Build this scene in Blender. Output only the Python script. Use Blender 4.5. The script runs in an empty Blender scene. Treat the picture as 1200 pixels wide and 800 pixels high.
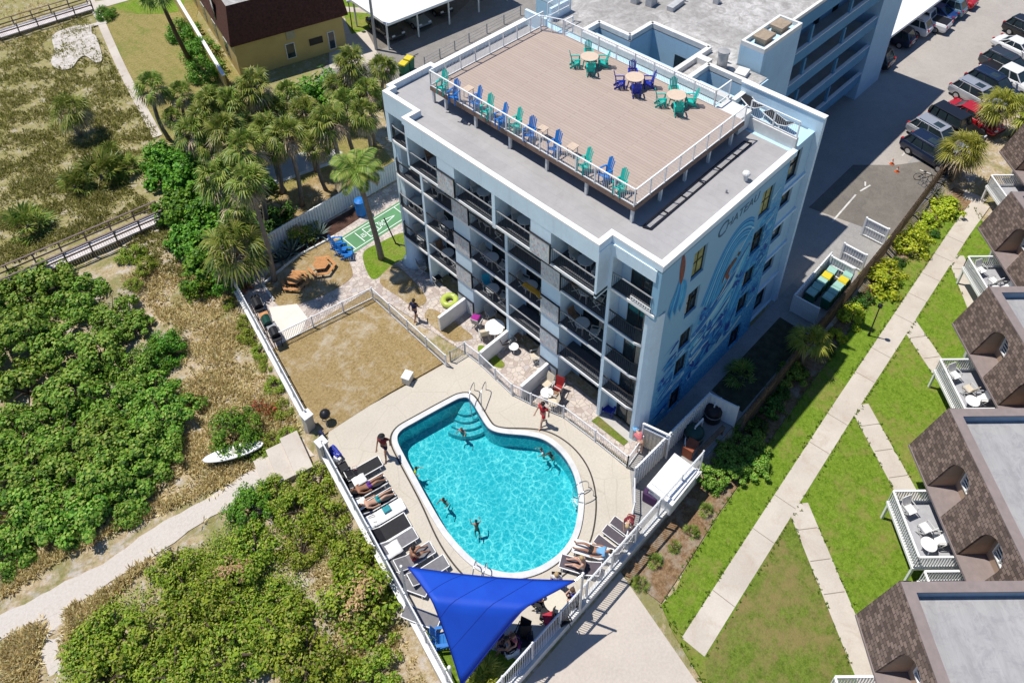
import bpy, bmesh, math, random
import numpy as np
from mathutils import Vector, Matrix
S = bpy.context.scene
COL = S.collection
rad = math.radians
# ---------------- camera (calibrated from the photograph's vanishing points) ----------------
F_PX, CX, CY, CZ, YAW, PITCH, ROLL, PY = 969.585, -23.048, -13.647, 41.501, 0.78888, 0.65936, -0.01222, 165.797
def _rot():
    cy, sy = math.cos(YAW), math.sin(YAW)
    fwd = np.array([cy*math.cos(PITCH), sy*math.cos(PITCH), -math.sin(PITCH)])
    right = np.array([sy, -cy, 0.0]); up = np.cross(right, fwd)
    return np.array([right*math.cos(ROLL)+up*math.sin(ROLL), -right*math.sin(ROLL)+up*math.cos(ROLL), fwd])
RM = _rot()
cam = bpy.data.objects.new('camera', bpy.data.cameras.new('camera')); COL.objects.link(cam)
cam.data.sensor_width = 36; cam.data.lens = F_PX/1200*36; cam.data.shift_y = (PY-400)/1200
cam.data.clip_end = 3000
mw = Matrix.Identity(4)
for i in range(3):
    mw[i][0], mw[i][1], mw[i][2] = RM[0][i], RM[1][i], -RM[2][i]
    mw[i][3] = (CX, CY, CZ)[i]
cam.matrix_world = mw
S.camera = cam
# ---------------- sky, sun, exposure ----------------
SHX, SHY = 0.17, -0.365            # metres of shadow per metre of height
SUN = Vector((-SHX, -SHY, 1)).normalized()
w = bpy.data.worlds.new("World"); S.world = w; w.use_nodes = True
nt = w.node_tree; sky = nt.nodes.new('ShaderNodeTexSky'); sky.sky_type = 'NISHITA'; sky.sun_disc = False
sky.sun_elevation = math.asin(SUN.z); sky.sun_rotation = math.atan2(SUN.x, SUN.y)
sky.air_density = 1.0; sky.dust_density = 0.0; sky.ozone_density = 10.0
nt.links.new(sky.outputs[0], nt.nodes['Background'].inputs[0]); nt.nodes['Background'].inputs[1].default_value = 0.10
sl = bpy.data.lights.new('sun', 'SUN'); sl.energy = 4.9; sl.angle = rad(0.5); sl.color = (1.0, 0.955, 0.88)
so = bpy.data.objects.new('sun', sl); COL.objects.link(so); so.location = (0, 0, 90)
so.rotation_euler = SUN.to_track_quat('Z', 'Y').to_euler()
S.view_settings.view_transform = 'Standard'; S.view_settings.look = 'None'
S.view_settings.exposure = 0.09; S.view_settings.gamma = 1.0; S.view_settings.use_curve_mapping = False
S.render.engine = 'CYCLES'; S.cycles.use_denoising = True
S.cycles.max_bounces = 8; S.cycles.diffuse_bounces = 3; S.cycles.transparent_max_bounces = 12
S.cycles.caustics_reflective = False; S.cycles.caustics_refractive = False

# ---------------- surveying helpers ----------------
def ray(u, v): return np.array([(u-600)/F_PX, -(v-PY)/F_PX, 1.0]) @ RM
def U(u, v, z=0.0):
    d = ray(u, v); t = (z-CZ)/d[2]; return Vector((CX+t*d[0], CY+t*d[1], z))
def VY(u, v, y=0.0):
    d = ray(u, v); t = (y-CY)/d[1]; return Vector((CX+t*d[0], y, CZ+t*d[2]))
def P2(pts, z=0.0): return [tuple(U(u, v, z)[:2]) for u, v in pts]
def rng(s): return random.Random(s)

# ---------------- mesh builder ----------------
class MB:
    def __init__(s): s.v = []; s.f = []; s.m = []
    def add(s, vs, fs, mi=0):
        b = len(s.v); s.v += [tuple(v) for v in vs]
        for f in fs: s.f.append([b+i for i in f]); s.m.append(mi)
    def box(s, x0, y0, z0, x1, y1, z1, mi=0):
        s.add([(x0,y0,z0),(x1,y0,z0),(x1,y1,z0),(x0,y1,z0),(x0,y0,z1),(x1,y0,z1),(x1,y1,z1),(x0,y1,z1)],
              [(3,2,1,0),(4,5,6,7),(0,1,5,4),(1,2,6,5),(2,3,7,6),(3,0,4,7)], mi)
    def obox(s, c, sz, rz=0.0, mi=0, tilt=0.0):
        m = Matrix.Translation(Vector(c)) @ Matrix.Rotation(rz, 4, 'Z') @ Matrix.Rotation(tilt, 4, 'Y')
        hx, hy, hz = sz[0]/2, sz[1]/2, sz[2]/2
        vs = [m @ Vector(q) for q in ((-hx,-hy,-hz),(hx,-hy,-hz),(hx,hy,-hz),(-hx,hy,-hz),(-hx,-hy,hz),(hx,-hy,hz),(hx,hy,hz),(-hx,hy,hz))]
        s.add(vs, [(3,2,1,0),(4,5,6,7),(0,1,5,4),(1,2,6,5),(2,3,7,6),(3,0,4,7)], mi)
    def bar(s, a, b, w=.05, h=None, mi=0):
        a = Vector(a); b = Vector(b); h = h or w; d = (b-a)
        if d.length < 1e-6: return
        d.normalize(); up = Vector((0,0,1)) if abs(d.z) < .95 else Vector((1,0,0))
        r = d.cross(up).normalized(); q = r.cross(d)
        vs = []
        for p in (a, b):
            vs += [p-r*w/2-q*h/2, p+r*w/2-q*h/2, p+r*w/2+q*h/2, p-r*w/2+q*h/2]
        s.add(vs, [(0,1,2,3),(7,6,5,4),(0,4,5,1),(1,5,6,2),(2,6,7,3),(3,7,4,0)], mi)
    def cyl(s, a, b, r0, r1=None, n=10, mi=0, caps=True):
        s.tube([a, b], [r0, r0 if r1 is None else r1], n, mi, caps)
    def tube(s, pts, r, n=6, mi=0, caps=True):
        pts = [Vector(p) for p in pts]; k = len(pts)
        if not hasattr(r, '__len__'): r = [r]*k
        vs = []
        for i, p in enumerate(pts):
            d = (pts[min(i+1,k-1)]-pts[max(i-1,0)]).normalized()
            up = Vector((0,0,1)) if abs(d.z) < .9 else Vector((1,0,0))
            a = d.cross(up).normalized(); b = a.cross(d)
            for j in range(n):
                t = 2*math.pi*j/n; vs.append(p+(a*math.cos(t)+b*math.sin(t))*r[i])
        fs = []
        for i in range(k-1):
            for j in range(n):
                j2 = (j+1) % n; fs.append((i*n+j, (i+1)*n+j, (i+1)*n+j2, i*n+j2))
        if caps: fs += [tuple(range(n)), tuple(range((k-1)*n+n-1, (k-1)*n-1, -1))]
        s.add(vs, fs, mi)
    def prism(s, poly, z0, z1, mi=0):
        n = len(poly); a = sum(poly[i][0]*poly[(i+1)%n][1]-poly[(i+1)%n][0]*poly[i][1] for i in range(n))
        if a < 0: poly = poly[::-1]
        vs = [(x,y,z0) for x,y in poly]+[(x,y,z1) for x,y in poly]
        s.add(vs, [tuple(range(n-1,-1,-1)), tuple(range(n,2*n))]+[(i,(i+1)%n,n+(i+1)%n,n+i) for i in range(n)], mi)
    def quad(s, a, b, c, d, mi=0): s.add([a,b,c,d], [(0,1,2,3)], mi)
    def ell(s, c, r, n=10, k=6, mi=0):
        vs = []; fs = []
        for i in range(k+1):
            t = math.pi*i/k
            for j in range(n):
                a = 2*math.pi*j/n
                vs.append((c[0]+r[0]*math.sin(t)*math.cos(a), c[1]+r[1]*math.sin(t)*math.sin(a), c[2]-r[2]*math.cos(t)))
        for i in range(k):
            for j in range(n): fs.append((i*n+j, i*n+(j+1)%n, (i+1)*n+(j+1)%n, (i+1)*n+j))
        s.add(vs, fs, mi)
    def lathe(s, prof, c=(0,0,0), n=16, mi=0):
        vs = []; fs = []; k = len(prof)
        for r, z in prof:
            for j in range(n):
                a = 2*math.pi*j/n; vs.append((c[0]+r*math.cos(a), c[1]+r*math.sin(a), c[2]+z))
        for i in range(k-1):
            for j in range(n): fs.append((i*n+j, i*n+(j+1)%n, (i+1)*n+(j+1)%n, (i+1)*n+j))
        s.add(vs, fs+[tuple(range(n-1,-1,-1)), tuple(range((k-1)*n,k*n))], mi)
    def build(s, name, mats, parent=None, world=False, smooth=False, bevel=0.0):
        if not isinstance(mats, (list, tuple)): mats = [mats]
        vs = s.v
        if world and parent is not None:
            o = parent.location if parent.parent is None else parent.parent.location+parent.location
            vs = [(x-o.x, y-o.y, z-o.z) for x,y,z in vs]
        me = bpy.data.meshes.new(name); me.from_pydata(vs, [], s.f)
        for m in mats: me.materials.append(m)
        if len(mats) > 1: me.polygons.foreach_set('material_index', s.m)
        if smooth: me.polygons.foreach_set('use_smooth', [True]*len(me.polygons))
        me.update()
        ob = bpy.data.objects.new(name, me); COL.objects.link(ob)
        if parent is not None: ob.parent = parent
        if bevel:
            b = ob.modifiers.new('bevel', 'BEVEL'); b.width = bevel; b.segments = 2; b.limit_method = 'ANGLE'
        return ob
def mesh_np(name, V, Fq, mats, parent=None, mi=None):
    """many equal-sized faces from numpy arrays"""
    me = bpy.data.meshes.new(name); k = Fq.shape[1]
    me.vertices.add(len(V)); me.vertices.foreach_set('co', np.asarray(V, np.float32).ravel())
    me.loops.add(Fq.size); me.loops.foreach_set('vertex_index', np.asarray(Fq, np.int32).ravel())
    me.polygons.add(len(Fq)); me.polygons.foreach_set('loop_start', np.arange(0, Fq.size, k, dtype=np.int32))
    me.polygons.foreach_set('loop_total', np.full(len(Fq), k, np.int32))
    for m in (mats if isinstance(mats, (list, tuple)) else [mats]): me.materials.append(m)
    if mi is not None: me.polygons.foreach_set('material_index', np.asarray(mi, np.int32))
    me.update(calc_edges=True); me.validate()
    ob = bpy.data.objects.new(name, me); COL.objects.link(ob)
    if parent is not None: ob.parent = parent
    return ob
def tag(o, label=None, cat=None, group=None, kind=None):
    if label: o['label'] = label
    if cat: o['category'] = cat
    if group: o['group'] = group
    if kind: o['kind'] = kind
    return o
def thing(name, label, cat, loc=(0,0,0), rz=0.0, group=None):
    o = bpy.data.objects.new(name, None); COL.objects.link(o); o.empty_display_size = .2
    o.location = loc; o.rotation_euler = (0,0,rz)
    return tag(o, label, cat, group)
def struct(o): o['kind'] = 'structure'; return o
KIDS = {}
def kids(o):
    if o.name not in KIDS: KIDS[o.name] = list(o.children)
    return KIDS[o.name]
def dup(root, loc, rz=0.0, label=None, group=None, sc=1.0, mats=None):
    """a copy of a thing with copies of its parts and sub-parts; mats swaps materials by name"""
    def cp(o, par):
        c = o.copy(); COL.objects.link(c)
        if par is not None: c.parent = par
        if mats and o.type == 'MESH':
            for i, m0 in enumerate(o.data.materials):
                if m0 and m0.name in mats:
                    c.material_slots[i].link = 'OBJECT'; c.material_slots[i].material = mats[m0.name]
        for k in kids(o): cp(k, c)
        return c
    r = cp(root, None); r.location = loc; r.rotation_euler = (0, 0, rz)
    r.scale = tuple(sc) if hasattr(sc, '__len__') else (sc, sc, sc)
    if label: r['label'] = label
    if group: r['group'] = group
    return r
class Proto:
    """the first placement moves the prototype itself, later ones copy it"""
    def __init__(s, root): s.root = root; s.used = False; s.todo = None
    def put(s, loc, rz=0.0, label=None, group=None, sc=1.0, mats=None):
        o = dup(s.root, loc, rz, label, group, sc, mats); s.used = True
        return o
    def done(s):
        def rm(o):
            for k in kids(o): rm(k)
            KIDS.pop(o.name, None); bpy.data.objects.remove(o)
        rm(s.root)
def smooth_loop(pts, k=6):
    out = []; n = len(pts)
    for i in range(n):
        p0, p1, p2, p3 = (np.array(pts[(i+j-1) % n], float) for j in range(4))
        for j in range(k):
            t = j/k; out.append(tuple(.5*((2*p1)+(-p0+p2)*t+(2*p0-5*p1+4*p2-p3)*t*t+(-p0+3*p1-3*p2+p3)*t**3)))
    return out
def smooth_line(pts, k=5):
    out = []; n = len(pts)
    for i in range(n-1):
        p0, p1, p2, p3 = (np.array(pts[min(max(i+j-1, 0), n-1)], float) for j in range(4))
        for j in range(k):
            t = j/k; out.append(tuple(.5*((2*p1)+(-p0+p2)*t+(2*p0-5*p1+4*p2-p3)*t*t+(-p0+3*p1-3*p2+p3)*t**3)))
    return out+[tuple(pts[-1])]
def inside(x, y, poly):
    c = False; n = len(poly); j = n-1
    for i in range(n):
        xi, yi = poly[i][:2]; xj, yj = poly[j][:2]
        if (yi > y) != (yj > y) and x < (xj-xi)*(y-yi)/(yj-yi)+xi: c = not c
        j = i
    return c
def offset_loop(pts, d):
    n = len(pts); out = []
    a = sum(pts[i][0]*pts[(i+1)%n][1]-pts[(i+1)%n][0]*pts[i][1] for i in range(n)); sgn = 1 if a > 0 else -1
    for i in range(n):
        p = Vector(pts[i-1][:2]); q = Vector(pts[(i+1)%n][:2]); t = (q-p).normalized()
        out.append((pts[i][0]+t.y*d*sgn, pts[i][1]-t.x*d*sgn))
    return out
def sheet(name, poly, z, m, holes=(), thick=.06, kind='structure'):
    """a flat ground surface with its edge turned down; holes are left open"""
    bm = bmesh.new()
    loops = [poly]+list(holes); edges = []
    for lp in loops:
        vs = [bm.verts.new((x, y, z)) for x, y in lp]
        es = [bm.edges.new((vs[i], vs[(i+1) % len(vs)])) for i in range(len(vs))]
        edges += es
    bmesh.ops.triangle_fill(bm, use_beauty=True, use_dissolve=False, edges=edges)
    for f in bm.faces:
        if f.normal.z < 0: f.normal_flip()
    ed = [e for e in bm.edges if len(e.link_faces) == 1]
    r = bmesh.ops.extrude_edge_only(bm, edges=ed)
    for v in r['geom']:
        if isinstance(v, bmesh.types.BMVert): v.co.z -= thick
    me = bpy.data.meshes.new(name); bm.to_mesh(me); bm.free(); me.materials.append(m)
    o = bpy.data.objects.new(name, me); COL.objects.link(o)
    if kind: o['kind'] = kind
    return o
def ribbon(pts, wd):
    """a band of constant width along a polyline, as a polygon"""
    L = []; R_ = []; n = len(pts)
    for i in range(n):
        a = Vector(pts[max(i-1,0)][:2]); b = Vector(pts[min(i+1,n-1)][:2]); t = (b-a).normalized()
        ww = wd[i] if hasattr(wd, '__len__') else wd
        L.append((pts[i][0]-t.y*ww/2, pts[i][1]+t.x*ww/2)); R_.append((pts[i][0]+t.y*ww/2, pts[i][1]-t.x*ww/2))
    return L+R_[::-1]
ORD = ['first','second','third','fourth','fifth','sixth','seventh','eighth','ninth','tenth','eleventh','twelfth','thirteenth','fourteenth','fifteenth','sixteenth']

# ---------------- materials ----------------
MATS = {}
def nodes(name):
    m = bpy.data.materials.new(name); m.use_nodes = True
    t = m.node_tree; return m, t, t.nodes['Principled BSDF']
def N(t, typ, **kw):
    n = t.nodes.new(typ)
    for k, v in kw.items():
        if k.startswith('i_'): n.inputs[k[2:].replace('_', ' ')].default_value = v
        else: setattr(n, k, v)
    return n
def coords(t, mode='world', scale=None, rot=None):
    if mode == 'world': g = N(t, 'ShaderNodeNewGeometry'); out = g.outputs['Position']
    else: g = N(t, 'ShaderNodeTexCoord'); out = g.outputs['Object']
    if scale or rot:
        mp = N(t, 'ShaderNodeMapping'); t.links.new(out, mp.inputs[0])
        if scale: mp.inputs['Scale'].default_value = scale
        if rot: mp.inputs['Rotation'].default_value = rot
        out = mp.outputs[0]
    return out
def noise(t, co, scale, detail=5, rough=.6, dist=0):
    n = N(t, 'ShaderNodeTexNoise'); n.inputs['Scale'].default_value = scale; n.inputs['Detail'].default_value = detail
    n.inputs['Roughness'].default_value = rough; n.inputs['Distortion'].default_value = dist
    t.links.new(co, n.inputs['Vector']); return n.outputs['Fac']
def ramp(t, fac, stops, interp='LINEAR'):
    r = N(t, 'ShaderNodeValToRGB'); r.color_ramp.interpolation = interp
    e = r.color_ramp.elements
    while len(e) < len(stops): e.new(.5)
    for q, (p, c) in zip(e, stops): q.position = p; q.color = (*c, 1) if len(c) == 3 else c
    t.links.new(fac, r.inputs[0]); return r.outputs[0]
def mixc(t, fac, a, b, mode='MIX'):
    n = N(t, 'ShaderNodeMix', data_type='RGBA', blend_type=mode)
    for sock, v in ((0, fac), (6, a), (7, b)):
        if hasattr(v, 'links') or isinstance(v, bpy.types.NodeSocket): t.links.new(v, n.inputs[sock])
        else: n.inputs[sock].default_value = v if sock == 0 else ((*v, 1) if len(v) == 3 else v)
    return n.outputs[2]
def mth(t, op, a, b=None):
    n = N(t, 'ShaderNodeMath', operation=op)
    for i, v in enumerate((a, b)):
        if v is None: continue
        if isinstance(v, bpy.types.NodeSocket): t.links.new(v, n.inputs[i])
        else: n.inputs[i].default_value = v
    return n.outputs[0]
def bumpn(t, b, h, strength=.3, dist=.02):
    n = N(t, 'ShaderNodeBump'); n.inputs['Strength'].default_value = strength; n.inputs['Distance'].default_value = dist
    t.links.new(h, n.inputs['Height']); t.links.new(n.outputs[0], b.inputs['Normal'])
def sc3(c, k): return tuple(min(1, x*k) for x in c)
def mat(name, c, rough=.6, var=.12, scale=1.5, metal=0, mode='object', bump=0.0, bscale=30, spec=.3):
    if name in MATS: return MATS[name]
    m, t, b = nodes(name); b.inputs['Roughness'].default_value = rough; b.inputs['Metallic'].default_value = metal
    b.inputs['Specular IOR Level'].default_value = spec
    co = coords(t, mode); nf = noise(t, co, scale, 6, .65)
    t.links.new(ramp(t, nf, [(.3, sc3(c, 1-var)), (.7, sc3(c, 1+var))]), b.inputs['Base Color'])
    if bump: bumpn(t, b, noise(t, co, bscale, 4), bump)
    MATS[name] = m; return m
def leafmat(name, cols, transl=.3, rough=.55):
    """leaves: each leaf its own shade, light passing through"""
    m, t, b = nodes(name); b.inputs['Roughness'].default_value = rough; b.inputs['Specular IOR Level'].default_value = .25
    g = N(t, 'ShaderNodeNewGeometry'); n = len(cols)
    c = ramp(t, g.outputs['Random Per Island'], [(i/max(1, n-1), q) for i, q in enumerate(cols)])
    oi = N(t, 'ShaderNodeObjectInfo')
    hs = N(t, 'ShaderNodeHueSaturation'); t.links.new(c, hs.inputs['Color'])
    t.links.new(mth(t, 'ADD', mth(t, 'MULTIPLY', oi.outputs['Random'], .3), .85), hs.inputs['Value'])
    t.links.new(mth(t, 'ADD', mth(t, 'MULTIPLY', oi.outputs['Random'], .03), .485), hs.inputs['Hue'])
    t.links.new(hs.outputs[0], b.inputs['Base Color'])
    tr = N(t, 'ShaderNodeBsdfTranslucent'); t.links.new(hs.outputs[0], tr.inputs[0])
    mx = N(t, 'ShaderNodeMixShader'); mx.inputs[0].default_value = transl
    t.links.new(b.outputs[0], mx.inputs[1]); t.links.new(tr.outputs[0], mx.inputs[2])
    t.links.new(mx.outputs[0], t.nodes['Material Output'].inputs[0])
    MATS[name] = m; return m
WHITE = mat('white_paint', (.78,.78,.77), .45, .05, 3)
WHITE_OLD = mat('weathered_white_paint', (.68,.67,.64), .6, .12, 2)
BLACK = mat('black_metal', (.015,.015,.018), .4, .2, 4)
GREYM = mat('grey_metal', (.33,.34,.36), .4, .1, 3, metal=.4)
STEEL = mat('brushed_steel', (.62,.63,.65), .25, .05, 5, metal=1)
GLASS_D = mat('dark_glass', (.025,.04,.048), .08, .4, 1.2, spec=.5)
CONC = mat('concrete', (.46,.44,.41), .8, .12, 1.2, bump=.2)
TAN_TOP = mat('tan_plastic', (.60,.47,.36), .5, .08, 5)
# ---------------- terrain ----------------
WALLX = lambda y: -9.2-.2033*(28.2-y) if y < 28.2 else -9.2+.215*(y-28.2)      # line of the seaward wall
sstep = lambda a, b, x: (lambda t: t*t*(3-2*t))(min(1, max(0, (x-a)/(b-a))))
POOL_PX = [(466,517),(470,506),(488,495),(530,472),(541,467.5),(549,468),(556,477),(568,497),(576,505),(590,509),(620,512),(640,518),(658,533),(671,554),(677,578),(677,600),(672,624),(661,643),(644,658),(624,668),(602,672),(580,669),(560,660),(540,642),(522,620),(505,592),(488,561),(474,535)]
POOL = smooth_loop(P2(POOL_PX, -.05), 5)
COP = offset_loop(POOL, .30)
POOL_HOLE = offset_loop(POOL, .44)
POOL_GR = offset_loop(POOL, 1.3)
PATH = smooth_line([U(-60,775,-.72)[:2], U(0,735,-.72)[:2], U(60,706,-.72)[:2], U(115,677,-.72)[:2], U(170,641,-.72)[:2], U(225,606,-.72)[:2], U(280,575,-.72)[:2], U(335,541,-.72)[:2], U(362,522,-.72)[:2]], 6)
PATH2 = smooth_line([U(60,705,-.72)[:2], U(66,735,-.72)[:2], U(58,765,-.72)[:2], U(64,800,-.72)[:2], U(70,850,-.72)[:2]], 5)
SANDC = U(88, 58)
def pdist(x, y, L): return min((x-a)**2+(y-b)**2 for a, b in L)**.5
def zg(x, y):
    d = x-WALLX(y); z = -.08
    if y > -4 and d < -.1:
        z = -.75*(1-sstep(28.5, 33, y))-.08*sstep(28.5, 33, y)
        if d < -.8:
            bmp = .16*math.sin(x*.9+1.3*math.sin(y*.5))*math.cos(y*.8+x*.2)+.07*math.sin(2.3*x+y*1.7)
            z += bmp*(1-.7*sstep(33, 38, y))*sstep(3.5, 6, math.hypot(x-SANDC.x, y-SANDC.y))*sstep(.8, 2.2, pdist(x, y, PATH))*sstep(.8, 2.2, -d)
    elif y <= -4 and d < -.1: z = -.75
    if y < -3.3 and d > -.1:
        z = -.68*(1-sstep(34, 38, x))-.08*sstep(34, 38, x)
    return z
SAND = (.50,.45,.40)
def m_dune():
    m, t, b = nodes('dune_sand_and_litter'); b.inputs['Roughness'].default_value = .95; b.inputs['Specular IOR Level'].default_value = .1
    co = coords(t); n1 = noise(t, co, .45, 8, .7, .6); n2 = noise(t, co, 5, 6, .75); n3 = noise(t, co, 1.6, 7, .7, .4)
    base = ramp(t, n2, [(.25, (.20,.14,.075)), (.43, (.38,.29,.17)), (.57, (.49,.40,.26)), (.75, (.58,.51,.41))])
    sand = ramp(t, n2, [(.2, (.42,.35,.29)), (.8, (.60,.55,.50))])
    c = mixc(t, ramp(t, n3, [(.5, (0,0,0)), (.62, (1,1,1))]), base, sand)
    c = mixc(t, ramp(t, n1, [(.48, (0,0,0)), (.6, (.75,.75,.75))]), c, (.20,.20,.06))
    sp = N(t, 'ShaderNodeSeparateXYZ'); t.links.new(co, sp.inputs[0]); mr = N(t, 'ShaderNodeMapRange'); mr.inputs[1].default_value = 33; mr.inputs[2].default_value = 40; t.links.new(sp.outputs[1], mr.inputs[0])
    c = mixc(t, mth(t, 'MULTIPLY', mr.outputs[0], ramp(t, n3, [(.38, (.9,.9,.9)), (.62, (.35,.35,.35))])), c, mixc(t, n2, (.20,.19,.06), (.36,.33,.14)))
    t.links.new(c, b.inputs['Base Color']); bumpn(t, b, n2, .9, .12); return m
xs = sorted(set(list(np.arange(-44, 62, .6))+[-600,-300,-150,-90,-65,-52,70,80,95,120,170,260,420,700]))
ys = sorted(set(list(np.arange(-30, 84, .6))+[-500,-260,-140,-85,-60,-42,92,105,130,180,280,450,700]))
V = np.zeros((len(ys), len(xs), 3), np.float32)
for j, y in enumerate(ys):
    for i, x in enumerate(xs):
        z = zg(x, y)
        if -20 < x < 0 and -6 < y < 14 and inside(x, y, POOL_GR): z = -3
        V[j, i] = (x, y, z)
ii = np.arange(len(ys)*len(xs)).reshape(len(ys), len(xs))
Fq = np.stack([ii[:-1,:-1], ii[:-1,1:], ii[1:,1:], ii[1:,:-1]], -1).reshape(-1, 4)
g = struct(mesh_np('ground', V.reshape(-1, 3), Fq, m_dune()))

# ---------------- surface materials ----------------
def m_path():
    m, t, b = nodes('path_sand'); b.inputs['Roughness'].default_value = .95
    co = coords(t); n = noise(t, co, 7, 8, .75); n1 = noise(t, co, .8, 4)
    t.links.new(mixc(t, n1, ramp(t, n, [(.25, (.40,.34,.29)), (.7, (.62,.57,.52))]), (.56,.51,.46)), b.inputs['Base Color'])
    bumpn(t, b, n, .8, .06); return m
def m_deck():
    m, t, b = nodes('pool_deck_concrete'); b.inputs['Roughness'].default_value = .75
    co = coords(t); n = noise(t, co, .35, 6, .6, .3); n2 = noise(t, co, 9, 5, .7); n3 = noise(t, co, 1.1, 7, .75, .5)
    c = ramp(t, n, [(.3, (.45,.405,.335)), (.7, (.545,.495,.415))])
    c = mixc(t, ramp(t, n3, [(.56, (0,0,0)), (.72, (.45,.45,.45))]), c, (.44,.38,.31))
    c = mixc(t, .3, c, ramp(t, n2, [(.36, (.38,.34,.285)), (.64, (.59,.545,.47))]))
    v = N(t, 'ShaderNodeTexVoronoi', feature='DISTANCE_TO_EDGE'); v.inputs['Scale'].default_value = .42
    dn = N(t, 'ShaderNodeMix', data_type='VECTOR'); dn.inputs[0].default_value = .12
    nz = N(t, 'ShaderNodeTexNoise'); nz.inputs['Scale'].default_value = 1.2; nz.inputs['Detail'].default_value = 6
    t.links.new(co, nz.inputs['Vector']); t.links.new(co, dn.inputs[4]); t.links.new(nz.outputs['Color'], dn.inputs[5]); t.links.new(dn.outputs[1], v.inputs['Vector'])
    c = mixc(t, ramp(t, v.outputs['Distance'], [(.0, (.35,.35,.35)), (.009, (0,0,0))]), c, (.30,.25,.19))
    t.links.new(c, b.inputs['Base Color']); bumpn(t, b, n2, .15); return m
def m_paver():
    m, t, b = nodes('paver_stones'); b.inputs['Roughness'].default_value = .8
    co = coords(t); v = N(t, 'ShaderNodeTexVoronoi'); v.inputs['Scale'].default_value = 3.4; t.links.new(co, v.inputs['Vector'])
    e = N(t, 'ShaderNodeTexVoronoi', feature='DISTANCE_TO_EDGE'); e.inputs['Scale'].default_value = 3.4; t.links.new(co, e.inputs['Vector'])
    sx = N(t, 'ShaderNodeSeparateColor'); t.links.new(v.outputs['Color'], sx.inputs[0])
    c = ramp(t, sx.outputs[0], [(0, (.36,.29,.26)), (.35, (.50,.43,.39)), (.7, (.56,.49,.43)), (1, (.42,.38,.37))])
    c = mixc(t, ramp(t, e.outputs['Distance'], [(.02, (1,1,1)), (.06, (0,0,0))]), c, (.30,.25,.21))
    t.links.new(c, b.inputs['Base Color']); return m
def m_grass(name, lo, mid, hi, dry, amt, sc=.5):
    m, t, b = nodes(name); b.inputs['Roughness'].default_value = .9; b.inputs['Specular IOR Level'].default_value = .15
    co = coords(t); n2 = noise(t, co, 6, 9, .85); n1 = noise(t, co, sc, 6, .65, .4); n3 = noise(t, co, 1.7, 6, .7, .3)
    c = ramp(t, n2, [(.36, sc3(lo, .8)), (.5, mid), (.64, sc3(hi, 1.1))])
    wv = N(t, 'ShaderNodeTexWave'); wv.inputs['Scale'].default_value = .32; wv.inputs['Distortion'].default_value = 1.5; wv.inputs['Detail'].default_value = 2
    t.links.new(co, wv.inputs['Vector'])
    c = mixc(t, mth(t, 'MULTIPLY', wv.outputs['Fac'], .22), c, hi)
    f = mth(t, 'ADD', mth(t, 'MULTIPLY', n1, .6), mth(t, 'MULTIPLY', n3, .4))
    c = mixc(t, ramp(t, f, [(amt, (0,0,0)), (amt+.12, (.85,.85,.85))]), c, mixc(t, n2, sc3(dry, .65), sc3(dry, 1.3)))
    t.links.new(c, b.inputs['Base Color']); bumpn(t, b, n2, 1.0, .09); return m
def m_asphalt(name, a, c2, st=.5):
    m, t, b = nodes(name); b.inputs['Roughness'].default_value = .85
    co = coords(t); n = noise(t, co, .25, 8, .7, .5); n2 = noise(t, co, 14, 4, .7); n3 = noise(t, co, 1.3, 8, .75, .8)
    c = mixc(t, ramp(t, n, [(.35, (0,0,0)), (.65, (1,1,1))]), a, c2)
    c = mixc(t, mth(t, 'MULTIPLY', ramp(t, n3, [(.45, (0,0,0)), (.7, (1,1,1))]), st), c, sc3(a, .6))
    c = mixc(t, .3, c, ramp(t, n2, [(.3, sc3(a, .55)), (.7, sc3(c2, 1.35))]))
    t.links.new(c, b.inputs['Base Color']); bumpn(t, b, n2, .3, .02); return m
M_DECK = m_deck(); M_PAVER = m_paver(); M_PATH = m_path()
M_LAWN = m_grass('lawn_grass', (.075,.145,.007), (.14,.232,.017), (.225,.32,.04), (.28,.24,.075), .50, .22)
M_TURF = m_grass('dry_turf', (.22,.15,.06), (.33,.235,.105), (.43,.32,.165), (.52,.45,.34), .50, .35)
M_LAWN2 = m_grass('patchy_lawn', (.07,.115,.012), (.13,.185,.024), (.2,.26,.045), (.27,.21,.085), .45, .35)
M_YARD = m_grass('yellowing_yard_grass', (.18,.155,.045), (.275,.23,.08), (.36,.30,.12), (.16,.20,.04), .5, .2)
M_MULCH = m_grass('mulch_bed', (.12,.065,.03), (.24,.145,.075), (.36,.25,.15), (.40,.34,.27), .5, 1.0)
M_ASPH = m_asphalt('sun_bleached_parking_asphalt', (.33,.30,.27), (.40,.365,.33), .3)
M_ASPH2 = m_asphalt('dark_stained_asphalt', (.13,.115,.10), (.20,.18,.155), .7)
M_ALLEY = m_asphalt('grey_alley_concrete', (.25,.245,.24), (.34,.325,.31), .6)
def m_walk():
    m, t, b = nodes('walkway_concrete'); b.inputs['Roughness'].default_value = .8
    co = coords(t); n = noise(t, co, .3, 7, .65, .3); n2 = noise(t, co, 12, 4, .7); n3 = noise(t, co, .9, 8, .75, .6)
    c = ramp(t, n, [(.35, (.43,.375,.32)), (.65, (.56,.505,.435))])
    c = mixc(t, ramp(t, n3, [(.53, (0,0,0)), (.68, (.6,.6,.6))]), c, (.36,.27,.205))
    c = mixc(t, .2, c, ramp(t, n2, [(.3, (.36,.32,.27)), (.7, (.66,.60,.52))]))
    t.links.new(c, b.inputs['Base Color']); bumpn(t, b, n2, .15); return m
M_WALK = m_walk()

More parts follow.
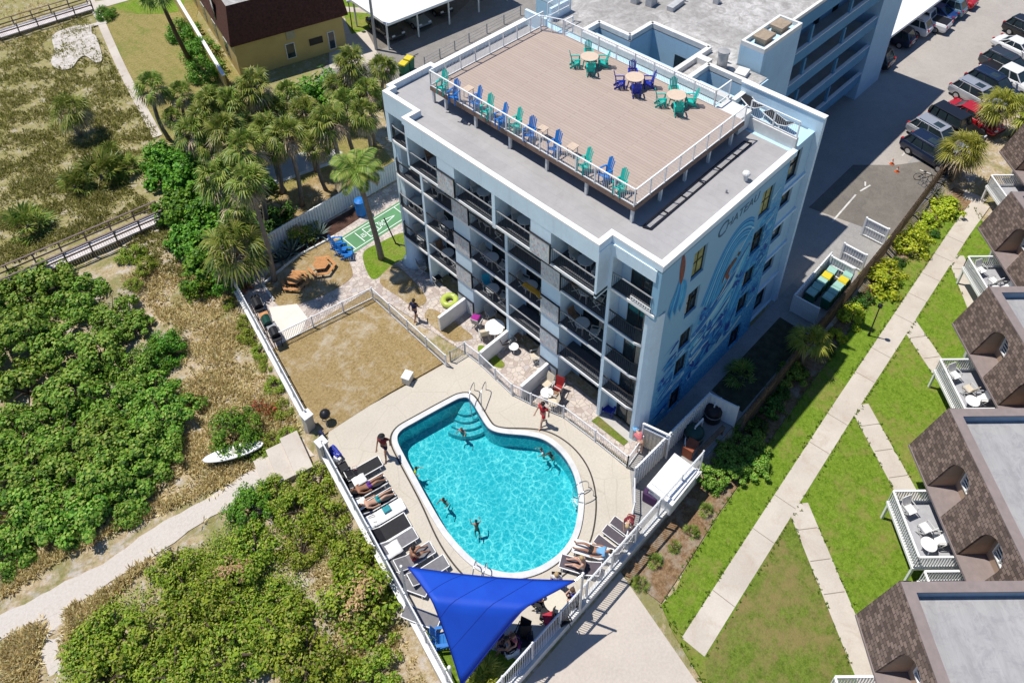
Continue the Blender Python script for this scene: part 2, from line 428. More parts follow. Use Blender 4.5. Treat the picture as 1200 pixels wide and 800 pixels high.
# ---------------- ground surfaces ----------------
LX = lambda y, d=0: (WALLX(y)+d, y)
deck_px = [(386,501),(455,463),(520,427),(546,415),(562,425),(600,462),(622,472),(660,487),(690,508),(728,543),(738,547),(742,600)]
DECK = P2(deck_px)+[(-4.2,-3.2), (-15.5,-3.2), LX(3), LX(11.9)]
sheet('pool_deck', DECK, .0, M_DECK, [POOL_HOLE], .3)
TURF = P2([(331,402),(380,372),(432,341),(521,424),(455,461),(388,498)])
TURF[0] = LX(20.2, .25); TURF[-1] = LX(13.0, .25)
sheet('dry_lawn', TURF, .012, M_TURF)
sheet('pool_side_turf', [LX(U(499,738).y,.2), tuple(U(575,760).xy), (-12.2,-3.1), (-15.4,-3.1)], .016, M_LAWN)
# yard between dry lawn, court and hotel: pavers first, beds on top
YARD = [LX(27.6,.2)]+P2([(300,310),(362,270),(470,210)])+[(6,20.6),(0.3,20.6),(.6,-.2),(-.3,-.3)]+P2([(735,541),(690,506),(660,485),(622,470),(600,460),(562,423),(546,413),(432,340)])+[LX(20.2,.2)]
sheet('paver_terrace', YARD, -.012, M_PAVER, (), .2)
def bed(name, px, z, m, k=5): return sheet(name, smooth_loop(P2(px), k) if k > 1 else P2(px), z, m, (), .05)
bed('picnic_lawn', [(311,325),(352,300),(392,280),(404,296),(413,318),(409,328),(385,343),(350,356),(325,357)], .01, M_TURF)
bed('planting_bed', [(282,322),(300,318),(350,297),(398,271),(430,250),(420,240),(364,272),(300,311)], .004, mat('dark_mulch', (.07,.035,.025), .95, .5, 3, mode='world', bump=.6, bscale=14), 1)
bed('court_side_lawn', [(426,296),(446,284),(472,273),(482,284),(478,300),(460,310),(440,327),(430,318)], .012, M_LAWN)
bed('walk_side_turf', [(458,309),(476,320),(498,346),(497,356),(484,359),(468,348),(445,330)], .008, M_TURF)
bed('terrace_turf', [(503,362),(519,368),(552,392),(549,398),(530,399),(512,386),(498,372)], .01, M_TURF)
bed('terrace_grass_patch', [(566,405),(590,424),(587,431),(572,425),(560,410)], .01, M_LAWN)
bed('narrow_patio_grass', [(701,487),(736,517),(731,522),(693,493)], .012, M_LAWN2, 1)
bed('patio_floor', [(704,480),(745,510),(740,520),(701,487)], .004, CONC, 1)
bed('strip_turf', [(352,391),(400,367),(436,341),(439,352),(400,372),(357,398)], .02, M_TURF, 1)
bed('grill_pad', [(315,360),(348,356),(360,372),(352,393),(328,402)], .012, mat('pale_patio_concrete', (.66,.62,.56), .8, .06, 1, mode='world'), 1)
M_COURT = mat('green_court_paint', (.10,.25,.115), .6, .12, .8, mode='world')
COURT = P2([(393,284),(411,297),(474,262),(474,229)])
COURT = [(-2.55,25.25), (-2.25,23.35), (4.6,23.35), (4.6,25.25)]
sheet('shuffleboard_court', COURT, .006, M_COURT)
mb = MB()   # painted court lines
zl = .011
def line2(a, b, wd=.06): mb.prism(ribbon([a, b], wd), zl-.002, zl)
for y in (23.55, 25.05): line2((-2.2,y), (4.5,y))
line2((-1.7,23.6), (-1.7,25.0)); line2((2.9,23.6), (2.9,25.0))
A, B, Cc = (2.4,24.3), (-.2,23.75), (-.2,24.85)
line2(A, B); line2(A, Cc); line2(B, Cc); line2((.7,23.98), (.7,24.62)); line2((1.5,24.14), (1.5,24.46)); line2((-.8,23.7), (-.8,24.9)); line2((-.2,24.3), (.7,24.3))
def digit(ch, x, y, s):
    seg = {'7': 'abc', '8': 'abcdefg', '1': 'bc', '0': 'abcdef'}[ch]
    pts = {'a': ((1,0),(1,1)), 'b': ((.5,1),(1,1)), 'c': ((0,1),(.5,1)), 'd': ((0,0),(0,1)), 'e': ((0,0),(.5,0)), 'f': ((.5,0),(1,0)), 'g': ((.5,0),(.5,1))}
    for q in seg:
        (a0, b0), (a1, b1) = pts[q]; line2((x+a0*s, y+(1-b0)*s*.6), (x+a1*s, y+(1-b1)*s*.6), .05)
digit('7', .1, 24.42, .4); digit('7', .1, 23.95, .4); digit('8', .95, 24.34, .35); digit('8', .95, 24.02, .35); digit('1', -.65, 24.42, .3); digit('0', -.65, 24.1, .3)
struct(mb.build('court_lines', mat('court_line_paint', (.75,.78,.75), .6, .05, 3)))
# alley along the mural and the service yard
sheet('service_alley', [(.3,.05),(44,.05),(44,-2.85),(14,-2.85),(6.2,-3.1),(-4.3,-3.15),(-1.2,-.3)], -.025, M_ALLEY, (), .3)
sheet('dark_ground_bed', [(5.9,-.9),(13.6,-.9),(13.6,-2.9),(5.9,-3.0)], -.012, mat('bare_soil', (.06,.06,.035), .95, .5, 2, mode='world', bump=.7, bscale=10))
# parking area
PARK = [(14,8),(44.5,30),(44,46),(60,70),(120,60),(120,-20),(72,-9),(50,-3.4),(36.5,-2.75),(14,-2.75)]
sheet('parking_asphalt', PARK, -.03, M_ASPH, (), .3)
sheet('worn_asphalt_patch', [(24.3,3.0),(25.5,-2.7),(35.4,-2.7),(36.4,-1.4),(33.5,.6),(31.2,3.0)], -.022, M_ASPH2)
mb = MB()
def px_line(a, b, wd=.12, z=-.017): mb.prism(ribbon([U(*a, z)[:2], U(*b, z)[:2]], wd), z-.002, z)
for a, b in [((975,260),(1003,228)),((1008,224),(1020,217)),((1057,183),(1066,172)),((1063,172),(1076,184)),((1014,218),(1014,213)),((1078,199),(1091,204)),((1059,170),(1069,176))]: px_line(a, b)
for k in range(7): mb.prism(ribbon([(37.2+k*3.0,-2.6),(37.6+k*3.0,1.0)], .1), -.018, -.016)
struct(mb.build('parking_lines', mat('worn_line_paint', (.55,.53,.5), .7, .3, 2, mode='world')))
# rear drive beside the far carport
sheet('rear_drive', [(8.5,43.5),(14.5,37.5),(14.8,33.0),(50,33),(60,42),(60,80),(22,60),(17,50),(12.5,46.0)], -.026, m_asphalt('grey_drive_asphalt', (.20,.185,.17), (.27,.25,.23), .6))
sheet('carport_floor', [(15.4,43.6),(24.6,43.0),(30,45),(30,56),(19,56)], -.018, M_ASPH2)
sheet('drive_verge', [(10.7,44.2),(14.7,41.7),(15.9,44),(18.5,50),(16,52)], -.014, M_WALK)
sheet('front_lawn', P2([(400,0),(475,0),(480,12),(455,22),(450,30),(412,40),(405,25)]), -.012, M_LAWN)
sheet('lawn_walk', P2([(403,8),(440,10),(476,15),(476,20),(440,16),(404,14)]), -.006, M_WALK)
# yard of the neighbouring lot
NYARD = P2([(112,12),(150,-20),(240,-20),(230,20),(285,95),(330,110),(395,120),(430,150),(470,200),(362,268),(330,240),(300,220),(260,180),(190,165),(150,90)])
sheet('neighbour_yard', NYARD, -.035, M_YARD, (), .1)
sheet('neighbour_patio', P2([(310,196),(372,170),(402,178),(388,190),(318,214)]), -.022, mat('grey_patio_slabs', (.42,.42,.42), .8, .15, .6, mode='world'), (), .05)
sheet('neighbour_patio_edge', ribbon(P2([(318,216),(356,202),(390,190)]), .35), -.012, WHITE_OLD, (), .05)
sheet('tan_yard', P2([(325,232),(360,212),(400,190),(440,200),(462,205),(370,262),(345,262)]), -.026, M_TURF, (), .05)
SIDEW = P2([(101,-8),(113,14),(145,85),(185,160)])
SIDEW = smooth_line(SIDEW, 4)
sheet('narrow_sidewalk', ribbon(SIDEW, .75), .03, M_WALK, (), .2)
sheet('beach_walk', ribbon(P2([(100,8),(125,4),(160,-6)]), 1.6), .02, M_WALK, (), .2)
sheet('upper_lawn', P2([(125,8),(160,-6),(222,-30),(215,-5),(216,12),(205,14),(190,16),(160,16)]), -.02, M_LAWN, (), .1)
# right hand side: driveway, lawn, walks (lower than the hotel)
ZR = -.6
DRV = [(-5.75,-3.45)]+[(-7.35,-9.8),(-9.5,-20),(-40,-20),(-40,-4),(-15.7,-3.45)]
def m_drive():
    m, t, b = nodes('pale_driveway_concrete'); b.inputs['Roughness'].default_value = .8
    co = coords(t); n = noise(t, co, .5, 7, .7, .4); n2 = noise(t, co, 8, 5, .75)
    c = mixc(t, .35, ramp(t, n, [(.3, (.43,.375,.325)), (.7, (.53,.47,.41))]), ramp(t, n2, [(.3, (.33,.285,.245)), (.7, (.60,.535,.47))]))
    t.links.new(c, b.inputs['Base Color']); bumpn(t, b, n2, .2); return m
sheet('driveway', DRV, ZR-.02, m_drive(), (), .3)
LAWN = [(-4.55,-6.0)]+[(-3.6,-5.75),(0.2,-5.35),(7.5,-4.9),(20,-4.3),(31.6,-4.6),(33.5,-5.6),(30.0,-9),(12,-30),(-10,-30),(-8.2,-13),(-7.1,-9.6),(-6.2,-7.0),(-5.6,-5.9)]
sheet('lawn', LAWN, ZR, M_LAWN, (), .2)
sheet('worn_lawn', P2([(926,606),(965,690),(996,775),(1010,850),(835,850),(826,775)], ZR), ZR+.004, M_LAWN2, (), .004)
sheet('garden_bed', [(-5.75,-3.45),(1.4,-3.5),(6.2,-3.4),(16,-3.3),(35.8,-2.95),(36.6,-4.2),(33.4,-5.6),(31.6,-4.55),(20,-4.25),(7.5,-4.85),(0.2,-5.3),(-3.6,-5.7),(-5.55,-5.85)], ZR-.008, M_MULCH, (), .2)
# worn patches of lawn near the lower walk
z = ZR+.02
def wpx(px, zz): return P2(px, ZR+zz)
mainw = ribbon(P2([(1150,238),(1125,272),(1040,402),(990,478),(930,572),(860,682),(812,758)], ZR), 1.22)
sheet('main_walk', mainw, z, M_WALK, (), .1)
BR = []
for i, (a, b) in enumerate([((1118,296),(1140,350)), ((1060,372),(1125,468)), ((1004,470),(1085,618)), ((932,585),(1012,778))]):
    p = U(*a, ZR).xy; q = U(*b, ZR).xy; d = (q-p).normalized()
    sheet('branch_walk', ribbon([tuple(p+d*.25), tuple(q+d*1.0)], 1.18), z-.008, M_WALK, (), .1); BR.append((p, q))
mb = MB()       # joints scored across the walks
def joint(c, d, wd):
    n_ = Vector((-d.y, d.x)); mb.prism(ribbon([tuple(c-n_*wd/2), tuple(c+n_*wd/2)], .035), z, z+.004)
pw = [Vector(q) for q in P2([(1125,272),(1040,402),(990,478),(930,572),(860,682),(812,758)], ZR)]
for a, b in zip(pw[:-1], pw[1:]):
    d = (b-a).normalized(); k = int((b-a).length/2.4)
    for j in range(k): joint(a+d*(2.4*j+1.0), d, 1.2)
for a, b in BR:
    d = (b-a).normalized()
    for j in range(1, int((b-a).length/1.6)): joint(a+d*1.6*j, d, 1.05)
struct(mb.build('walk_joints', mat('dark_walk_joint', (.24,.2,.16), .9, .1, 2)))
sheet('sandy_path', ribbon(PATH, [1.3+.07*math.sin(i*1.9)+.16*math.sin(i*.55) for i in range(len(PATH))]), -.70, M_PATH, (), .1)
sheet('side_path', ribbon(PATH2, [.7+.2*math.sin(i*2.1) for i in range(len(PATH2))]), -.705, M_PATH, (), .1)
sheet('bare_sand_patch', smooth_loop(P2([(62,42),(85,32),(105,30),(108,40),(113,44),(120,68),(113,74),(100,66),(92,70),(84,80),(70,82),(60,74),(64,60)]), 4), .06, mat('white_beach_sand', (.50,.46,.42), .95, .25, 2.5, mode='world', bump=.8, bscale=8))
sheet('access_track', ribbon(P2([(85,38),(100,32),(125,26)]), .6), .05, M_PATH)
# stair landing from the path up to the gate
t_ = thing('beach_steps', 'pale concrete landing steps below the pool gate at the end of the sandy path', 'steps', (-13.2,13.0,-.75))
for (px, z0, z1) in [([(336,512),(360,498),(384,547),(362,566),(352,554)], -.3, .0)]:
    pass
c0 = Vector((-13.0,13.2)); dx = Vector((-.97,.24)); dy = Vector((.24,.97))
for k, (a0, a1, w0, zt) in enumerate([(0,1.0,2.6,-.2), (1.0,1.9,2.3,-.38), (1.9,2.7,2.0,-.56)]):
    mb = MB(); q = [c0+dx*a0-dy*w0/2, c0+dx*a1-dy*w0/2, c0+dx*a1+dy*w0/2, c0+dx*a0+dy*w0/2]
    mb.prism([tuple(p) for p in q], -.9, zt); mb.build('step', M_WALK, t_, True)
# ---------------- pool ----------------
pool = thing('swimming_pool', 'keyhole shaped turquoise swimming pool with white coping on the sunny deck', 'swimming pool', (-7, 4, 0))
def m_shell():
    m, t, b = nodes('pool_plaster'); b.inputs['Roughness'].default_value = .6
    co = coords(t); n = noise(t, co, 1.3, 5)
    t.links.new(ramp(t, n, [(.3, (.10,.58,.61)), (.7, (.15,.66,.68))]), b.inputs['Base Color']); return m
def m_water():
    """clear rippled water: a net of caustic light is painted into its transparent tint"""
    m, t, b = nodes('pool_water'); out = t.nodes['Material Output']; t.nodes.remove(b)
    co = coords(t)
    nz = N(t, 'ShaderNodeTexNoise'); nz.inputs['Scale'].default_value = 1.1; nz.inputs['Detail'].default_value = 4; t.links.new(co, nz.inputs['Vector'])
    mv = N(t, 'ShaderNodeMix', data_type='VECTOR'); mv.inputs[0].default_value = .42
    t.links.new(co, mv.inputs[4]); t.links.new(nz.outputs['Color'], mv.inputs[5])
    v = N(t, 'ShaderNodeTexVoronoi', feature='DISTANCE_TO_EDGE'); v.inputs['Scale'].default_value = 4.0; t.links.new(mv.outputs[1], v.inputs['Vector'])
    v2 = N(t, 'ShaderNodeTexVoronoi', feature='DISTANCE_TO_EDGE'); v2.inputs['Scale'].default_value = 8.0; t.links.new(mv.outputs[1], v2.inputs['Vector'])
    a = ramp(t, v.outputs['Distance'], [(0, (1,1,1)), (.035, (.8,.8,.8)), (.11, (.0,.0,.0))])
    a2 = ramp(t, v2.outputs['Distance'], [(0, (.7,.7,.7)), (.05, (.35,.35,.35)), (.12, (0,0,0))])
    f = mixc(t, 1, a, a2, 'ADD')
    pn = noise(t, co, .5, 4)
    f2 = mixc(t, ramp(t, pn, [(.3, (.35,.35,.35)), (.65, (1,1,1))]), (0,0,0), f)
    c = mixc(t, f2, (.23,.70,.76), (1.0,1.0,1.0))  # pale net in the tint stands for sunlight gathered by ripples
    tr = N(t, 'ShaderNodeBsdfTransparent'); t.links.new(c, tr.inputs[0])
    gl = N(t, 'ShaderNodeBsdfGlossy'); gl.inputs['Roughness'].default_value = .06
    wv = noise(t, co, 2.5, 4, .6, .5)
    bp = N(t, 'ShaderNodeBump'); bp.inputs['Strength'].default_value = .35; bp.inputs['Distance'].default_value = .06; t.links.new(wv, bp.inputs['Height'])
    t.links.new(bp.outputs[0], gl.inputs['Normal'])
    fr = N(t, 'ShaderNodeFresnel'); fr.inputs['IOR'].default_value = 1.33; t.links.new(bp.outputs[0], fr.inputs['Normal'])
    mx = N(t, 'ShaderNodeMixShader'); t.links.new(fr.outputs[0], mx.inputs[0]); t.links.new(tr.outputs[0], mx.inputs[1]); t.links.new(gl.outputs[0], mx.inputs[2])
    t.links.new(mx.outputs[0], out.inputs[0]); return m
def loopwall(mb, pts, z0, z1, flip=False, mi=0):
    n = len(pts)
    for i in range(n):
        a, b = pts[i], pts[(i+1) % n]
        q = [(a[0],a[1],z0),(b[0],b[1],z0),(b[0],b[1],z1),(a[0],a[1],z1)]
        mb.quad(*(q[::-1] if flip else q), mi)
ctr = np.mean(np.array(POOL), 0)
mb = MB(); loopwall(mb, POOL, -1.25, -.28)
mb.v += [(x,y,-1.25) for x,y in POOL]; mb.f.append(list(range(len(mb.v)-len(POOL), len(mb.v)))); mb.m.append(0)
mb.build('basin', m_shell(), pool, True)
mb = MB(); loopwall(mb, POOL, -.28, -.0)
mb.build('waterline_tiles', mat('blue_waterline_tiles', (.045,.12,.24), .3, .35, 6), pool, True)
mb = MB(); n = len(POOL)
def annulus(mb, a, b, za, zb):
    for i in range(n):
        j = (i+1) % n; mb.quad((*a[i],za), (*b[i],zb), (*b[j],zb), (*a[j],za))
a_, b_, c_ = POOL, COP, POOL_HOLE
annulus(mb, a_, b_, .09, .09); loopwall(mb, b_, -.05, .09, True); loopwall(mb, a_, -.02, .09, True)
mb.build('coping', mat('white_coping', (.58,.58,.58), .5, .12, 2, mode='world'), pool, True)
mb = MB(); annulus(mb, b_, c_, -.012, -.012); mb.build('coping_edge', M_DECK, pool, True)
dro = [.34+.55*(1-sstep(0.5, 6.5, q[1])) for q in POOL]
def voff(k_): return [offset_loop(POOL, dro[i]+k_)[i] for i in range(0)] or [tuple(Vector(POOL[i])+(Vector(O1[i])-Vector(POOL[i]))*(dro[i]+k_)) for i in range(n)]
O1 = offset_loop(POOL, 1.0)
mb = MB(); annulus(mb, voff(0), voff(.085), .006, .006); mb.build('gap_and_lip_shadow_ring', mat('dark_gap_and_lip_shadow', (.05,.045,.04), .8, .3, 3), pool, True)  # flat dark ring: gap line with the raised lip's shadow painted in
wt = MB(); wt.v = [(x,y,-.12) for x,y in POOL]; wt.f = [list(range(len(POOL)))]; wt.m = [0]
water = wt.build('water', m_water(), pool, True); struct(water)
corner = U(546,470,-.2)
mb = MB()       # curved entry steps in the upper corner
sdir = (Vector(ctr)-corner.xy).normalized()
for k in range(4):
    r = .85+.34*k; pts = []
    a0 = math.atan2(sdir.y, sdir.x)
    for j in range(11):
        a = a0-math.radians(50)+math.radians(100)*j/10; pts.append((corner.x+r*math.cos(a), corner.y+r*math.sin(a)))
    mb.prism([(corner.x-sdir.x*.1, corner.y-sdir.y*.1)]+pts, -1.24, -.3-.2*k)
st = mb.build('entry_steps', mat('step_plaster', (.16,.55,.58), .6, .06, 2), pool, True)
def rail(name, label, pts_list, extra=None):
    t0 = thing(name, label, 'pool rail', pts_list[0][0])
    for pts in pts_list:
        m_ = MB(); m_.tube(smooth_line(pts, 4), .028, 7); m_.build('rail', STEEL, t0, True, smooth=True)
    if extra:
        m_ = MB()
        for a, b in extra: m_.bar(a, b, .3, .03)
        m_.build('treads', WHITE, t0, True)
    return t0
def ladder(c, out, label):
    c = Vector(c); o = Vector((out[0], out[1], 0)).normalized(); s = Vector((-o.y, o.x, 0)); ps = []
    for k in (-1, 1):
        b = c+s*.26*k
        ps.append([tuple(b+o*.75+Vector((0,0,.02))), tuple(b+o*.7+Vector((0,0,.55))), tuple(b+o*.3+Vector((0,0,.85))), tuple(b-o*.12+Vector((0,0,.6))), tuple(b-o*.14+Vector((0,0,-.9)))])
    ex = [(c-s*.26-o*.14+Vector((0,0,zz)), c+s*.26-o*.14+Vector((0,0,zz))) for zz in (-.3,-.6)]
    return rail('pool_ladder', label, ps, ex)
pr_ = U(683,577); ladder((pr_.x-.35, pr_.y, 0), (.94,-.34), 'steel pool ladder on the side facing the white storage shed')
pb_ = U(564,668); ladder((pb_.x, pb_.y, 0), (-.85,-.55), 'steel pool ladder beside the blue shade sail')
h0 = U(549,476,0); h1 = U(558,466,0)
rail('pool_handrail', 'bent steel handrail over the curved corner steps', [[(h0.x-.2,h0.y-.6,-.6),(h0.x-.1,h0.y-.3,.5),(h0.x+.3,h0.y+.15,.95),(h0.x+.95,h0.y+.5,.85),(h0.x+1.0,h0.y+.55,0)],
     [(h0.x+.3,h0.y-1.0,-.6),(h0.x+.4,h0.y-.7,.5),(h0.x+.8,h0.y-.3,.95),(h0.x+1.45,h0.y+.05,.85),(h0.x+1.5,h0.y+.1,0)]])

# ---------------- hotel ----------------
ZF = [0, 2.7, 5.4, 8.1, 10.8]; ZR_ = 13.75; HP = 14.17
def m_stucco(nm, c):
    m, t, b = nodes(nm); b.inputs['Roughness'].default_value = .85; b.inputs['Specular IOR Level'].default_value = .2
    n = noise(t, coords(t), .5, 7, .7); st = noise(t, coords(t, 'world', (2.2,2.2,.16)), 1.0, 6, .75); sp = noise(t, coords(t), 14, 4, .8)
    k = ramp(t, n, [(.35, sc3(c, .93)), (.65, sc3(c, 1.05))]); k = mixc(t, ramp(t, st, [(.54, (0,0,0)), (.72, (.38,.38,.38))]), k, sc3(c, .62)); k = mixc(t, .12, k, ramp(t, sp, [(.35, sc3(c, .6)), (.65, sc3(c, 1.3))]))
    t.links.new(k, b.inputs['Base Color']); bumpn(t, b, sp, .3); return m
HW = m_stucco('shaded_blue_stucco', (.44,.63,.76)); HW2 = m_stucco('sunlit_stucco', (.64,.785,.88))  # one stucco in two tones: shade blue and sunlit paleness put into the colours
CARPET = mat('dark_balcony_floor', (.09,.095,.105), .9, .2, 3)
M_CURT = mat('cream_curtain', (.42,.36,.27), .9, .25, 3)
FRAME = mat('bronze_door_frame', (.03,.028,.025), .5, .2, 3)
M_RAILD = mat('dark_railing_mesh', (.035,.04,.048), .5, .2, 4)
def m_roof():
    m, t, b = nodes('grey_roof_membrane'); b.inputs['Roughness'].default_value = .8
    co = coords(t); br = N(t, 'ShaderNodeTexBrick'); mp = N(t, 'ShaderNodeMapping'); mp.inputs['Rotation'].default_value = (0,0,rad(90)); t.links.new(co, mp.inputs[0])
    t.links.new(mp.outputs[0], br.inputs['Vector']); br.inputs['Scale'].default_value = 1; br.inputs['Brick Width'].default_value = 7; br.inputs['Row Height'].default_value = .55; br.inputs['Mortar Size'].default_value = .012
    br.inputs['Color1'].default_value = (.335,.325,.325,1); br.inputs['Color2'].default_value = (.37,.36,.36,1); br.inputs['Mortar'].default_value = (.28,.27,.28,1)
    n = noise(t, co, .6, 8, .75, .5); n4 = noise(t, co, .45, 9, .8, 1.2); c = mixc(t, .5, br.outputs[0], ramp(t, n, [(.35, (.28,.27,.27)), (.65, (.41,.395,.39))])); c = mixc(t, ramp(t, n4, [(.55, (0,0,0)), (.68, (.5,.5,.5))]), c, (.27,.255,.255))
    t.links.new(c, b.inputs['Base Color']); return m
def m_rearroof():
    m, t, b = nodes('dirty_flat_roof'); b.inputs['Roughness'].default_value = .85
    co = coords(t); n = noise(t, co, .22, 9, .72, .8); n2 = noise(t, co, 1.2, 9, .8, .9); n3 = noise(t, co, 10, 4)
    c = ramp(t, n, [(.36, (.25,.235,.22)), (.5, (.44,.42,.40)), (.64, (.60,.575,.55))])
    c = mixc(t, ramp(t, n2, [(.40, (0,0,0)), (.6, (.9,.9,.9))]), c, (.21,.195,.18))
    c = mixc(t, .15, c, ramp(t, n3, [(.3, (.3,.3,.3)), (.7, (.65,.65,.62))]))
    t.links.new(c, b.inputs['Base Color']); return m
def m_planks(name, c1, c2, mort, rowh, rot, width=4):
    m, t, b = nodes(name); b.inputs['Roughness'].default_value = .7
    co = coords(t); mp = N(t, 'ShaderNodeMapping'); mp.inputs['Rotation'].default_value = (0,0,rot); t.links.new(co, mp.inputs[0])
    br = N(t, 'ShaderNodeTexBrick'); t.links.new(mp.outputs[0], br.inputs['Vector']); br.inputs['Scale'].default_value = 1
    br.inputs['Brick Width'].default_value = width; br.inputs['Row Height'].default_value = rowh; br.inputs['Mortar Size'].default_value = .018; br.inputs['Mortar Smooth'].default_value = .2
    br.inputs['Color1'].default_value = (*c1,1); br.inputs['Color2'].default_value = (*c2,1); br.inputs['Mortar'].default_value = (*mort,1)
    n = noise(t, co, .7, 7, .7); c = mixc(t, .25, br.outputs[0], mixc(t, n, sc3(c1,.75), sc3(c2,1.25)))
    t.links.new(c, b.inputs['Base Color']); return m
M_ROOF = m_roof(); M_RROOF = m_rearroof()
M_DECKB = m_planks('tan_deck_boards', (.375,.295,.245), (.42,.335,.28), (.27,.205,.17), .2, rad(90))
BROWNW = mat('brown_deck_framing', (.20,.13,.10), .8, .25, 2)
hotel = thing('hotel_building', 'pale blue five storey hotel with a wave mural and a tan deck on its roof', 'hotel', (0,0,0))
def hp(mb, name, m, **k): return mb.build(name, m, hotel, True, **k)
# core and party walls
mb = MB()
mb.box(1.25,.4,-.2, 11.3,20.2,13.7)
mb.box(11.3,.75,-.2, 14.4,20.0,13.7)
mb.box(.72,.42,-.2, 1.245,2.69,13.0)
hp(mb, 'core_wall', HW)
# mural wall with window openings
def holed(name, outer, holes, fn, depth, m, parent):
    bm = bmesh.new(); edges = []
    for lp in [outer]+list(holes):
        vs = [bm.verts.new(fn(a, b, 0)) for a, b in lp]
        edges += [bm.edges.new((vs[i], vs[(i+1) % len(vs)])) for i in range(len(vs))]
    bmesh.ops.triangle_fill(bm, use_beauty=True, use_dissolve=False, edges=edges)
    n0 = (Vector(fn(0,0,0))-Vector(fn(0,0,1)))
    for f in bm.faces:
        if f.normal.dot(n0) < 0: f.normal_flip()
    ed = [e for e in bm.edges if len(e.link_faces) == 1]
    dv = Vector(fn(0,0,depth))-Vector(fn(0,0,0))
    r = bmesh.ops.extrude_edge_only(bm, edges=ed)
    for v in r['geom']:
        if isinstance(v, bmesh.types.BMVert): v.co += dv
    me = bpy.data.meshes.new(name); bm.to_mesh(me); bm.free(); me.materials.append(m)
    o = bpy.data.objects.new(name, me); COL.objects.link(o); o.parent = parent; return o
rect = lambda x0,z0,x1,z1: [(x0,z0),(x1,z0),(x1,z1),(x0,z1)]
WIN = [(2.72,3.85),(8.85,10.05)]; WZ = [(.05,1.9),(3.2,4.8),(5.5,7.0),(8.25,10.05),(11.05,13.0)]
holes = [rect(a, z0, b, z1) for a, b in WIN for z0, z1 in WZ]
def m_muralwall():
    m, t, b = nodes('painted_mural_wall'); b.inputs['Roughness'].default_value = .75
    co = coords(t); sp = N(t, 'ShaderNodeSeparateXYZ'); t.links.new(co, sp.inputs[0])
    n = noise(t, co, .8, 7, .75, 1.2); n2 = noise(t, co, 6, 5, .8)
    # painted sea: deep blue low on the wall and towards the far end, above it a base blue darkened to carry the wall's shade
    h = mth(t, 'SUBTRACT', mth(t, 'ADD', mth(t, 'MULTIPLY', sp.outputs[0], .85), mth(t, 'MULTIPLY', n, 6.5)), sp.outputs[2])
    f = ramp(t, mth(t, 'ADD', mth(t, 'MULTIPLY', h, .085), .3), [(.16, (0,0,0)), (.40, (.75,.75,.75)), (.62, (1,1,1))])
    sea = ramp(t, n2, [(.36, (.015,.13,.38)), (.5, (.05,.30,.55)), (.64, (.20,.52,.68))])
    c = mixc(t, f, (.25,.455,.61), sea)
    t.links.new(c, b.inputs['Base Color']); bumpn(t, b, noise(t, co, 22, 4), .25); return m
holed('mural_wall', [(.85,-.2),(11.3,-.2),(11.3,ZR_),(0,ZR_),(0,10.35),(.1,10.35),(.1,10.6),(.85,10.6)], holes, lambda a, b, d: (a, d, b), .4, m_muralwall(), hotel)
mb = MB(); mb.box(.003,.003,10.35,.22,.35,13.7); hp(mb, 'corner_fin', HW2)
mb = MB()    # cut corner below the top floor
pts = [(.04,.62),(.06,.42),(.2,.2),(.45,.08),(.86,.01)]
mb.prism(pts+[(1.7,.4),(1.7,.62)], -.2, 10.35); 
hp(mb, 'curved_corner_wall', HW2)
M_GREENP = mat('yellow_window_reflection', (.34,.33,.12), .5, .6, 1.6)  # yellowish reflection in the top windows, painted on a sheet before the pane
def window(parent, x0, x1, z0, z1, fn, tall=True, curtain=False):
    m_ = MB()
    def bx(a0, b0, a1, b1, d0, d1, mi=0):
        p = [fn(a,b,d) for d in (d0,d1) for a,b in ((a0,b0),(a1,b0),(a1,b1),(a0,b1))]
        m_.add(p, [(3,2,1,0),(4,5,6,7),(0,1,5,4),(1,2,6,5),(2,3,7,6),(3,0,4,7)], mi)
    f = .06
    for q in ((x0,z0,x1,z0+f),(x0,z1-f,x1,z1),(x0,z0+f,x0+f,z1-f),(x1-f,z0+f,x1,z1-f)): bx(*q, .12, .2)
    xm = (x0+x1)/2; bx(xm-.03, z0+f, xm+.03, z1-f, .12, .2)
    if tall: bx(x0+f, (z0+z1)/2-.03, x1-f, (z0+z1)/2+.03, .12, .2)
    w_ = m_.build('window', FRAME, parent)
    m_ = MB(); bx(x0+f, z0+f, x1-f, z1-f, .17, .19); m_.build('pane', GLASS_D, w_)
    if curtain:
        m_ = MB(); bx(x0+f, z0+f+.02, x0+f+(x1-x0)*(.28 if curtain is not M_GREENP else .86), z1-f, .145, .165); m_.build('curtain', curtain, w_)  # in the top windows this sheet is the painted reflection
    return w_
for ci, (a, b) in enumerate(WIN):
    for k, (z0, z1) in enumerate(WZ):
        window(hotel, a, b, z0, z1, lambda p, q, d: (p, d, q), k in (0,3,4), M_GREENP if k == 4 else (M_CURT if (k+ci) % 3 == 0 else False))
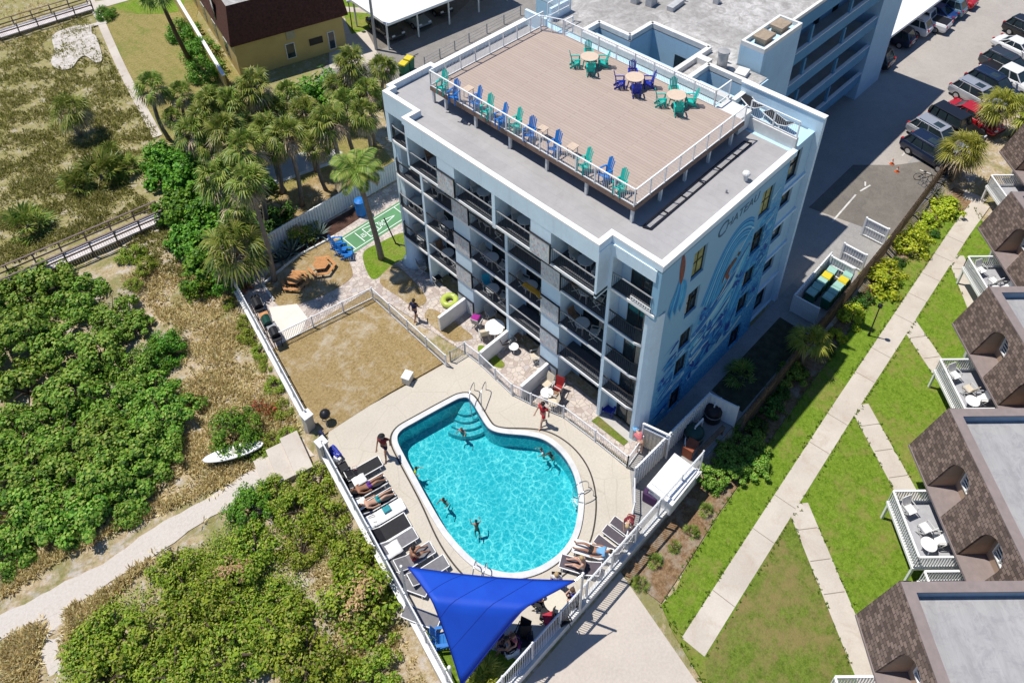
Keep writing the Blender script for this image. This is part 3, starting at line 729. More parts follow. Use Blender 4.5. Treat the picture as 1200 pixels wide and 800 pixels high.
# recessed window bay at the far end of the mural wall
mb = MB()
for k, z in enumerate(ZF): lg_ = MB(); lg_.box(11.3,.25,z-.16 if k else -.2,14.55,.76,z+.02); hp(lg_, 'ledge', HW2)
mb = MB()
for k, z in enumerate(ZF):
    mb.box(11.3,.36,z+.02,14.5,.75,z+(1.15 if k in (1,2,3) else .4))
    mb.box(11.3,.36,z+2.45 if k < 4 else 13.3,14.5,.75,z+2.54 if k < 4 else 13.72)
    mb.box(11.3,.36,z+(1.15 if k in (1,2,3) else .4),11.62,.75,z+2.45 if k < 4 else 13.3); mb.box(13.42,.36,z+(1.15 if k in (1,2,3) else .4),14.5,.75,z+2.45 if k < 4 else 13.3)
hp(mb, 'bay_wall', HW)
for k, z in enumerate(ZF): window(hotel, 11.62, 13.42, z+(1.15 if k in (1,2,3) else .4), z+2.45 if k < 4 else 13.3, lambda p, q, d: (p, .36+d, q), k in (0,4), M_CURT if k == 4 else False)
mb = MB(); mb.box(14.5,.02,-.2,14.8,5.2,14.75); mb.box(11.9,3.35,13.7,12.05,5.0,14.6); hp(mb, 'end_wall', HW2)
mb = MB(); mb.box(14.45,-.01,14.752,14.85,5.25,14.82); hp(mb, 'end_wall_cap', WHITE)
# balcony slabs, dividing walls, columns
YR, YM, YL = 2.80, 10.06, 17.33
mb = MB(); fl = MB()
for k, z in enumerate(ZF[1:], 1):
    x0 = -.96 if k == 4 else -.1
    mb.box(x0,YR+.1,z-.17,1.7,YL-.1,z+.0); fl.box(x0+.1,YR+.12,z+.001,1.69,YL-.12,z+.012)
    if k < 4:
        rp = [(-.1,YR-.1),(-.1,.95),(.02,.62),(.35,.3),(.86,.2),(1.7,.4),(1.7,YR-.1)]
    else: rp = [(-.1,YR-.1),(-.1,.02),(.2,.36),(1.7,.4),(1.7,YR-.1)]
    mb.prism(rp, z-.17, z); fl.prism([(x+.06 if x < 0 else x, y) for x, y in rp], z+.001, z+.012)
    lp = [(-.1,YL+.1),(-.1,19.6),(.0,19.95),(.3,20.2),(.9,20.25),(1.7,20.2),(1.7,YL+.1)]
    mb.prism(lp, z-.17, z); fl.prism([(x+.06 if x < 0 else x, y) for x, y in lp], z+.001, z+.012)
hp(mb, 'floor_slab', WHITE); hp(fl, 'balcony_floor', CARPET)
for nm, y in (('party_wall', YR), ('party_wall', YM), ('party_wall', YL)):
    mb = MB(); mb.box(-.07,y-.1,-.1,1.7,y+.1,10.63); hp(mb, nm, HW2)
for q in ((-.96,YR+.1,10.5,1.7,YR+.24,13.7),(-.96,YL-.24,10.5,1.7,YL-.1,13.7),(-.955,YM-.12,10.5,1.7,YM+.12,12.948),(-.1,YR-.11,10.63,1.7,YR+.098,13.7),(-.06,YL-.098,10.63,1.7,YL+.1,13.7)): mb = MB(); mb.box(*q); hp(mb, 'top_floor_fin', HW2)
CLOS = [(5.95,7.35),(13.12,14.55)]
for (a, b) in CLOS: mb = MB(); mb.box(-.06,a,-.1,1.7,b,10.82); mb.box(-.95,a,10.8,1.7,b,13.3); hp(mb, 'closet_wall', HW2)
mb = MB()      # lintels over the top floor
mb.box(-.96,YR+.24,12.95,-.72,YL-.24,13.7); mb.box(-.06,.25,12.95,.2,YR-.11,13.7); mb.box(-.06,YL+.1,12.75,.2,20.28,13.7); mb.box(.2,20.0,-.2,1.7,20.28,13.7); mb.box(-.05,19.95,10.5,.2,20.28,12.75)
mb.box(.25,19.98,-.2,1.69,20.24,13.7)
hp(mb, 'lintel', HW2)
mb = MB(); mb.box(.2,YR,13.0,1.7,.4,13.69); mb.box(-.72,YR+.24,13.05,1.7,YL-.24,13.69); mb.box(.2,YL+.1,13.05,1.7,20.0,13.69); hp(mb, 'soffit', HW2)
# flared round pier at the court end
mb = MB(); mb.lathe([(.95,-.1),(.62,.5),(.5,1.2),(.47,2.5)], (.55,19.75,0), 18); hp(mb, 'flared_pier', HW2, smooth=True)
mb = MB()
for z in ZF[1:4]: mb.prism([(.2,19.5),(.22,19.95),(.6,20.15),(1.0,20.2),(1.7,20.2),(1.7,19.5)], z, z+2.53)
hp(mb, 'rounded_end_wall', HW2)
# speckled panels
def m_panel():
    m, t, b = nodes('speckled_panel'); b.inputs['Roughness'].default_value = .6
    co = coords(t, 'world', (1, 1, .55), (rad(35),0,0)); v = N(t, 'ShaderNodeTexVoronoi'); v.inputs['Scale'].default_value = 11; t.links.new(co, v.inputs['Vector'])
    sx = N(t, 'ShaderNodeSeparateColor'); t.links.new(v.outputs['Color'], sx.inputs[0])
    c = ramp(t, sx.outputs[0], [(0, (.54,.57,.59)), (.3, (.70,.71,.72)), (.5, (.38,.45,.49)), (.65, (.68,.64,.60)), (.78, (.52,.24,.24)), (.86, (.20,.44,.48)), (.93, (.66,.58,.30)), (1, (.35,.36,.38))], 'CONSTANT')
    c = mixc(t, noise(t, co, 5, 4), c, (.50,.52,.54)); t.links.new(c, b.inputs['Base Color']); return m
PANEL = m_panel()
for k, z in enumerate(ZF):
    for a, b in CLOS:
        x = -.96 if k == 4 else -.07
        mb = MB(); mb.box(x-.07,a+.02,z+.02,x-.004,b-.02,z+1.3); pn = hp(mb, 'speckled_panel', PANEL)
        mb = MB(); mb.box(x-.09,a-.03,z+1.3,x,b,z+1.34); mb.box(x-.09,a-.03,z-.02,x,a+.018,z+1.3); mb.build('panel_frame', BLACK, pn, True)
# sliding doors and railings
BAYS = [(0,.75,2.70),(1,2.95,5.95),(2,7.35,9.92),(3,10.20,13.12),(4,14.55,17.20),(5,17.45,19.45)]
def fnx(x): return lambda a, b, d: (x+d, a, b)
rg = rng(5)
for k, z in enumerate(ZF):
    for bi, y0, y1 in BAYS:
        y1b = y1-.08; wdt = min(2.0, (y1-y0)*.72); ya = y1b-wdt-(.15 if bi else .55)
        if bi in (1,3): ya = y0+.35
        yb = ya+wdt
        m_ = MB(); x = 1.21 if bi else .68; zt = z+2.15
        for q in ((ya,z+.02,yb,z+.08),(ya,zt-.06,yb,zt),(ya,z,ya+.05,zt),(yb-.05,z,yb,zt),((ya+yb)/2-.03,z,(ya+yb)/2+.03,zt)): m_.box(x-.03,q[0],q[1],x+.035,q[2],q[3])
        d_ = hp(m_, 'sliding_door', FRAME)
        m_ = MB(); m_.box(x,ya+.05,z+.08,x+.03,yb-.05,zt-.06); m_.build('pane', GLASS_D, d_, True)
        if rg.random() < (.95 if bi == 0 else .7):
            m_ = MB(); c0_ = ya+.06; c1_ = c0_+wdt*rg.choice((.25,.4)); n_ = 10
            for q in range(n_): m_.box(x-.012-(q % 2)*.008,c0_+(c1_-c0_)*q/n_,z+.1,x-.002,c0_+(c1_-c0_)*(q+1)/n_,zt-.08)
            m_.build('curtain', M_CURT, d_, True)
        if k == 0: continue
        xr = -.92 if (k == 4 and 0 < bi < 5) else -.05
        ra = y0+.02 if bi != 0 else (.98 if k < 4 else .3); rb = y1-.02 if bi != 5 else 19.55
        m_ = MB(); zz = ra
        while zz < rb: m_.box(xr,zz,z+.1,xr+.013,zz+.014,z+1.02); zz += .125
        m_.box(xr-.005,ra,z+.07,xr+.03,rb,z+.1)
        lit = k == 4 or (k in (1,2,3) and bi in (1,2,3,4,5) and (k+bi) % 2)
        if bi == 0 and k < 4:
            for a, b in (((-.03,.98),(.06,.66)),((.06,.66),(.36,.36)),((.36,.36),(.86,.24))):
                for q in range(5):
                    f = q/5; m_.box(a[0]+(b[0]-a[0])*f,a[1]+(b[1]-a[1])*f,z+.05,a[0]+(b[0]-a[0])*f+.018,a[1]+(b[1]-a[1])*f+.018,z+1.02)
        if bi == 5:
            for a, b in (((-.03,19.55),(.05,19.9)),((.05,19.9),(.33,20.12)),((.33,20.12),(.9,20.17))):
                for q in range(5):
                    f = q/5; m_.box(a[0]+(b[0]-a[0])*f,a[1]+(b[1]-a[1])*f,z+.05,a[0]+(b[0]-a[0])*f+.018,a[1]+(b[1]-a[1])*f+.018,z+1.02)
        r_ = hp(m_, 'railing', M_RAILD)
        m_ = MB(); m_.box(xr-.015,ra,z+1.02,xr+.045,rb,z+1.07)
        if bi == 0 and k < 4:
            for a, b in (((-.03,.98,z+1.045),(.06,.66,z+1.045)),((.06,.66,z+1.045),(.36,.36,z+1.045)),((.36,.36,z+1.045),(.86,.24,z+1.045))): m_.bar(a, b, .05)
        if bi == 5:
            for a, b in (((-.03,19.55,z+1.045),(.05,19.9,z+1.045)),((.05,19.9,z+1.045),(.33,20.12,z+1.045)),((.33,20.12,z+1.045),(.9,20.17,z+1.045))): m_.bar(a, b, .05)
        m_.build('top_rail', GREYM if lit else BLACK, r_, True)
        if lit: pass
        if k == 4 and bi == 0:
            m_ = MB(); m_.box(-.09,.3,10.86,-.06,1.5,10.9); m_.box(-.09,.3,11.1,-.06,1.5,11.14)
            for q in range(9): m_.box(-.09,.32+q*.14,10.88,-.06,.4+q*.14,11.12)
            m_.build('white_railing_repair', WHITE, r_, True)
# parapet and roof
RO = [(0,0),(0,2.93),(-.96,2.93),(-.96,17.42),(-.06,17.42),(-.06,20.29),(.5,20.29),(.5,20.62),(4.0,20.62),(4.0,20.3),(11.9,20.3),(11.9,0)]
RI = [(.3,.3),(.3,3.23),(-.66,3.23),(-.66,17.12),(.24,17.12),(.24,19.99),(.8,19.99),(.8,20.3),(3.7,20.3),(3.7,20.0),(11.9,20.0),(11.9,.3)]
bm_roof = sheet('roof', [(x,y) for x,y in RI], ZR_, M_ROOF, (), .05, None); bm_roof.parent = hotel
mb = MB(); cp = MB()
for i in range(len(RO)-2):
    a, b, c, d = RO[i], RO[i+1], RI[i+1], RI[i]
    mb.prism([a, b, c, d], 13.7, HP-.1); cp.prism([a, b, c, d], HP-.098, HP)
a, b, c, d = RO[-1], RO[0], RI[0], RI[-1]
mb.prism([(11.9,0),(0,0),(.3,.3),(11.9,.3)], 13.7, HP-.1); cp.prism([(11.35,-.03),(-.03,-.03),(.3,.3),(11.35,.3)], HP-.099, HP)
hp(mb, 'parapet', HW2); hp(cp, 'parapet_cap', WHITE)
mb = MB()
for a, b in (((1.74,2.47),(10.91,2.63)),((1.88,2.08),(11.03,2.24)),((1.74,2.47),(1.88,2.08)),((10.91,2.63),(11.03,2.24))): mb.bar((*a,13.82),(*b,13.82),.06)
for q in range(1,6): mb.bar((1.8+q*1.55,2.5,13.82),(1.84+q*1.55,2.12,13.82),.04)
hp(mb, 'roof_pipe_frame', BLACK)
mb = MB(); mb.cyl((8.2,.85,13.74),(8.2,.85,14.1),.12); mb.ell((8.2,.85,14.2),(.22,.22,.16)); hp(mb, 'roof_vent', WHITE_OLD)
mb = MB(); mb.cyl((6.7,1.0,13.74),(6.7,1.0,13.95),.05); hp(mb, 'roof_vent', GREYM)
# roof deck
ZD = 14.9; DX0, DX1, DY0, DY1 = 1.60, 11.15, 2.98, 17.75
mb = MB(); mb.box(DX0,DY0,ZD-.1,DX1,DY1,ZD); hp(mb, 'deck_boards', M_DECKB)
mb = MB(); mb.box(DX0-.04,DY0-.04,ZD-.3,DX0-.002,DY1+.04,ZD-.02); mb.box(DX0,DY0-.04,ZD-.3,DX1,DY0-.002,ZD-.02); mb.box(DX0,DY1+.002,ZD-.3,DX1,DY1+.04,ZD-.02)
for y in np.arange(3.4,17.7,1.45): mb.box(DX0+.06,y-.06,ZD-.28,DX1-.1,y+.06,ZD-.102)
hp(mb, 'deck_framing', BROWNW)
for y in (3.1,6.0,8.7,11.4,14.1,16.6,17.65): mb = MB(); mb.box(DX0+.02,y-.07,13.75,DX0+.16,y+.07,ZD-.28); hp(mb, 'deck_post', WHITE_OLD)
for x in (3.9,6.0,8.1,10.2): mb = MB(); mb.box(x-.07,DY0+.02,13.75,x+.07,DY0+.16,ZD-.28); hp(mb, 'deck_post', WHITE_OLD)
def deckrail(a, b, n, pick=True):
    a = Vector(a); b = Vector(b); m_ = MB(); d = b-a
    m_.bar(a+Vector((0,0,1.05)), b+Vector((0,0,1.05)), .07, .05); m_.bar(a+Vector((0,0,.05)), b+Vector((0,0,.05)), .05, .05)
    for q in range(n+1): p = a+d*q/n; m_.bar(p-Vector((0,0,.15)), p+Vector((0,0,1.04)), .06)
    r_ = hp(m_, 'deck_railing', WHITE)
    if pick:
        m_ = MB(); k = int(d.length/.11)
        for q in range(k): p = a+d*(q+.5)/k; m_.bar(p+Vector((0,0,.06)), p+Vector((0,0,1.03)), .012)
        m_.build('picket', WHITE, r_, True)
deckrail((DX0-.01,DY0,ZD), (DX0-.01,DY1,ZD), 12); deckrail((DX0,DY0,ZD), (DX1,DY0,ZD), 8); deckrail((DX0,DY1,ZD), (DX1-.1,DY1,ZD), 8)
deckrail((DX1-.02,4.9,ZD), (DX1-.02,16.0,ZD), 8); deckrail((DX1,16.0,ZD),(11.9,16.0,ZD),1); deckrail((DX1-.6,17.5,ZD),(DX1,16.1,ZD),2); deckrail((12.1,18.3,ZD),(14.2,18.3,ZD),2); deckrail((12.3,3.3,14.47),(12.3,.4,14.47),2); deckrail((DX1,4.9,ZD),(12.6,4.9,ZD),1)
mb = MB(); mb.box(DX1,3.2,13.8,12.3,4.8,ZD-.02); mb.box(12.2,.35,13.7,12.45,3.35,14.45); hp(mb, 'access_ramp', WHITE_OLD)

# ---------------- rear wing ----------------
wing = thing('hotel_wing', 'rear hotel wing with light wells in its stained flat roof and dark side galleries', 'hotel wing', (14,7.2,0))
def wp(mb, name, m, **k): return mb.build(name, m, wing, True, **k)
ZW = 13.85
WO = [(13.1,3.6),(13.1,19.2),(15.0,19.2),(15.0,22.2),(44,22.2),(44,7.2),(16.9,7.2),(16.9,5.3),(15.5,4.9),(15.0,4.7)]
W1 = [(13.6,16.2),(14.85,16.2),(14.85,13.6),(17.2,13.6),(17.2,9.4),(13.6,9.4)]; W2 = [(13.6,8.05),(15.5,8.05),(15.5,5.15),(13.6,5.15)]
rr = sheet('roof', [(13.1,5.0),(13.1,19.2),(15.0,19.2),(15.0,22.2),(44,22.2),(44,7.2),(17.2,7.2),(17.2,5.0)], ZW, M_RROOF, [W1, W2], .05, None); rr.parent = wing; rr.location = (-14,-7.2,0)
mb = MB()
for wl in (W1, W2):
    n_ = len(wl); a_ = sum(wl[i][0]*wl[(i+1)%n_][1]-wl[(i+1)%n_][0]*wl[i][1] for i in range(n_))
    loopwall(mb, wl, 3.0, ZW-.001, a_ > 0); 
    o_ = offset_loop(wl, .0)
wp(mb, 'light_well_wall', HW)
mb = MB()
def rim(pts, wd, z0, z1):
    for i in range(len(pts)-1): mb.bar((*pts[i], (z0+z1)/2), (*pts[i+1], (z0+z1)/2), wd, z1-z0)
rim([(13.42,16.35),(15.0,16.35),(15.0,13.75),(17.35,13.75),(17.35,9.25),(13.42,9.25)], .3, ZW, ZW+.36)
rim([(13.42,8.2),(15.65,8.2),(15.65,5.0),(13.42,5.0)], .3, ZW+.002, ZW+.33)
wp(mb, 'light_well_kerb', WHITE_OLD)
mb = MB(); mb.box(13.1,5.16,ZW-.1,13.55,16.19,ZW+.42); wp(mb, 'link_parapet', WHITE_OLD)
mb = MB(); mb.box(13.5,3.0,2.9,17.3,16.4,3.0); wp(mb, 'light_well_floor', CONC)
mb = MB(); mb.box(17.15,10.4,11.3,17.21,11.6,12.7); wp(mb, 'light_well_window', GLASS_D)
mb = MB(); mb.box(12.05,5.2,-.2,13.1,20,13.75); mb.box(15,16.2,-.2,44,22.1,ZW-.06); mb.box(17.25,9.0,-.2,44,22,ZW-.06); mb.box(13.1,16.25,-.2,15.0,19.15,ZW-.06); mb.box(14.4,4.9,-.2,17.2,5.14,ZW-.06); wp(mb, 'wing_wall', HW)
mb = MB(); mb.box(13.2,19.0,ZW,15.2,19.2,ZW+.95); mb.box(15.0,19.2,ZW,15.2,22.2,ZW+.95); mb.box(12.0,18.4,ZW-.2,12.2,20.3,ZW+.9); wp(mb, 'screen_wall', HW2)
# stair tower with two hooded vents
mb = MB(); mb.box(17.35,5.6,-.2,21.8,7.22,15.2); wp(mb, 'stair_tower', HW)
mb = MB()
for q in ((17.35,5.6,21.8,5.78),(17.35,7.04,21.8,7.22),(17.35,5.78,17.53,7.04),(21.62,5.78,21.8,7.04)): mb.box(q[0],q[1],15.2,q[2],q[3],15.5)
wp(mb, 'tower_parapet', WHITE_OLD)
for x in (18.6,20.5):
    mb = MB(); mb.box(x-.45,6.05,15.2,x+.45,6.75,15.5); mb.box(x-.6,5.95,15.5,x+.6,6.85,15.72)
    wp(mb, 'roof_ventilator', mat('rusty_beige_metal', (.32,.25,.18), .7, .25, 3), bevel=.02)
mb = MB(); mb.lathe([(.32,0),(.32,1.1),(.38,1.1),(.38,1.25),(.1,1.3)], (16.2,7.6,ZW), 14); wp(mb, 'flue_stack', mat('galvanised_metal', (.42,.41,.40), .5, .15, 3, metal=.3), smooth=False)
mb = MB(); mb.tube([(16.9,7.8,ZW),(16.9,7.8,ZW+.9),(16.9,8.2,ZW+.9)], .06); mb.obox((16.4,6.3,ZW+.15),(.9,.7,.3),.2); mb.obox((15.9,8.7,ZW+.2),(.5,.9,.4),0); wp(mb, 'roof_pipe', WHITE_OLD)
for x, y, sx, sy, h in ((19.7,15.6,.8,.5,.7),(20.6,14.2,1.6,.5,.35),(19.2,16.6,.5,.5,.5),(23,12.5,.4,.4,.5),(26,17,.9,.9,.6)):
    mb = MB(); mb.obox((x,y,ZW+h/2),(sx,sy,h),.1); mb.cyl((x+sx*.7,y,ZW),(x+sx*.7,y,ZW+.5),.06); wp(mb, 'roof_unit', mat('grey_unit_metal', (.45,.45,.45), .6, .2, 2), bevel=.02)
mb = MB()
for a, b in (((17.3,5.4),(44,7.4)),): pass
mb.bar((21.8,7.3,ZW+.12),(44,7.3,ZW+.12),.2,.28); mb.bar((43.9,7.3,ZW+.12),(43.9,22,ZW+.12),.2,.28); wp(mb, 'roof_edge', WHITE_OLD)
# galleries
WALLB = mat('shaded_gallery_wall', (.10,.27,.43), .8, .1, .6, mode='world')  # deep blue shade of the galleries put into the wall colour
caps = [2.75, 5.45, 8.2, 10.9]
mb = MB(); cp = MB(); gl = MB()
mb.box(21.8,7.2,12.75,39.6,7.4,ZW-.02)
for c in caps:
    mb.box(21.8,7.2,c-1.05,39.6,7.38,c-.06); cp.box(21.8,7.16,c-.06,39.6,7.42,c); gl.box(21.8,7.38,c-1.2,39.6,9.0,c-1.05)
for x in (27.5,33.5):
    for c in caps: mb.box(x,7.25,c,x+.25,7.45,c+1.4)
wp(mb, 'gallery_wall', WALLB); wp(cp, 'gallery_cap', WHITE); wp(gl, 'gallery_floor', CONC)
for c in caps:
    for x in (23,26,29,32,35,38):
        m_ = MB(); m_.box(x-.45,8.96,c-1.05,x+.45,8.995,c+1.0); wp(m_, 'gallery_door', FRAME)
mb = MB(); mb.box(39.6,7.1,-.2,44,9.0,ZW-.03); wp(mb, 'end_pier', HW)
mb = MB(); mb.box(14.8,.55,-.2,15.5,1.2,10.2); wp(mb, 'service_duct', HW)
# black loungers parked by the ramp wall
# ---------------- mural ----------------
mur = MB(); cols = [(.02,.13,.38),(.03,.22,.52),(.05,.33,.60),(.12,.45,.66),(.30,.58,.70),(.02,.06,.30),(.42,.62,.68)]
MM = [mat('mural_blue_%s' % nm, c, .7, .15, 2, mode='world') for nm, c in zip(('navy','royal','azure','cerulean','aqua','indigo','foam'), cols)]
MM.append(mat('mural_rust_red', (.24,.07,.05), .7, .3, 4, mode='world')); MM.append(mat('mural_umber', (.14,.09,.07), .7, .4, 5, mode='world'))
lay = [0]
def stroke(pts, w0, mi, taper=True, k=5):
    pts = smooth_line(pts, k); n_ = len(pts); lay[0] += 1; y = -.002-.00006*lay[0]
    # no paint across the window openings
    L = []; R_ = []
    for i, (x, z) in enumerate(pts):
        a = Vector(pts[max(i-1,0)]); b = Vector(pts[min(i+1,n_-1)]); t = (b-a).normalized()
        w_ = w0*(math.sin(math.pi*min(1,(i+.6)/n_))**.6 if taper else 1)/2
        L.append((x-t.y*w_, z+t.x*w_)); R_.append((x+t.y*w_, z-t.x*w_))
    for i in range(n_-1):
        xm = (pts[i][0]+pts[i+1][0])/2; zm = (pts[i][1]+pts[i+1][1])/2
        if any(a-.12-w0/2 < xm < b+.12+w0/2 and z0-.12-w0/2 < zm < z1+.12+w0/2 for a, b in WIN for z0, z1 in WZ): continue
        if xm > 11.2 or xm < .9 and zm < 10.6 or zm < 0 or zm > 13.9: continue
        mur.quad((L[i][0],y,L[i][1]),(L[i+1][0],y,L[i+1][1]),(R_[i+1][0],y,R_[i+1][1]),(R_[i][0],y,R_[i][1]), mi)
rm = rng(11)
# the breaking wave: nested curling bands
crest = [(4.3,7.9),(4.8,9.0),(5.3,10.2),(6.0,11.3),(6.9,11.9),(7.8,11.85),(8.45,11.5)]
for q in range(15):
    f = q/14; off = f*2.4
    pts = [(x+off*.55*(1-i/9), z-off*.42-(i > 3)*off*.16*(i-3)) for i, (x, z) in enumerate(crest)]
    stroke(pts, .36-.10*f, [1,2,0,3,2,1,4,2,0,3,1,2,3,0,2][q])
for q in range(48):
    x0 = 1.2+rm.random()*1.6; z0 = .6+rm.random()*5.0; x1 = 10.9; 
    z1 = z0*1.0+2.5+rm.random()*4.5
    stroke([(x0,z0),(x0+2.3,z0+.3+rm.random()*.7),(6.2+rm.random(),(z0+z1)/2-.3),(8.6,z1-1.4),(x1,z1)], .14+rm.random()*.34, rm.choice((0,0,1,1,2,2,3,5,4,6)))
for q in range(64):
    z0 = 5.0+rm.random()*4; x0 = 8.2+rm.random()*1.2
    stroke([(x0-.8,z0-2.2),(x0,z0),(x0+.8,z0+1.8),(min(11,x0+1.6),z0+2.1)], .16+rm.random()*.28, rm.choice((0,1,1,2,2,3,5)))
for q in range(40):      # splashes and feathered blots near the corner
    x0 = 1.0+rm.random()*2.2; z0 = 1.2+rm.random()*5.5; a = rm.uniform(.1,.7); l = rm.uniform(.4,1.4)
    stroke([(x0,z0),(x0+l*.5,z0+l*.5*a+.05),(x0+l,z0+l*a)], rm.uniform(.06,.2), rm.choice((0,0,1,2,5)), True, 3)
for cx_, cz_, r_ in ((6.3,3.4,.95),(7.7,2.9,.8),(5.4,5.1,.7),(7.2,4.6,.7),(4.7,2.4,.8),(8.0,7.2,.6),(1.6,4.0,.5),(5.0,7.0,.6),(10.5,4.6,.5),(10.5,7.6,.5)):
    for q in range(14):
        a = rm.random()*6.28; stroke([(cx_+r_*.2*math.cos(a),cz_+r_*.2*math.sin(a)),(cx_+r_*.6*math.cos(a+.3),cz_+r_*.6*math.sin(a+.3)),(cx_+r_*math.cos(a+.5),cz_+r_*math.sin(a+.5))], .16, rm.choice((0,5,5,1)), True, 3)
# painted splash under the surfboard
for q in range(12):
    x0 = 1.15+q*.1; stroke([(1.75+q*.012,12.4-q*.05),(1.5+q*.07,11.3),(x0+.1,10.75-(q % 3)*.2),(x0-.1,10.0-(q % 4)*.22)], .2, rm.choice((2,2,1,3)))
stroke([(1.62,13.7),(1.72,13.0),(1.78,12.3),(1.80,11.65)], .42, 7); stroke([(1.70,13.55),(1.76,12.9),(1.80,12.3)], .07, 8)
# crouching rider on the wave
stroke([(7.35,9.35),(7.0,9.2),(6.7,8.9)], .42, 8); stroke([(6.95,9.1),(6.6,8.6),(6.9,8.1)], .3, 7); stroke([(6.7,9.3),(6.4,8.9),(6.2,8.2)], .18, 8); stroke([(6.9,8.1),(6.5,7.7),(6.25,7.2)], .16, 8); stroke([(6.0,7.1),(6.5,7.5),(7.2,8.5)], .14, 6)
stroke([(7.35,9.5),(7.5,9.55),(7.55,9.4)], .3, 8)
mu = hp(mur, 'mural', MM)
def text(s, size, loc, rot, m, parent, name='lettering', shear=0.0, ext=.004):
    cu = bpy.data.curves.new(name, 'FONT'); cu.body = s; cu.size = size; cu.extrude = ext; cu.shear = shear; cu.align_x = 'LEFT'
    tmp = bpy.data.objects.new(name, cu); COL.objects.link(tmp)
    dg = bpy.context.evaluated_depsgraph_get(); me = bpy.data.meshes.new_from_object(tmp.evaluated_get(dg))
    bpy.data.objects.remove(tmp); me.materials.clear(); me.materials.append(m)
    o = bpy.data.objects.new(name, me); COL.objects.link(o); o.location = loc; o.rotation_euler = rot; o.parent = parent; return o
MT = mat('slate_blue_lettering', (.06,.13,.19), .7, .1, 3)
text('C', 1.25, (4.55,-.012,12.55), (rad(90),rad(-2),0), MT, hotel, 'lettering', .25)
text('HATEAU', .78, (5.35,-.012,12.75), (rad(90),rad(-3),0), MT, hotel, 'lettering', .2)
# ---------------- fences and walls ----------------
FENCEG = mat('white_aluminium_fence', (.66,.67,.69), .45, .06, 3)
STUC = mat('beige_stucco_wall', (.55,.49,.41), .85, .15, 1.2, mode='world', bump=.4, bscale=10)
VINYL = mat('white_vinyl_boards', (.70,.71,.71), .5, .06, 1.5, mode='world')
OLDWOOD = mat('weathered_brown_wood', (.15,.105,.07), .9, .4, 2.5, mode='world', bump=.5, bscale=12)
def fence(name, label, pts, h, style='picket', zb=0.0, step=1.9, base=None, m=None, gap=.11, group=None, cat='fence'):
    pts = [Vector(p).to_3d() if len(p) == 2 else Vector(p) for p in pts]
    for p in pts:
        if p.z == 0: p.z = zb
    r = thing(name, label, cat, pts[0], 0, group)
    if base:
        z0, z1, wd, bm_ = base; m_ = MB(); c_ = MB()
        m_.prism(ribbon([(p.x, p.y) for p in pts], wd), z0, z1); m_.build('base_wall', bm_, r, True)
        c_.prism(ribbon([(p.x, p.y) for p in pts], wd+.08), z1, z1+.07); c_.build('wall_cap', WHITE_OLD, r, True)
        for p in pts: p.z = z1+.07
    m = m or FENCEG
    pm = MB(); posts = []
    for a, b in zip(pts[:-1], pts[1:]):
        d = b-a; L = d.length; k = max(1, round(L/step)); u = d/L
        for q in range(k+1): posts.append(a+d*q/k)
        up = Vector((0,0,1))
        if style == 'picket':
            pm.bar(a+up*(h-.03), b+up*(h-.03), .055, .05); pm.bar(a+up*.1, b+up*.1, .05, .05)
            if h > 1.3: pm.bar(a+up*(h-.2), b+up*(h-.2), .035, .035)
            n_ = int(L/gap)
            for q in range(1, n_): p = a+d*q/n_; pm.bar(p+up*.1, p+up*(h-.05), .018)
        elif style == 'solid':
            pm.bar(a+up*(h/2), b+up*(h/2), .04, h-.08)
            n_ = int(L/.22)
            for q in range(n_): p = a+d*(q+.5)/n_; pm.bar(p+up*.08, p+up*(h-.1), .19, .06)
            pm.bar(a+up*(h-.04), b+up*(h-.04), .09, .09); pm.bar(a+up*.08, b+up*.08, .08, .1); pm.bar(a+up*(h*.55), b+up*(h*.55), .075, .1)
        elif style == 'wood':
            n_ = int(L/.16)
            for q in range(n_): p = a+d*(q+.5)/n_; hh = h+.05*math.sin(q*7.3)*math.sin(q*1.1); pm.bar(p, p+up*hh, .145, .03)
            for f in (.2,.8): pm.bar(a+up*h*f+Vector((u.y,-u.x,0))*.05, b+up*h*f+Vector((u.y,-u.x,0))*.05, .05, .09)
        elif style == 'wire':
            for f in (.3,.6,.95): pm.bar(a+up*h*f, b+up*h*f, .03)
    pm.build('panel', m, r, True)
    seen = []
    for p in posts:
        if any((p-s).length < .2 for s in seen): continue
        seen.append(p); m_ = MB(); w_ = .08 if style != 'wood' else .1
        m_.bar(p-Vector((0,0,.05)), p+Vector((0,0,h+.06)), w_); m_.build('post', m, r, True)
    return r
fence('pool_fence', 'white railing on a beige wall along the loungers between the pool deck and the dunes', [LX(11.8), LX(-3.1)], 1.35, base=(-1.0,.1,.34,STUC))
fence('pool_fence', 'white railing on the beach side of the dry lawn, up to the vinyl fence', [LX(28.0), LX(14.2)], 1.2, base=(-1.0,.08,.3,WHITE_OLD))
for y, lb in ((14.0,'tan gate pillar nearest the dry lawn at the top of the beach steps'),(12.0,'tan gate pillar nearest the loungers at the top of the beach steps')):
    t = thing('gate_pillar', lb, 'pillar', (*LX(y), -.9))
    m_ = MB(); m_.box(-.24,-.24,0,.24,.24,2.0); m_.build('shaft', STUC, t); m_ = MB(); m_.box(-.29,-.29,2.0,.29,.29,2.1); m_.build('cap', WHITE_OLD, t)
fence('pool_fence', 'white railing on a low wall along the pale driveway', [(-15.6,-3.28), (1.1,-3.35)], 1.75, base=(-.9,.1,.28,WHITE_OLD))
fence('terrace_fence', 'white picket fence along the grill walk and down the side of the dry lawn', [tuple(U(*q).xy) for q in ((331,402),(437,350),(523,429))], 1.05)
fence('terrace_fence', 'white picket fence winding between the pool deck and the paver terrace', [tuple(U(*q).xy) for q in ((545,414),(562,427),(600,463),(622,474),(660,489),(697,517),(735,548))], 1.05)
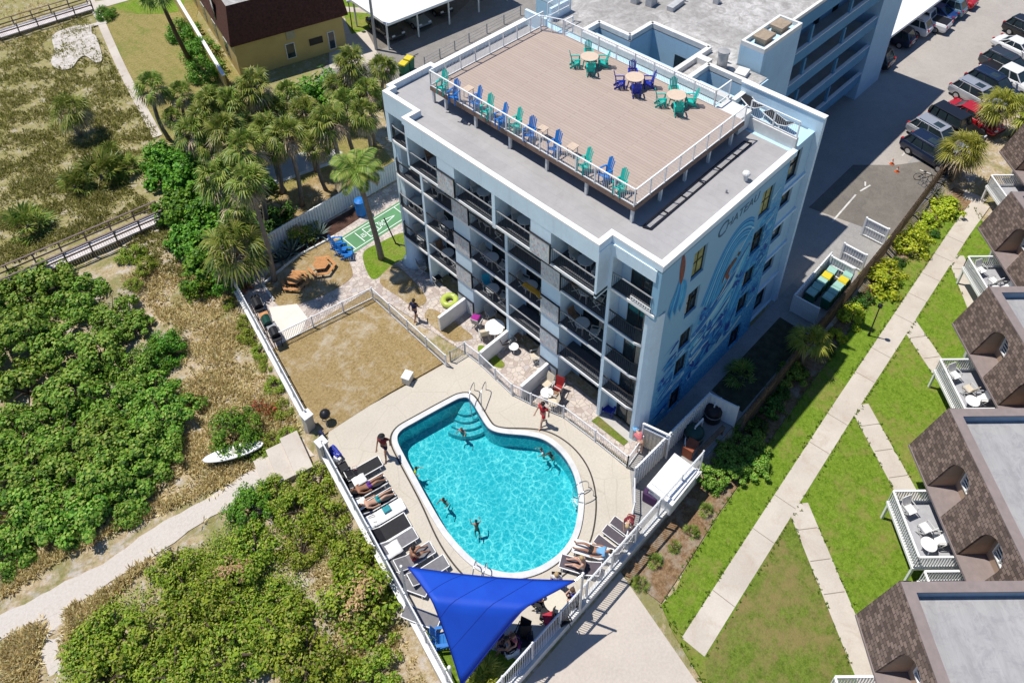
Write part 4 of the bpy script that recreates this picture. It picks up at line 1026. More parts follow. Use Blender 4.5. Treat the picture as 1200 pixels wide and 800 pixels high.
fence('patio_fence', 'short white picket fence closing the end of the narrow patio grass', [tuple(U(*q).xy) for q in ((735,548),(752,524))], 1.05, step=1.2)
fence('side_gate_fence', 'low white picket fence from the side gate down to the driveway railing', [(-2.0,-1.3), tuple(U(742,600).xy), (-5.0,-3.1)], 1.0)
fence('service_fence', 'tall white vinyl fence around the pool equipment yard', [(-2.1,-1.35), (4.4,-1.5), (4.75,-3.15)], 1.8, 'solid', m=VINYL)
fence('vinyl_fence', 'long white vinyl fence behind the shuffleboard court and agaves', [(-9.1,28.1), (-7.4,27.5), (5.6,27.4)], 1.75, 'solid', m=VINYL, step=2.4)
fence('wood_fence', 'old brown wooden fence between the service alley and the lawn hedge', [(5.0,-3.55,-.62),(12,-3.35,-.62),(24,-3.05,-.62),(36,-2.4,-.62)], 1.95, 'wood', m=OLDWOOD, step=2.4)
fence('bin_enclosure', 'white vinyl fence around the green and yellow lidded bins', [(19.6,-.95),(14.5,-1.1),(14.6,-2.75)], 1.5, 'solid', m=VINYL, step=1.6)
def louvre(x, y0, y1, h, lb):
    t = thing('louvre_screen', lb, 'screen', (x, y0, 0)); m_ = MB(); f_ = MB()
    L = y0-y1; f_.box(-.06,-L,h-.09,.06,0,h); f_.box(-.06,-L,.05,.06,0,.14); f_.box(-.06,-L,h*.5,.06,0,h*.5+.08)
    for q in range(9): yy = -L*(q+.5)/9; m_.obox((0,yy,h/2),(.03,L/9*.85,h-.2),.25)
    m_.build('slat_panel', FENCEG, t)
    fr = f_.build('frame', WHITE, t)
    for yy in (0,-L): p_ = MB(); p_.box(-.07,yy-.06,0,.07,yy+.06,h+.05); p_.build('post', WHITE, t)
louvre(19.2,-1.15,-2.75,1.6,'white louvred screen directly behind the green bins'); louvre(20.9,-1.2,-2.75,1.6,'middle one of the three white louvred screens past the bins'); louvre(24.3,-1.1,-2.7,1.6,'white louvred screen beside the worn asphalt patch, farthest from the bins')
for y, lb in ((13.85,'white patio divider beside the yellow swim ring'),(10.06,'white patio divider beside the big round patio table'),(6.65,'white patio divider beside the wicker armchair')):
    m_ = MB(); m_.box(-2.35,-.06,0,-.1,.06,1.25); m_.box(-2.4,-.09,1.25,-.1,.09,1.31); o = m_.build('patio_divider', WHITE); o.location = (0,y,0); tag(o, lb, 'wall')
# side gate of the hotel corner
t = thing('side_gate', 'white framed gate at the foot of the mural corner', 'gate', (.1,-.15,0), rad(-75))
m_ = MB()
for a, b in (((0,0,0),(0,0,2.1)),((1.5,0,0),(1.5,0,2.1)),((0,0,2.1),(1.5,0,2.1)),((0,0,1.75),(1.5,0,1.75))): m_.bar(a, b, .1)
m_.build('gate_frame', WHITE, t); m_ = MB(); m_.box(.08,-.03,.1,1.42,.03,1.65)
for q in range(6): m_.box(.1+q*.22,-.05,.1,.13+q*.22,.05,1.65)
m_.build('gate_leaf', mat('cream_gate_boards', (.55,.50,.42), .7, .1, 3), t)
# terrace gate
t = thing('terrace_gate', 'small black gate where the terrace fence meets the dry lawn corner', 'gate', tuple(U(528,424))); a = U(528,424); b = U(545,414); d = b-a
m_ = MB(); m_.bar((0,0,0),(0,0,1.05),.06); m_.bar(d,d+Vector((0,0,1.05)),.06); m_.build('gate_frame', GREYM, t)
m_ = MB()
for f in (.06,.95): m_.bar(d*.05+Vector((0,0,f)), d*.95+Vector((0,0,f)), .04)
for q in range(10): p = d*(.05+.1*q); m_.bar(p+Vector((0,0,.06)), p+Vector((0,0,.95)), .02)
m_.build('gate_leaf', GREYM, t)
# ---------------- boardwalks ----------------
PLANK = mat('grey_boardwalk_planks', (.58,.53,.52), .85, .2, 2, mode='world', bump=.4, bscale=8); RAILW = mat('dark_rail_timber', (.17,.125,.11), .9, .25, 2)
def boardwalk(lb, a, b, wd, z, n, pale=False):
    a = Vector((*a, z)); b = Vector((*b, z)); d = (b-a); u = d.normalized(); s = Vector((-u.y,u.x,0)); t = thing('boardwalk', lb, 'boardwalk', a)
    m_ = MB(); L = d.length; k = int(L/.16)
    for q in range(k): p = a+u*(q+.5)*L/k; m_.bar(p-s*wd/2, p+s*wd/2, .14, .05)
    m_.bar(a+s*wd*.4-Vector((0,0,.1)), b+s*wd*.4-Vector((0,0,.1)), .08, .14); m_.bar(a-s*wd*.4-Vector((0,0,.1)), b-s*wd*.4-Vector((0,0,.1)), .08, .14)
    m_.build('walk_planks', PLANK, t, True)
    for sg in (-1,1):
        o = s*sg*(wd/2+.05); m_ = MB(); up = Vector((0,0,1))
        m_.bar(a+o+up*1.0, b+o+up*1.0, .14, .05); m_.bar(a+o+up*.5, b+o+up*.5, .04, .12)
        m_.build('handrail', RAILW if not pale else OLDWOOD, t, True)
        for q in range(n+1): p = a+d*q/n+o; m_ = MB(); m_.bar(p-up*(z+.8), p+up*1.02, .1); m_.build('post', RAILW, t, True)
boardwalk('grey planked boardwalk with dark timber rails between the dune palmettos and the sea grape', (-21.5,37.6), (-9.8,36.2), 1.15, .35, 7)
boardwalk('dark railed beach boardwalk at the upper corner beside the pale sand patch', (-14,73.2), (.2,71.8), 1.7, .3, 8, True)
# ---------------- yellow building ----------------
YW = mat('yellow_stucco', (.50,.37,.14), .85, .08, .8, mode='world', bump=.25, bscale=14); BSH = mat('dark_brown_shakes', (.085,.032,.024), .9, .45, 5, bump=.7, bscale=16)
yb = thing('yellow_building', 'yellow stucco building with a tall dark brown shingled roof band', 'building', (4.0,48.6,-.05), rad(-14))
m_ = MB(); m_.box(.15,.15,0,10.4,22,3.6); m_.build('wall', YW, yb)
m_ = MB(); m_.prism([(-.15,-.15),(10.9,-.15),(10.9,22.4),(-.15,22.4)], 3.55, 3.75)
q0 = [(-.2,-.2,3.7),(10.9,-.2,3.7),(10.9,22.4,3.7),(-.2,22.4,3.7)]; q1 = [(.35,.35,7.3),(10.4,.35,7.3),(10.4,22,7.3),(.35,22,7.3)]
m_.add(q0+q1, [(0,1,5,4),(1,2,6,5),(2,3,7,6),(3,0,4,7)]); rf = m_.build('roof', BSH, yb)
m_ = MB(); m_.box(.35,.35,7.1,10.4,22,7.25); m_.build('flat_roof', M_RROOF, rf)
def pane_box(par, x0, y0, z0, x1, y1, z1, fr=WHITE_OLD):
    m_ = MB(); m_.box(x0,y0,z0,x1,y1,z1); w_ = m_.build('window', fr, par); dx_, dy_ = x1-x0, y1-y0
    m_ = MB()
    if dx_ > dy_: m_.box(x0+.08,y0-.02,z0+.08,x1-.08,y1+.02,z1-.08)
    else: m_.box(x0-.02,y0+.08,z0+.08,x1+.02,y1-.08,z1-.08)
    m_.build('pane', GLASS_D, w_)
pane_box(yb, 4.6,.1,.6,5.5,.16,2.2); pane_box(yb, 8.7,.1,.3,9.4,.16,2.2)
m_ = MB(); m_.box(6.9,.1,1.3,8.2,.16,2.0); m_.build('wall_vent', BLACK, yb)
m_ = MB(); m_.box(4.9,.08,2.6,5.7,.16,3.4); m_.build('utility_panel', mat('grey_yellow_panel', (.36,.33,.22), .7, .1, 3), yb)
pane_box(yb, -.12,4.0,4.2,-.02,4.9,6.4, BLACK)
for y in (3,7,11,15): pane_box(yb, .1,y,.6,.16,y+1.3,2.4)
t = thing('garden_wall', 'cream garden wall with a pale cap beside the yellow building', 'wall', (2.6,49.5,0), rad(-14))
m_ = MB(); m_.box(0,-1.5,-.1,.18,18,1.5); m_.build('wall', YW, t); m_ = MB(); m_.box(-.06,-1.55,1.5,.24,18.05,1.58); m_.build('cap', WHITE, t)
# ---------------- carports ----------------
CPR = mat('white_carport_sheet', (.72,.72,.71), .5, .04, .5)
def carport(lb, loc, rz, L, W, npost, h, edges):
    t = thing('carport', lb, 'carport', loc, rz); m_ = MB(); k = int(L/.45)
    m_.box(0,0,h,L,W,h+.1)
    for q in range(k): m_.box(L*q/k,.0,h+.1,L*q/k+.06,W,h+.135)
    m_.build('roof', CPR, t); m_ = MB(); m_.box(-.06,-.06,h-.12,L+.06,.0,h+.14); m_.box(-.06,.0,h-.12,.0,W,h+.14); m_.build('gutter', WHITE, t)
    for q in range(npost+1):
        for y in edges: p_ = MB(); p_.box(L*q/npost-.07 if q else .2,y-.06,0,L*q/npost+.07 if q else .34,y+.06,h); p_.build('post', WHITE_OLD, t)
carport('white corrugated carport over dark cars beside the rear drive', (16.4,42.4,0), rad(-5), 15, 7.0, 4, 3.0, (.6,6.4))
carport('long flat white carport beside the blue end of the rear wing', (44.6,8.15,0), rad(-2), 30, 6.0, 7, 2.75, (1.6,5.6))
# ---------------- town houses ----------------
def m_shingle():
    m, t, b = nodes('brown_roof_shingles'); b.inputs['Roughness'].default_value = .9
    co = coords(t, 'object'); sp = N(t, 'ShaderNodeSeparateXYZ'); t.links.new(co, sp.inputs[0])
    cb = N(t, 'ShaderNodeCombineXYZ'); t.links.new(sp.outputs[0], cb.inputs[0]); t.links.new(mth(t, 'ADD', sp.outputs[2], mth(t, 'MULTIPLY', sp.outputs[1], .3)), cb.inputs[1])
    br = N(t, 'ShaderNodeTexBrick'); t.links.new(cb.outputs[0], br.inputs['Vector']); br.inputs['Scale'].default_value = 1; br.inputs['Brick Width'].default_value = .26; br.inputs['Row Height'].default_value = .2
    br.inputs['Mortar Size'].default_value = .016; br.inputs['Mortar Smooth'].default_value = .3; br.inputs['Bias'].default_value = -.1
    br.inputs['Color1'].default_value = (.07,.047,.038,1); br.inputs['Color2'].default_value = (.27,.20,.165,1); br.inputs['Mortar'].default_value = (.03,.02,.018,1)
    n = noise(t, co, 2.2, 7, .8); c = mixc(t, mth(t, 'MULTIPLY', n, .45), br.outputs[0], (.13,.092,.078)); t.links.new(c, b.inputs['Base Color'])
    bumpn(t, b, br.outputs['Fac'], -.5, .05); return m
SHG = m_shingle(); TRIM = mat('grey_brown_coping', (.24,.195,.185), .8, .12, 2); MSTUC = mat('tan_stucco', (.40,.29,.21), .85, .1, 1.5); GREYW = mat('pale_grey_wall', (.50,.50,.53), .8, .08, 1.5)
def m_flat():
    m, t, b = nodes('streaked_grey_flat_roof'); b.inputs['Roughness'].default_value = .85
    co = coords(t, 'object'); n = noise(t, coords(t, 'object', (.5,2.2,1)), 1.0, 8, .75, .4); n2 = noise(t, co, 1.5, 8, .8, .6)
    br = N(t, 'ShaderNodeTexBrick'); t.links.new(co, br.inputs['Vector']); br.inputs['Scale'].default_value = 1; br.inputs['Brick Width'].default_value = 6; br.inputs['Row Height'].default_value = .95; br.inputs['Mortar Size'].default_value = .02
    for k_, v_ in (('Color1',(.31,.305,.305,1)),('Color2',(.36,.355,.355,1)),('Mortar',(.29,.285,.29,1))): br.inputs[k_].default_value = v_
    mp = t.nodes.new('ShaderNodeMapping'); mp.inputs['Rotation'].default_value = (0,0,rad(90)); t.links.new(co, mp.inputs[0])
    c = mixc(t, .55, br.outputs[0], ramp(t, n, [(.3, (.24,.235,.235)), (.55, (.37,.36,.355)), (.8, (.46,.45,.44))]))
    c = mixc(t, ramp(t, n2, [(.48, (0,0,0)), (.62, (.6,.6,.6))]), c, (.24,.23,.24)); t.links.new(c, b.inputs['Base Color']); return m
FLAT = m_flat()
ZE, ZP = 3.0, 6.2      # eave and parapet above the house's own ground
house = thing('town_house', 'h', 'house', (0,0,0))
Wd, Dp = 8.4, 17.0
m_ = MB(); m_.box(.0,.35,0,Wd,Dp,3.0); m_.build('ground_floor_wall', GREYW, house)
m_ = MB(); m_.box(.12,1.4,3.0,Wd,Dp-.1,ZP-.66); m_.build('upper_wall', MSTUC, house)
m_ = MB(); m_.box(.3,.36,ZP-.62,Wd,Dp,ZP-.55); m_.build('flat_roof', FLAT, house)
m_ = MB()
m_.box(-.02,-.02,ZP-.62,Wd,.33,ZP-.06); m_.box(-.02,.33,ZP-.62,.3,Dp,ZP-.06); m_.build('parapet', mat('shade_blue_parapet', (.22,.31,.40), .8, .1, 2), house)  # blue shadow of the inner faces put into the parapet colour
m_ = MB(); m_.box(-.08,-.1,ZP-.06,Wd,.38,ZP); m_.box(-.08,.38,ZP-.06,.36,Dp,ZP); m_.build('coping', TRIM, house)
def slope(z): f = (ZP-.04-z)/(ZP-.04-ZE); return -.1-1.05*f          # y of the mansard face at height z
mz = MB(); OPEN = [(2.15,3.75),(5.55,7.15)]
def mquad(x0, z0, x1, z1):
    y0, y1 = slope(z0), slope(z1); t_ = .14
    mz.add([(x0,y0,z0),(x1,y0,z0),(x1,y1,z1),(x0,y1,z1),(x0,y0+t_,z0),(x1,y0+t_,z0),(x1,y1+t_,z1),(x0,y1+t_,z1)], [(0,1,2,3),(7,6,5,4),(0,4,5,1),(1,5,6,2),(2,6,7,3),(3,7,4,0)])
ZA = 5.45
edges_ = [-.15]+[v for o in OPEN for v in o]+[Wd]
for i in range(0, len(edges_), 2): mquad(edges_[i], ZE, edges_[i+1], ZP-.05)
NA = 8
for a, b in OPEN:          # arched head of each opening
    r = (b-a)/2; c = (a+b)/2
    for q in range(NA):
        t0, t1 = math.pi*q/NA, math.pi*(q+1)/NA
        x0, x1 = c-r*math.cos(t0), c-r*math.cos(t1); z0, z1 = ZA-.75+.75*math.sin(t0), ZA-.75+.75*math.sin(t1); zt = ZP-.05
        P_ = [(x0,slope(z0),z0),(x1,slope(z1),z1),(x1,slope(zt),zt),(x0,slope(zt),zt)]
        mz.add(P_+[(x,y+.14,z) for x,y,z in P_], [(0,1,2,3),(7,6,5,4),(0,4,5,1)])
mz.add([(-.15,slope(ZE),ZE),(-.15,.4,ZE),(-.15,.4,ZP-.1),(-.15,slope(ZP-.05),ZP-.05)], [(3,2,1,0)])
mz.build('shingled_mansard', SHG, house)
m_ = MB(); m_.box(-.15,slope(ZE)-.04,ZE-.16,Wd,.4,ZE-.02); 
m_.build('eave_board', TRIM, house)
for a, b in OPEN:
    m_ = MB(); m_.box(a-.02,.25,2.4,b+.02,.35,ZA+.2)          # back wall of the recess
    for x in (a-.06, b): m_.add([(x,slope(ZE)+.1,ZE-.0),(x+.06,slope(ZE)+.1,ZE),(x+.06,.25,ZE),(x,.25,ZE),(x,slope(ZA-.6)+.1,ZA-.6),(x+.06,slope(ZA-.6)+.1,ZA-.6),(x+.06,.25,ZA+.1),(x,.25,ZA+.1)], [(3,2,1,0),(4,5,6,7),(0,1,5,4),(1,2,6,5),(2,3,7,6),(3,0,4,7)])
    m_.build('recess_wall', MSTUC, house)
    m_ = MB()
    for q in ((a+.25,3.75,a+.33,5.2),(b-.33,3.75,b-.25,5.2),(a+.33,5.12,b-.33,5.2),(a+.33,3.75,b-.33,3.83),((a+b)/2-.03,3.83,(a+b)/2+.03,5.12)): m_.box(q[0],.14,q[1],q[2],.249,q[3])
    for q in range(5): m_.box(a+.34,.2,3.95+q*.24,b-.34,.235,4.03+q*.24)
    w_ = m_.build('window', WHITE, house); m_ = MB(); m_.box(a+.33,.236,3.83,b-.33,.248,5.12); m_.build('pane', GLASS_D, w_)
for a, b in ((2.3,4.3),(5.8,7.8)):
    m_ = MB(); m_.box(a,.28,.9,b,.349,2.8); w_ = m_.build('door', FRAME, house); m_ = MB(); m_.box(a+.08,.262,.98,(a+b)/2-.04,.279,2.72); m_.box((a+b)/2+.04,.262,.98,b-.08,.279,2.72); m_.build('pane', mat('green_glass', (.02,.06,.055), .08, .3, 1), w_)
for a, b in ((2.1,5.5),(6.05,8.3)):
    y0, y1, zb_ = -2.5, -.3 if a < 3 else -.3, .5+1.0
    m_ = MB(); m_.box(a,-2.75,zb_-.18,b,.34,zb_); bal = m_.build('balcony', WHITE, house); m_ = MB(); m_.box(a+.1,-2.65,zb_+.002,b-.1,.33,zb_+.012); m_.build('balcony_floor', mat('grey_balcony_coating', (.36,.36,.38), .8, .12, 2), bal)
    m_ = MB()
    runs = (((a+.05,.0),(a+.05,-2.7)),((a+.05,-2.7),(b-.05,-2.7)),((b-.05,-2.7),(b-.05,.0)))
    for p, q in runs:
        p = Vector((*p, zb_)); q = Vector((*q, zb_)); d = q-p; up = Vector((0,0,1))
        m_.bar(p+up*1.02, q+up*1.02, .1, .06); m_.bar(p+up*.1, q+up*.1, .06, .06); n_ = int(d.length/.13)
        for s_ in range(n_+1): pp = p+d*s_/n_; m_.bar(pp+up*.1, pp+up*1.0, .05, .04)
    m_.build('railing', WHITE, bal)
    for x in (a+.1, b-.1): p_ = MB(); p_.box(x-.06,-2.7,0,x+.06,-2.58,zb_-.18); p_.build('support_post', WHITE, bal)
HP_ = Proto(house)
HOUSES = [((9.35,-11.8), 'brown shingled town house with white balcony chairs, in the middle of the row'),
          ((-.40,-13.75), 'brown shingled town house whose grey flat roof fills the lower right corner'),
          ((19.0,-10.15), 'brown shingled town house just above the middle one, with cream balcony chairs'),
          ((28.45,-8.05), 'brown shingled town house at the right edge beside the top of the main walk'),
          ((38.0,-6.0), 'brown shingled town house behind the two palms beside the parked cars')]
houses = [HP_.put((x, y, ZR), rad(225), lb, 'town houses along the lawn') for (x, y), lb in HOUSES]
HP_.done()
for (px, py, lb) in ((1130,235,'a'),): pass
m_ = MB(); m_.box(0,0,0,3.5,2.4,.06)
o = sheet('house_entry_walk', P2([(1135,208),(1165,185),(1180,215),(1150,240),(1128,232)], ZR), ZR+.03, M_WALK, (), .1)
t = thing('street_lamp', 'thin black lamp post standing on the lawn beside the main walk', 'lamp post', tuple(U(1018,393,ZR)))
m_ = MB(); m_.cyl((0,0,0),(0,0,2.6),.05,.035); m_.cyl((0,0,0),(0,0,.25),.09,.07); m_.build('post', BLACK, t); m_ = MB(); m_.lathe([(.05,2.6),(.14,2.7),(.14,2.9),(.03,3.0)], (0,0,0), 10); m_.build('lantern', BLACK, t)
t = thing('utility_pole', 'tall grey utility pole beside the far carport', 'pole', tuple(U(441,58)))
m_ = MB(); m_.cyl((0,0,0),(0,0,10),.16,.1); m_.build('shaft', GREYM, t); m_ = MB(); m_.bar((-.7,0,9.5),(.7,0,9.5),.1); m_.build('crossarm', GREYM, t)
t = thing('globe_lamp', 'black lamp post with a white globe beside the yellow building', 'lamp post', tuple(U(413,35)))
m_ = MB(); m_.cyl((0,0,0),(0,0,3.0),.06,.045); m_.build('post', BLACK, t); m_ = MB(); m_.ell((0,0,3.2),(.22,.22,.22)); m_.build('globe', WHITE, t, smooth=True)
fence('chain_fence', 'thin wire fence along the edge of the rear drive', [tuple(U(*q).xy) for q in ((498,78),(550,50),(610,18))], 1.0, 'wire', m=GREYM, step=2.2)
# ---------------- vegetation ----------------
LEAF_SG = leafmat('sea_grape_leaf', [(0.039,0.103,0.012),(0.094,0.222,0.019),(0.158,0.326,0.031),(0.221,0.394,0.047),(0.346,0.463,0.077),(0.281,0.324,0.072)], .25)
LEAF_G = leafmat('bright_green_leaf', [(0.036,0.110,0.012),(0.070,0.200,0.016),(0.140,0.330,0.024),(0.220,0.400,0.036)], .25)
LEAF_D = leafmat('deep_green_leaf', [(0.024,0.070,0.012),(0.060,0.150,0.020),(0.110,0.220,0.030)], .2)
LEAF_Y = leafmat('yellow_green_leaf', [(0.203,0.320,0.020),(0.456,0.540,0.034),(0.641,0.675,0.050),(0.270,0.405,0.034)], .3)
LEAF_SC = leafmat('dune_scrub_leaf', [(0.071,0.143,0.013),(0.158,0.259,0.018),(0.269,0.369,0.028),(0.363,0.434,0.044),(0.316,0.269,0.077)], .25)
LEAF_R = leafmat('red_leaf', [(0.200,0.040,0.030),(0.560,0.060,0.060),(0.100,0.140,0.020),(0.400,0.100,0.040)], .2)
LEAF_B = leafmat('dead_brown_leaf', [(0.300,0.170,0.090),(0.560,0.340,0.180),(0.400,0.260,0.140)], .1)
FROND = leafmat('palm_frond', [(0.056,0.108,0.018),(0.141,0.218,0.030),(0.244,0.299,0.052),(0.376,0.362,0.105)], .2, .45)
FROND_DEAD = leafmat('dead_palm_frond', [(0.191,0.137,0.080),(0.382,0.286,0.174),(0.528,0.429,0.295),(0.265,0.186,0.121)], .1)
FROND_Y = leafmat('yellowish_palm_frond', [(0.150,0.195,0.022),(0.330,0.352,0.045),(0.465,0.450,0.090)], .25)
DRYB = leafmat('dry_grass_blade', [(0.260,0.179,0.077),(0.540,0.399,0.192),(0.758,0.599,0.328),(0.900,0.799,0.500),(0.340,0.299,0.097)], .45, .8)
OLIVEB = leafmat('olive_grass_blade', [(0.138,0.150,0.034),(0.263,0.269,0.057),(0.388,0.388,0.103),(0.525,0.488,0.230),(0.362,0.450,0.063)], .5, .8)
BARK = mat('grey_palm_bark', (.20,.165,.135), .95, .3, 5, bump=.5, bscale=14); STEM = mat('dark_stem', (.09,.065,.045), .95, .3, 6)
def leafq(C, Nn, L, W, r):
    """one diamond leaf for each centre and normal"""
    n = len(C); Nn = Nn/np.maximum(1e-6, np.linalg.norm(Nn, axis=1, keepdims=True))
    a = r.normal(size=(n,3)); u = a-(a*Nn).sum(1, keepdims=True)*Nn; u /= np.maximum(1e-6, np.linalg.norm(u, axis=1, keepdims=True)); v = np.cross(Nn, u)
    L = np.broadcast_to(L, (n,)).reshape(-1,1); W = np.broadcast_to(W, (n,)).reshape(-1,1)
    V = np.stack([C-u*L, C+v*W+u*L*.1, C+u*L, C-v*W+u*L*.1], 1).reshape(-1,3)
    return V, np.arange(4*n).reshape(-1,4)
def cloud(seed, n, R, size, clumps=26, asp=.75, jit=.9, sd=.25, low=-.15, spread=.35):
    r = np.random.default_rng(seed); R = np.array(R)
    d = r.normal(size=(clumps,3)); d /= np.linalg.norm(d, axis=1, keepdims=True); d[:,2] = np.abs(d[:,2])*1.0+low*r.random(clumps)
    cc = d*(r.uniform(.5,.95,(clumps,1)))
    k = r.integers(0, clumps, n); cs = r.uniform(.6,1.3,clumps)
    off = r.normal(size=(n,3)); off /= np.linalg.norm(off, axis=1, keepdims=True); off *= (sd*cs[k]*r.random(n)**.4)[:,None]
    p = cc[k]+off; p[:,2] = np.maximum(p[:,2], -.05+r.random(n)*.1)
    nn = off/ sd*.6+p*.5+np.array([0,0,.35])+r.normal(size=(n,3))*spread
    s = size*r.uniform(.7,1.25,n)
    return leafq(p*R, nn, s, s*asp, r)
def bush_proto(name, seed, n, R, size, m, clumps=26, asp=.75, stem=True, dead=None, **kw):
    t = thing(name, 'x', 'shrub'); V, F = cloud(seed, n, R, size, clumps, asp, **kw); V = V+np.array([0,0,R[2]*.12])
    mesh_np('foliage', V, F, m, t)
    if dead: V, F = cloud(seed+9, dead, (R[0]*.6,R[1]*.6,R[2]*.35), size*.7, 12, asp); mesh_np('dead_top', V+np.array([0,0,R[2]*.75]), F, LEAF_B, t)
    if stem:
        m_ = MB(); rr_ = rng(seed)
        for q in range(5): a = q*1.26+rr_.random(); m_.tube([(0,0,-.15),(R[0]*.25*math.cos(a),R[1]*.25*math.sin(a),R[2]*.4),(R[0]*.6*math.cos(a),R[1]*.6*math.sin(a),R[2]*.75)], [.07,.05,.02], 5)
        m_.build('stem', STEM, t)
    return Proto(t)
SG = [bush_proto('sea_grape_bush', 10+i, 4200, (2.6,2.6,1.85), .112, LEAF_SG, 26, .85, sd=.23) for i in range(3)]
SGT = [bush_proto('sea_grape_tree', 20+i, 3000, (2.5,2.5,3.2), .15, LEAF_G, 46, .8, sd=.24) for i in range(2)]
RB = [bush_proto('round_bush', 30+i, 3400, (1.5,1.5,1.35), .07, LEAF_G, 60, .5, sd=.22) for i in range(2)]
RBD = bush_proto('round_bush', 34, 2600, (1.9,1.9,1.9), .09, LEAF_SC, 50, .6, dead=420, sd=.24)
SCB = [bush_proto('dune_shrub', 40+i, 2800, (1.2,1.2,.9), .058, LEAF_SC, 30, .6, sd=.28) for i in range(3)]
HB = [bush_proto('hedge_bush', 50+i, 1500, (1.25,1.25,1.25), .10, LEAF_Y, 26, .55, sd=.28) for i in range(2)]
GB = bush_proto('green_bush', 55, 1500, (1.1,1.1,1.1), .09, LEAF_D, 30, .55, sd=.26)
TREE = bush_proto('broadleaf_tree', 57, 2600, (2.4,2.4,3.4), .15, LEAF_G, 36, .6, sd=.26)
RED = bush_proto('red_leaved_shrub', 58, 500, (.8,.8,.8), .08, LEAF_R, 14, .5, sd=.3)
def at(px, py, z, zb=None):
    p = U(px, py, z); return (p.x, p.y, zg(p.x, p.y) if zb is None else zb)
rv = rng(77)
def rowcol(pts, gap=26):
    """row from the top and place from the left for every pixel position"""
    od = sorted(range(len(pts)), key=lambda i: pts[i][1]); rows = []; 
    for i in od:
        if rows and pts[i][1]-pts[rows[-1][0]][1] <= gap: rows[-1].append(i)
        else: rows.append([i])
    out = {}
    for r_, row in enumerate(rows):
        for c_, i in enumerate(sorted(row, key=lambda i: pts[i][0])): out[i] = (ORD[r_], ORD[c_])
    return out
def put(P, px, py, z, sc, lb, group=None, cat=None, szz=None, zb=None):
    pr = P[rv.randrange(len(P))] if isinstance(P, list) else P
    s = (sc*rv.uniform(.92,1.08), sc*rv.uniform(.92,1.08), sc*(szz or 1)*rv.uniform(.92,1.08))
    o = pr.put(at(px, py, z, zb), rv.random()*6.28, lb, group, s)
    if cat: o['category'] = cat
    return o
SGL = [(12,345),(52,338),(95,345),(135,365),(165,372,.7),(20,392),(70,398),(118,405),(165,425,.75),(25,445),(80,452),(135,462),(180,452),(200,480),(15,500),(65,505),(118,512),(168,520),(200,515,.7),(20,555),(72,560),(125,562),(165,562,.8),(15,605),(55,598),(100,598,.9),(140,590,.7),(5,636,.7),(-25,420),(-30,520)]
SGRC = rowcol(SGL)
for i, q in enumerate(SGL): put(SG, q[0]*.93, q[1]-4-(8 if q[1] > 540 else 0), .8, (q[2] if len(q) > 2 else 1.0)*rv.uniform(.78,.96), 'sea grape bush, %s row of the thicket down from the boardwalk, %s from the left' % SGRC[i], 'sea grape thicket above the path', 'bush')
for q, lb in (((192,404),'smooth bright green bush at the top of the sea grape thicket'),((270,502),'round green bush above the white paddle board'),((287,588),'round green bush by the sandy path below the landing steps'),((175,412),'smooth bright green bush half sunk in the sea grape thicket')):
    put(RB, q[0], q[1]-6, .7, 1.25 if q[0] == 270 else 1.05, lb, None, 'bush')
for ti, (q, sc) in enumerate((((196,186),.8),((222,205),.95),((242,240),.9),((205,228),.85),((258,268),.95),((238,296),.85),((215,262),.7),((265,305),.6),((182,168),.65))):
    put(SGT, q[0], q[1], 2.0, sc, ['bright green sea grape tree touching the right hand end of the small palmettos','bright green sea grape tree in the upper middle of the clump','sea grape tree left of the palm that leans over the clump','bright green sea grape tree closest to the boardwalk handrail end','sea grape tree under the broad low palm at the fence corner','lowest large sea grape tree, below the end of the boardwalk','sea grape tree growing over the last planks of the boardwalk','smallest sea grape tree, next to the vinyl fence corner','small sea grape tree nearest the end of the narrow sidewalk'][ti], 'sea grape trees by the boardwalk', 'tree')
put(TREE, 372, 95, 3.2, 1.15, 'leafy green tree between the palms in front of the yellow building', None, 'tree'); put(TREE, 350, 110, 2.6, .8, 'smaller leafy tree on the left of the one before the yellow building', None, 'tree')
for q, lb in (((212,32),'green shrub nearest the top beside the cream garden wall'),((232,55),'dark green shrub midway along the cream garden wall'),((238,78),'round shrub near the lower end of the cream garden wall')): put(RB, q[0], q[1], 1.0, 1.35, lb, 'shrubs by the garden wall', 'shrub')
put(RB, 122, 14, .6, .9, 'small round bush where the narrow sidewalk starts', None, 'shrub')
put(RBD, 345, 262, 1.2, .8, 'dark shrub behind the vinyl fence under the tall leaning palm', None, 'shrub'); put(GB, 318, 252, 1.0, 1.7, 'dark green bush under the palms behind the vinyl fence', None, 'shrub')
for q, sc, lb in (((422,705),1.15,'large rounded dune bush with a brown dead top near the pool fence'),((270,672),.85,'dune bush with a brown dead top among the green scrub'),((230,328),.75,'dark feathery dune bush below the boardwalk end')): put(RBD, q[0], q[1]-6, .8, sc, lb, None, 'bush')
DSL = [(385,605,.9),(345,590,.9),(320,575,.8),(425,660,1.0),(410,640,.8),(355,770,1.1),(330,740,1),(385,795,.9),(440,790,.8),(295,640,.9),(200,660,.9),(130,740,1.),(180,735,1.),(230,720,1.),(120,785,1),(200,785,1.),(270,760,1.1),(310,700,.9),(255,700,.9),(350,640,.8),(175,770,.9),(100,760,.9),(290,720,.8),(370,560,.8),(215,690,.9)]
DSRC = rowcol(DSL, 22)
for i, (x, y, s) in enumerate(DSL):
    put(SCB, x, y-4, .4, s*1.4, 'dune shrub below the sandy path, %s row down from the steps, %s from the left' % DSRC[i], 'dune shrubs below the path', 'shrub')
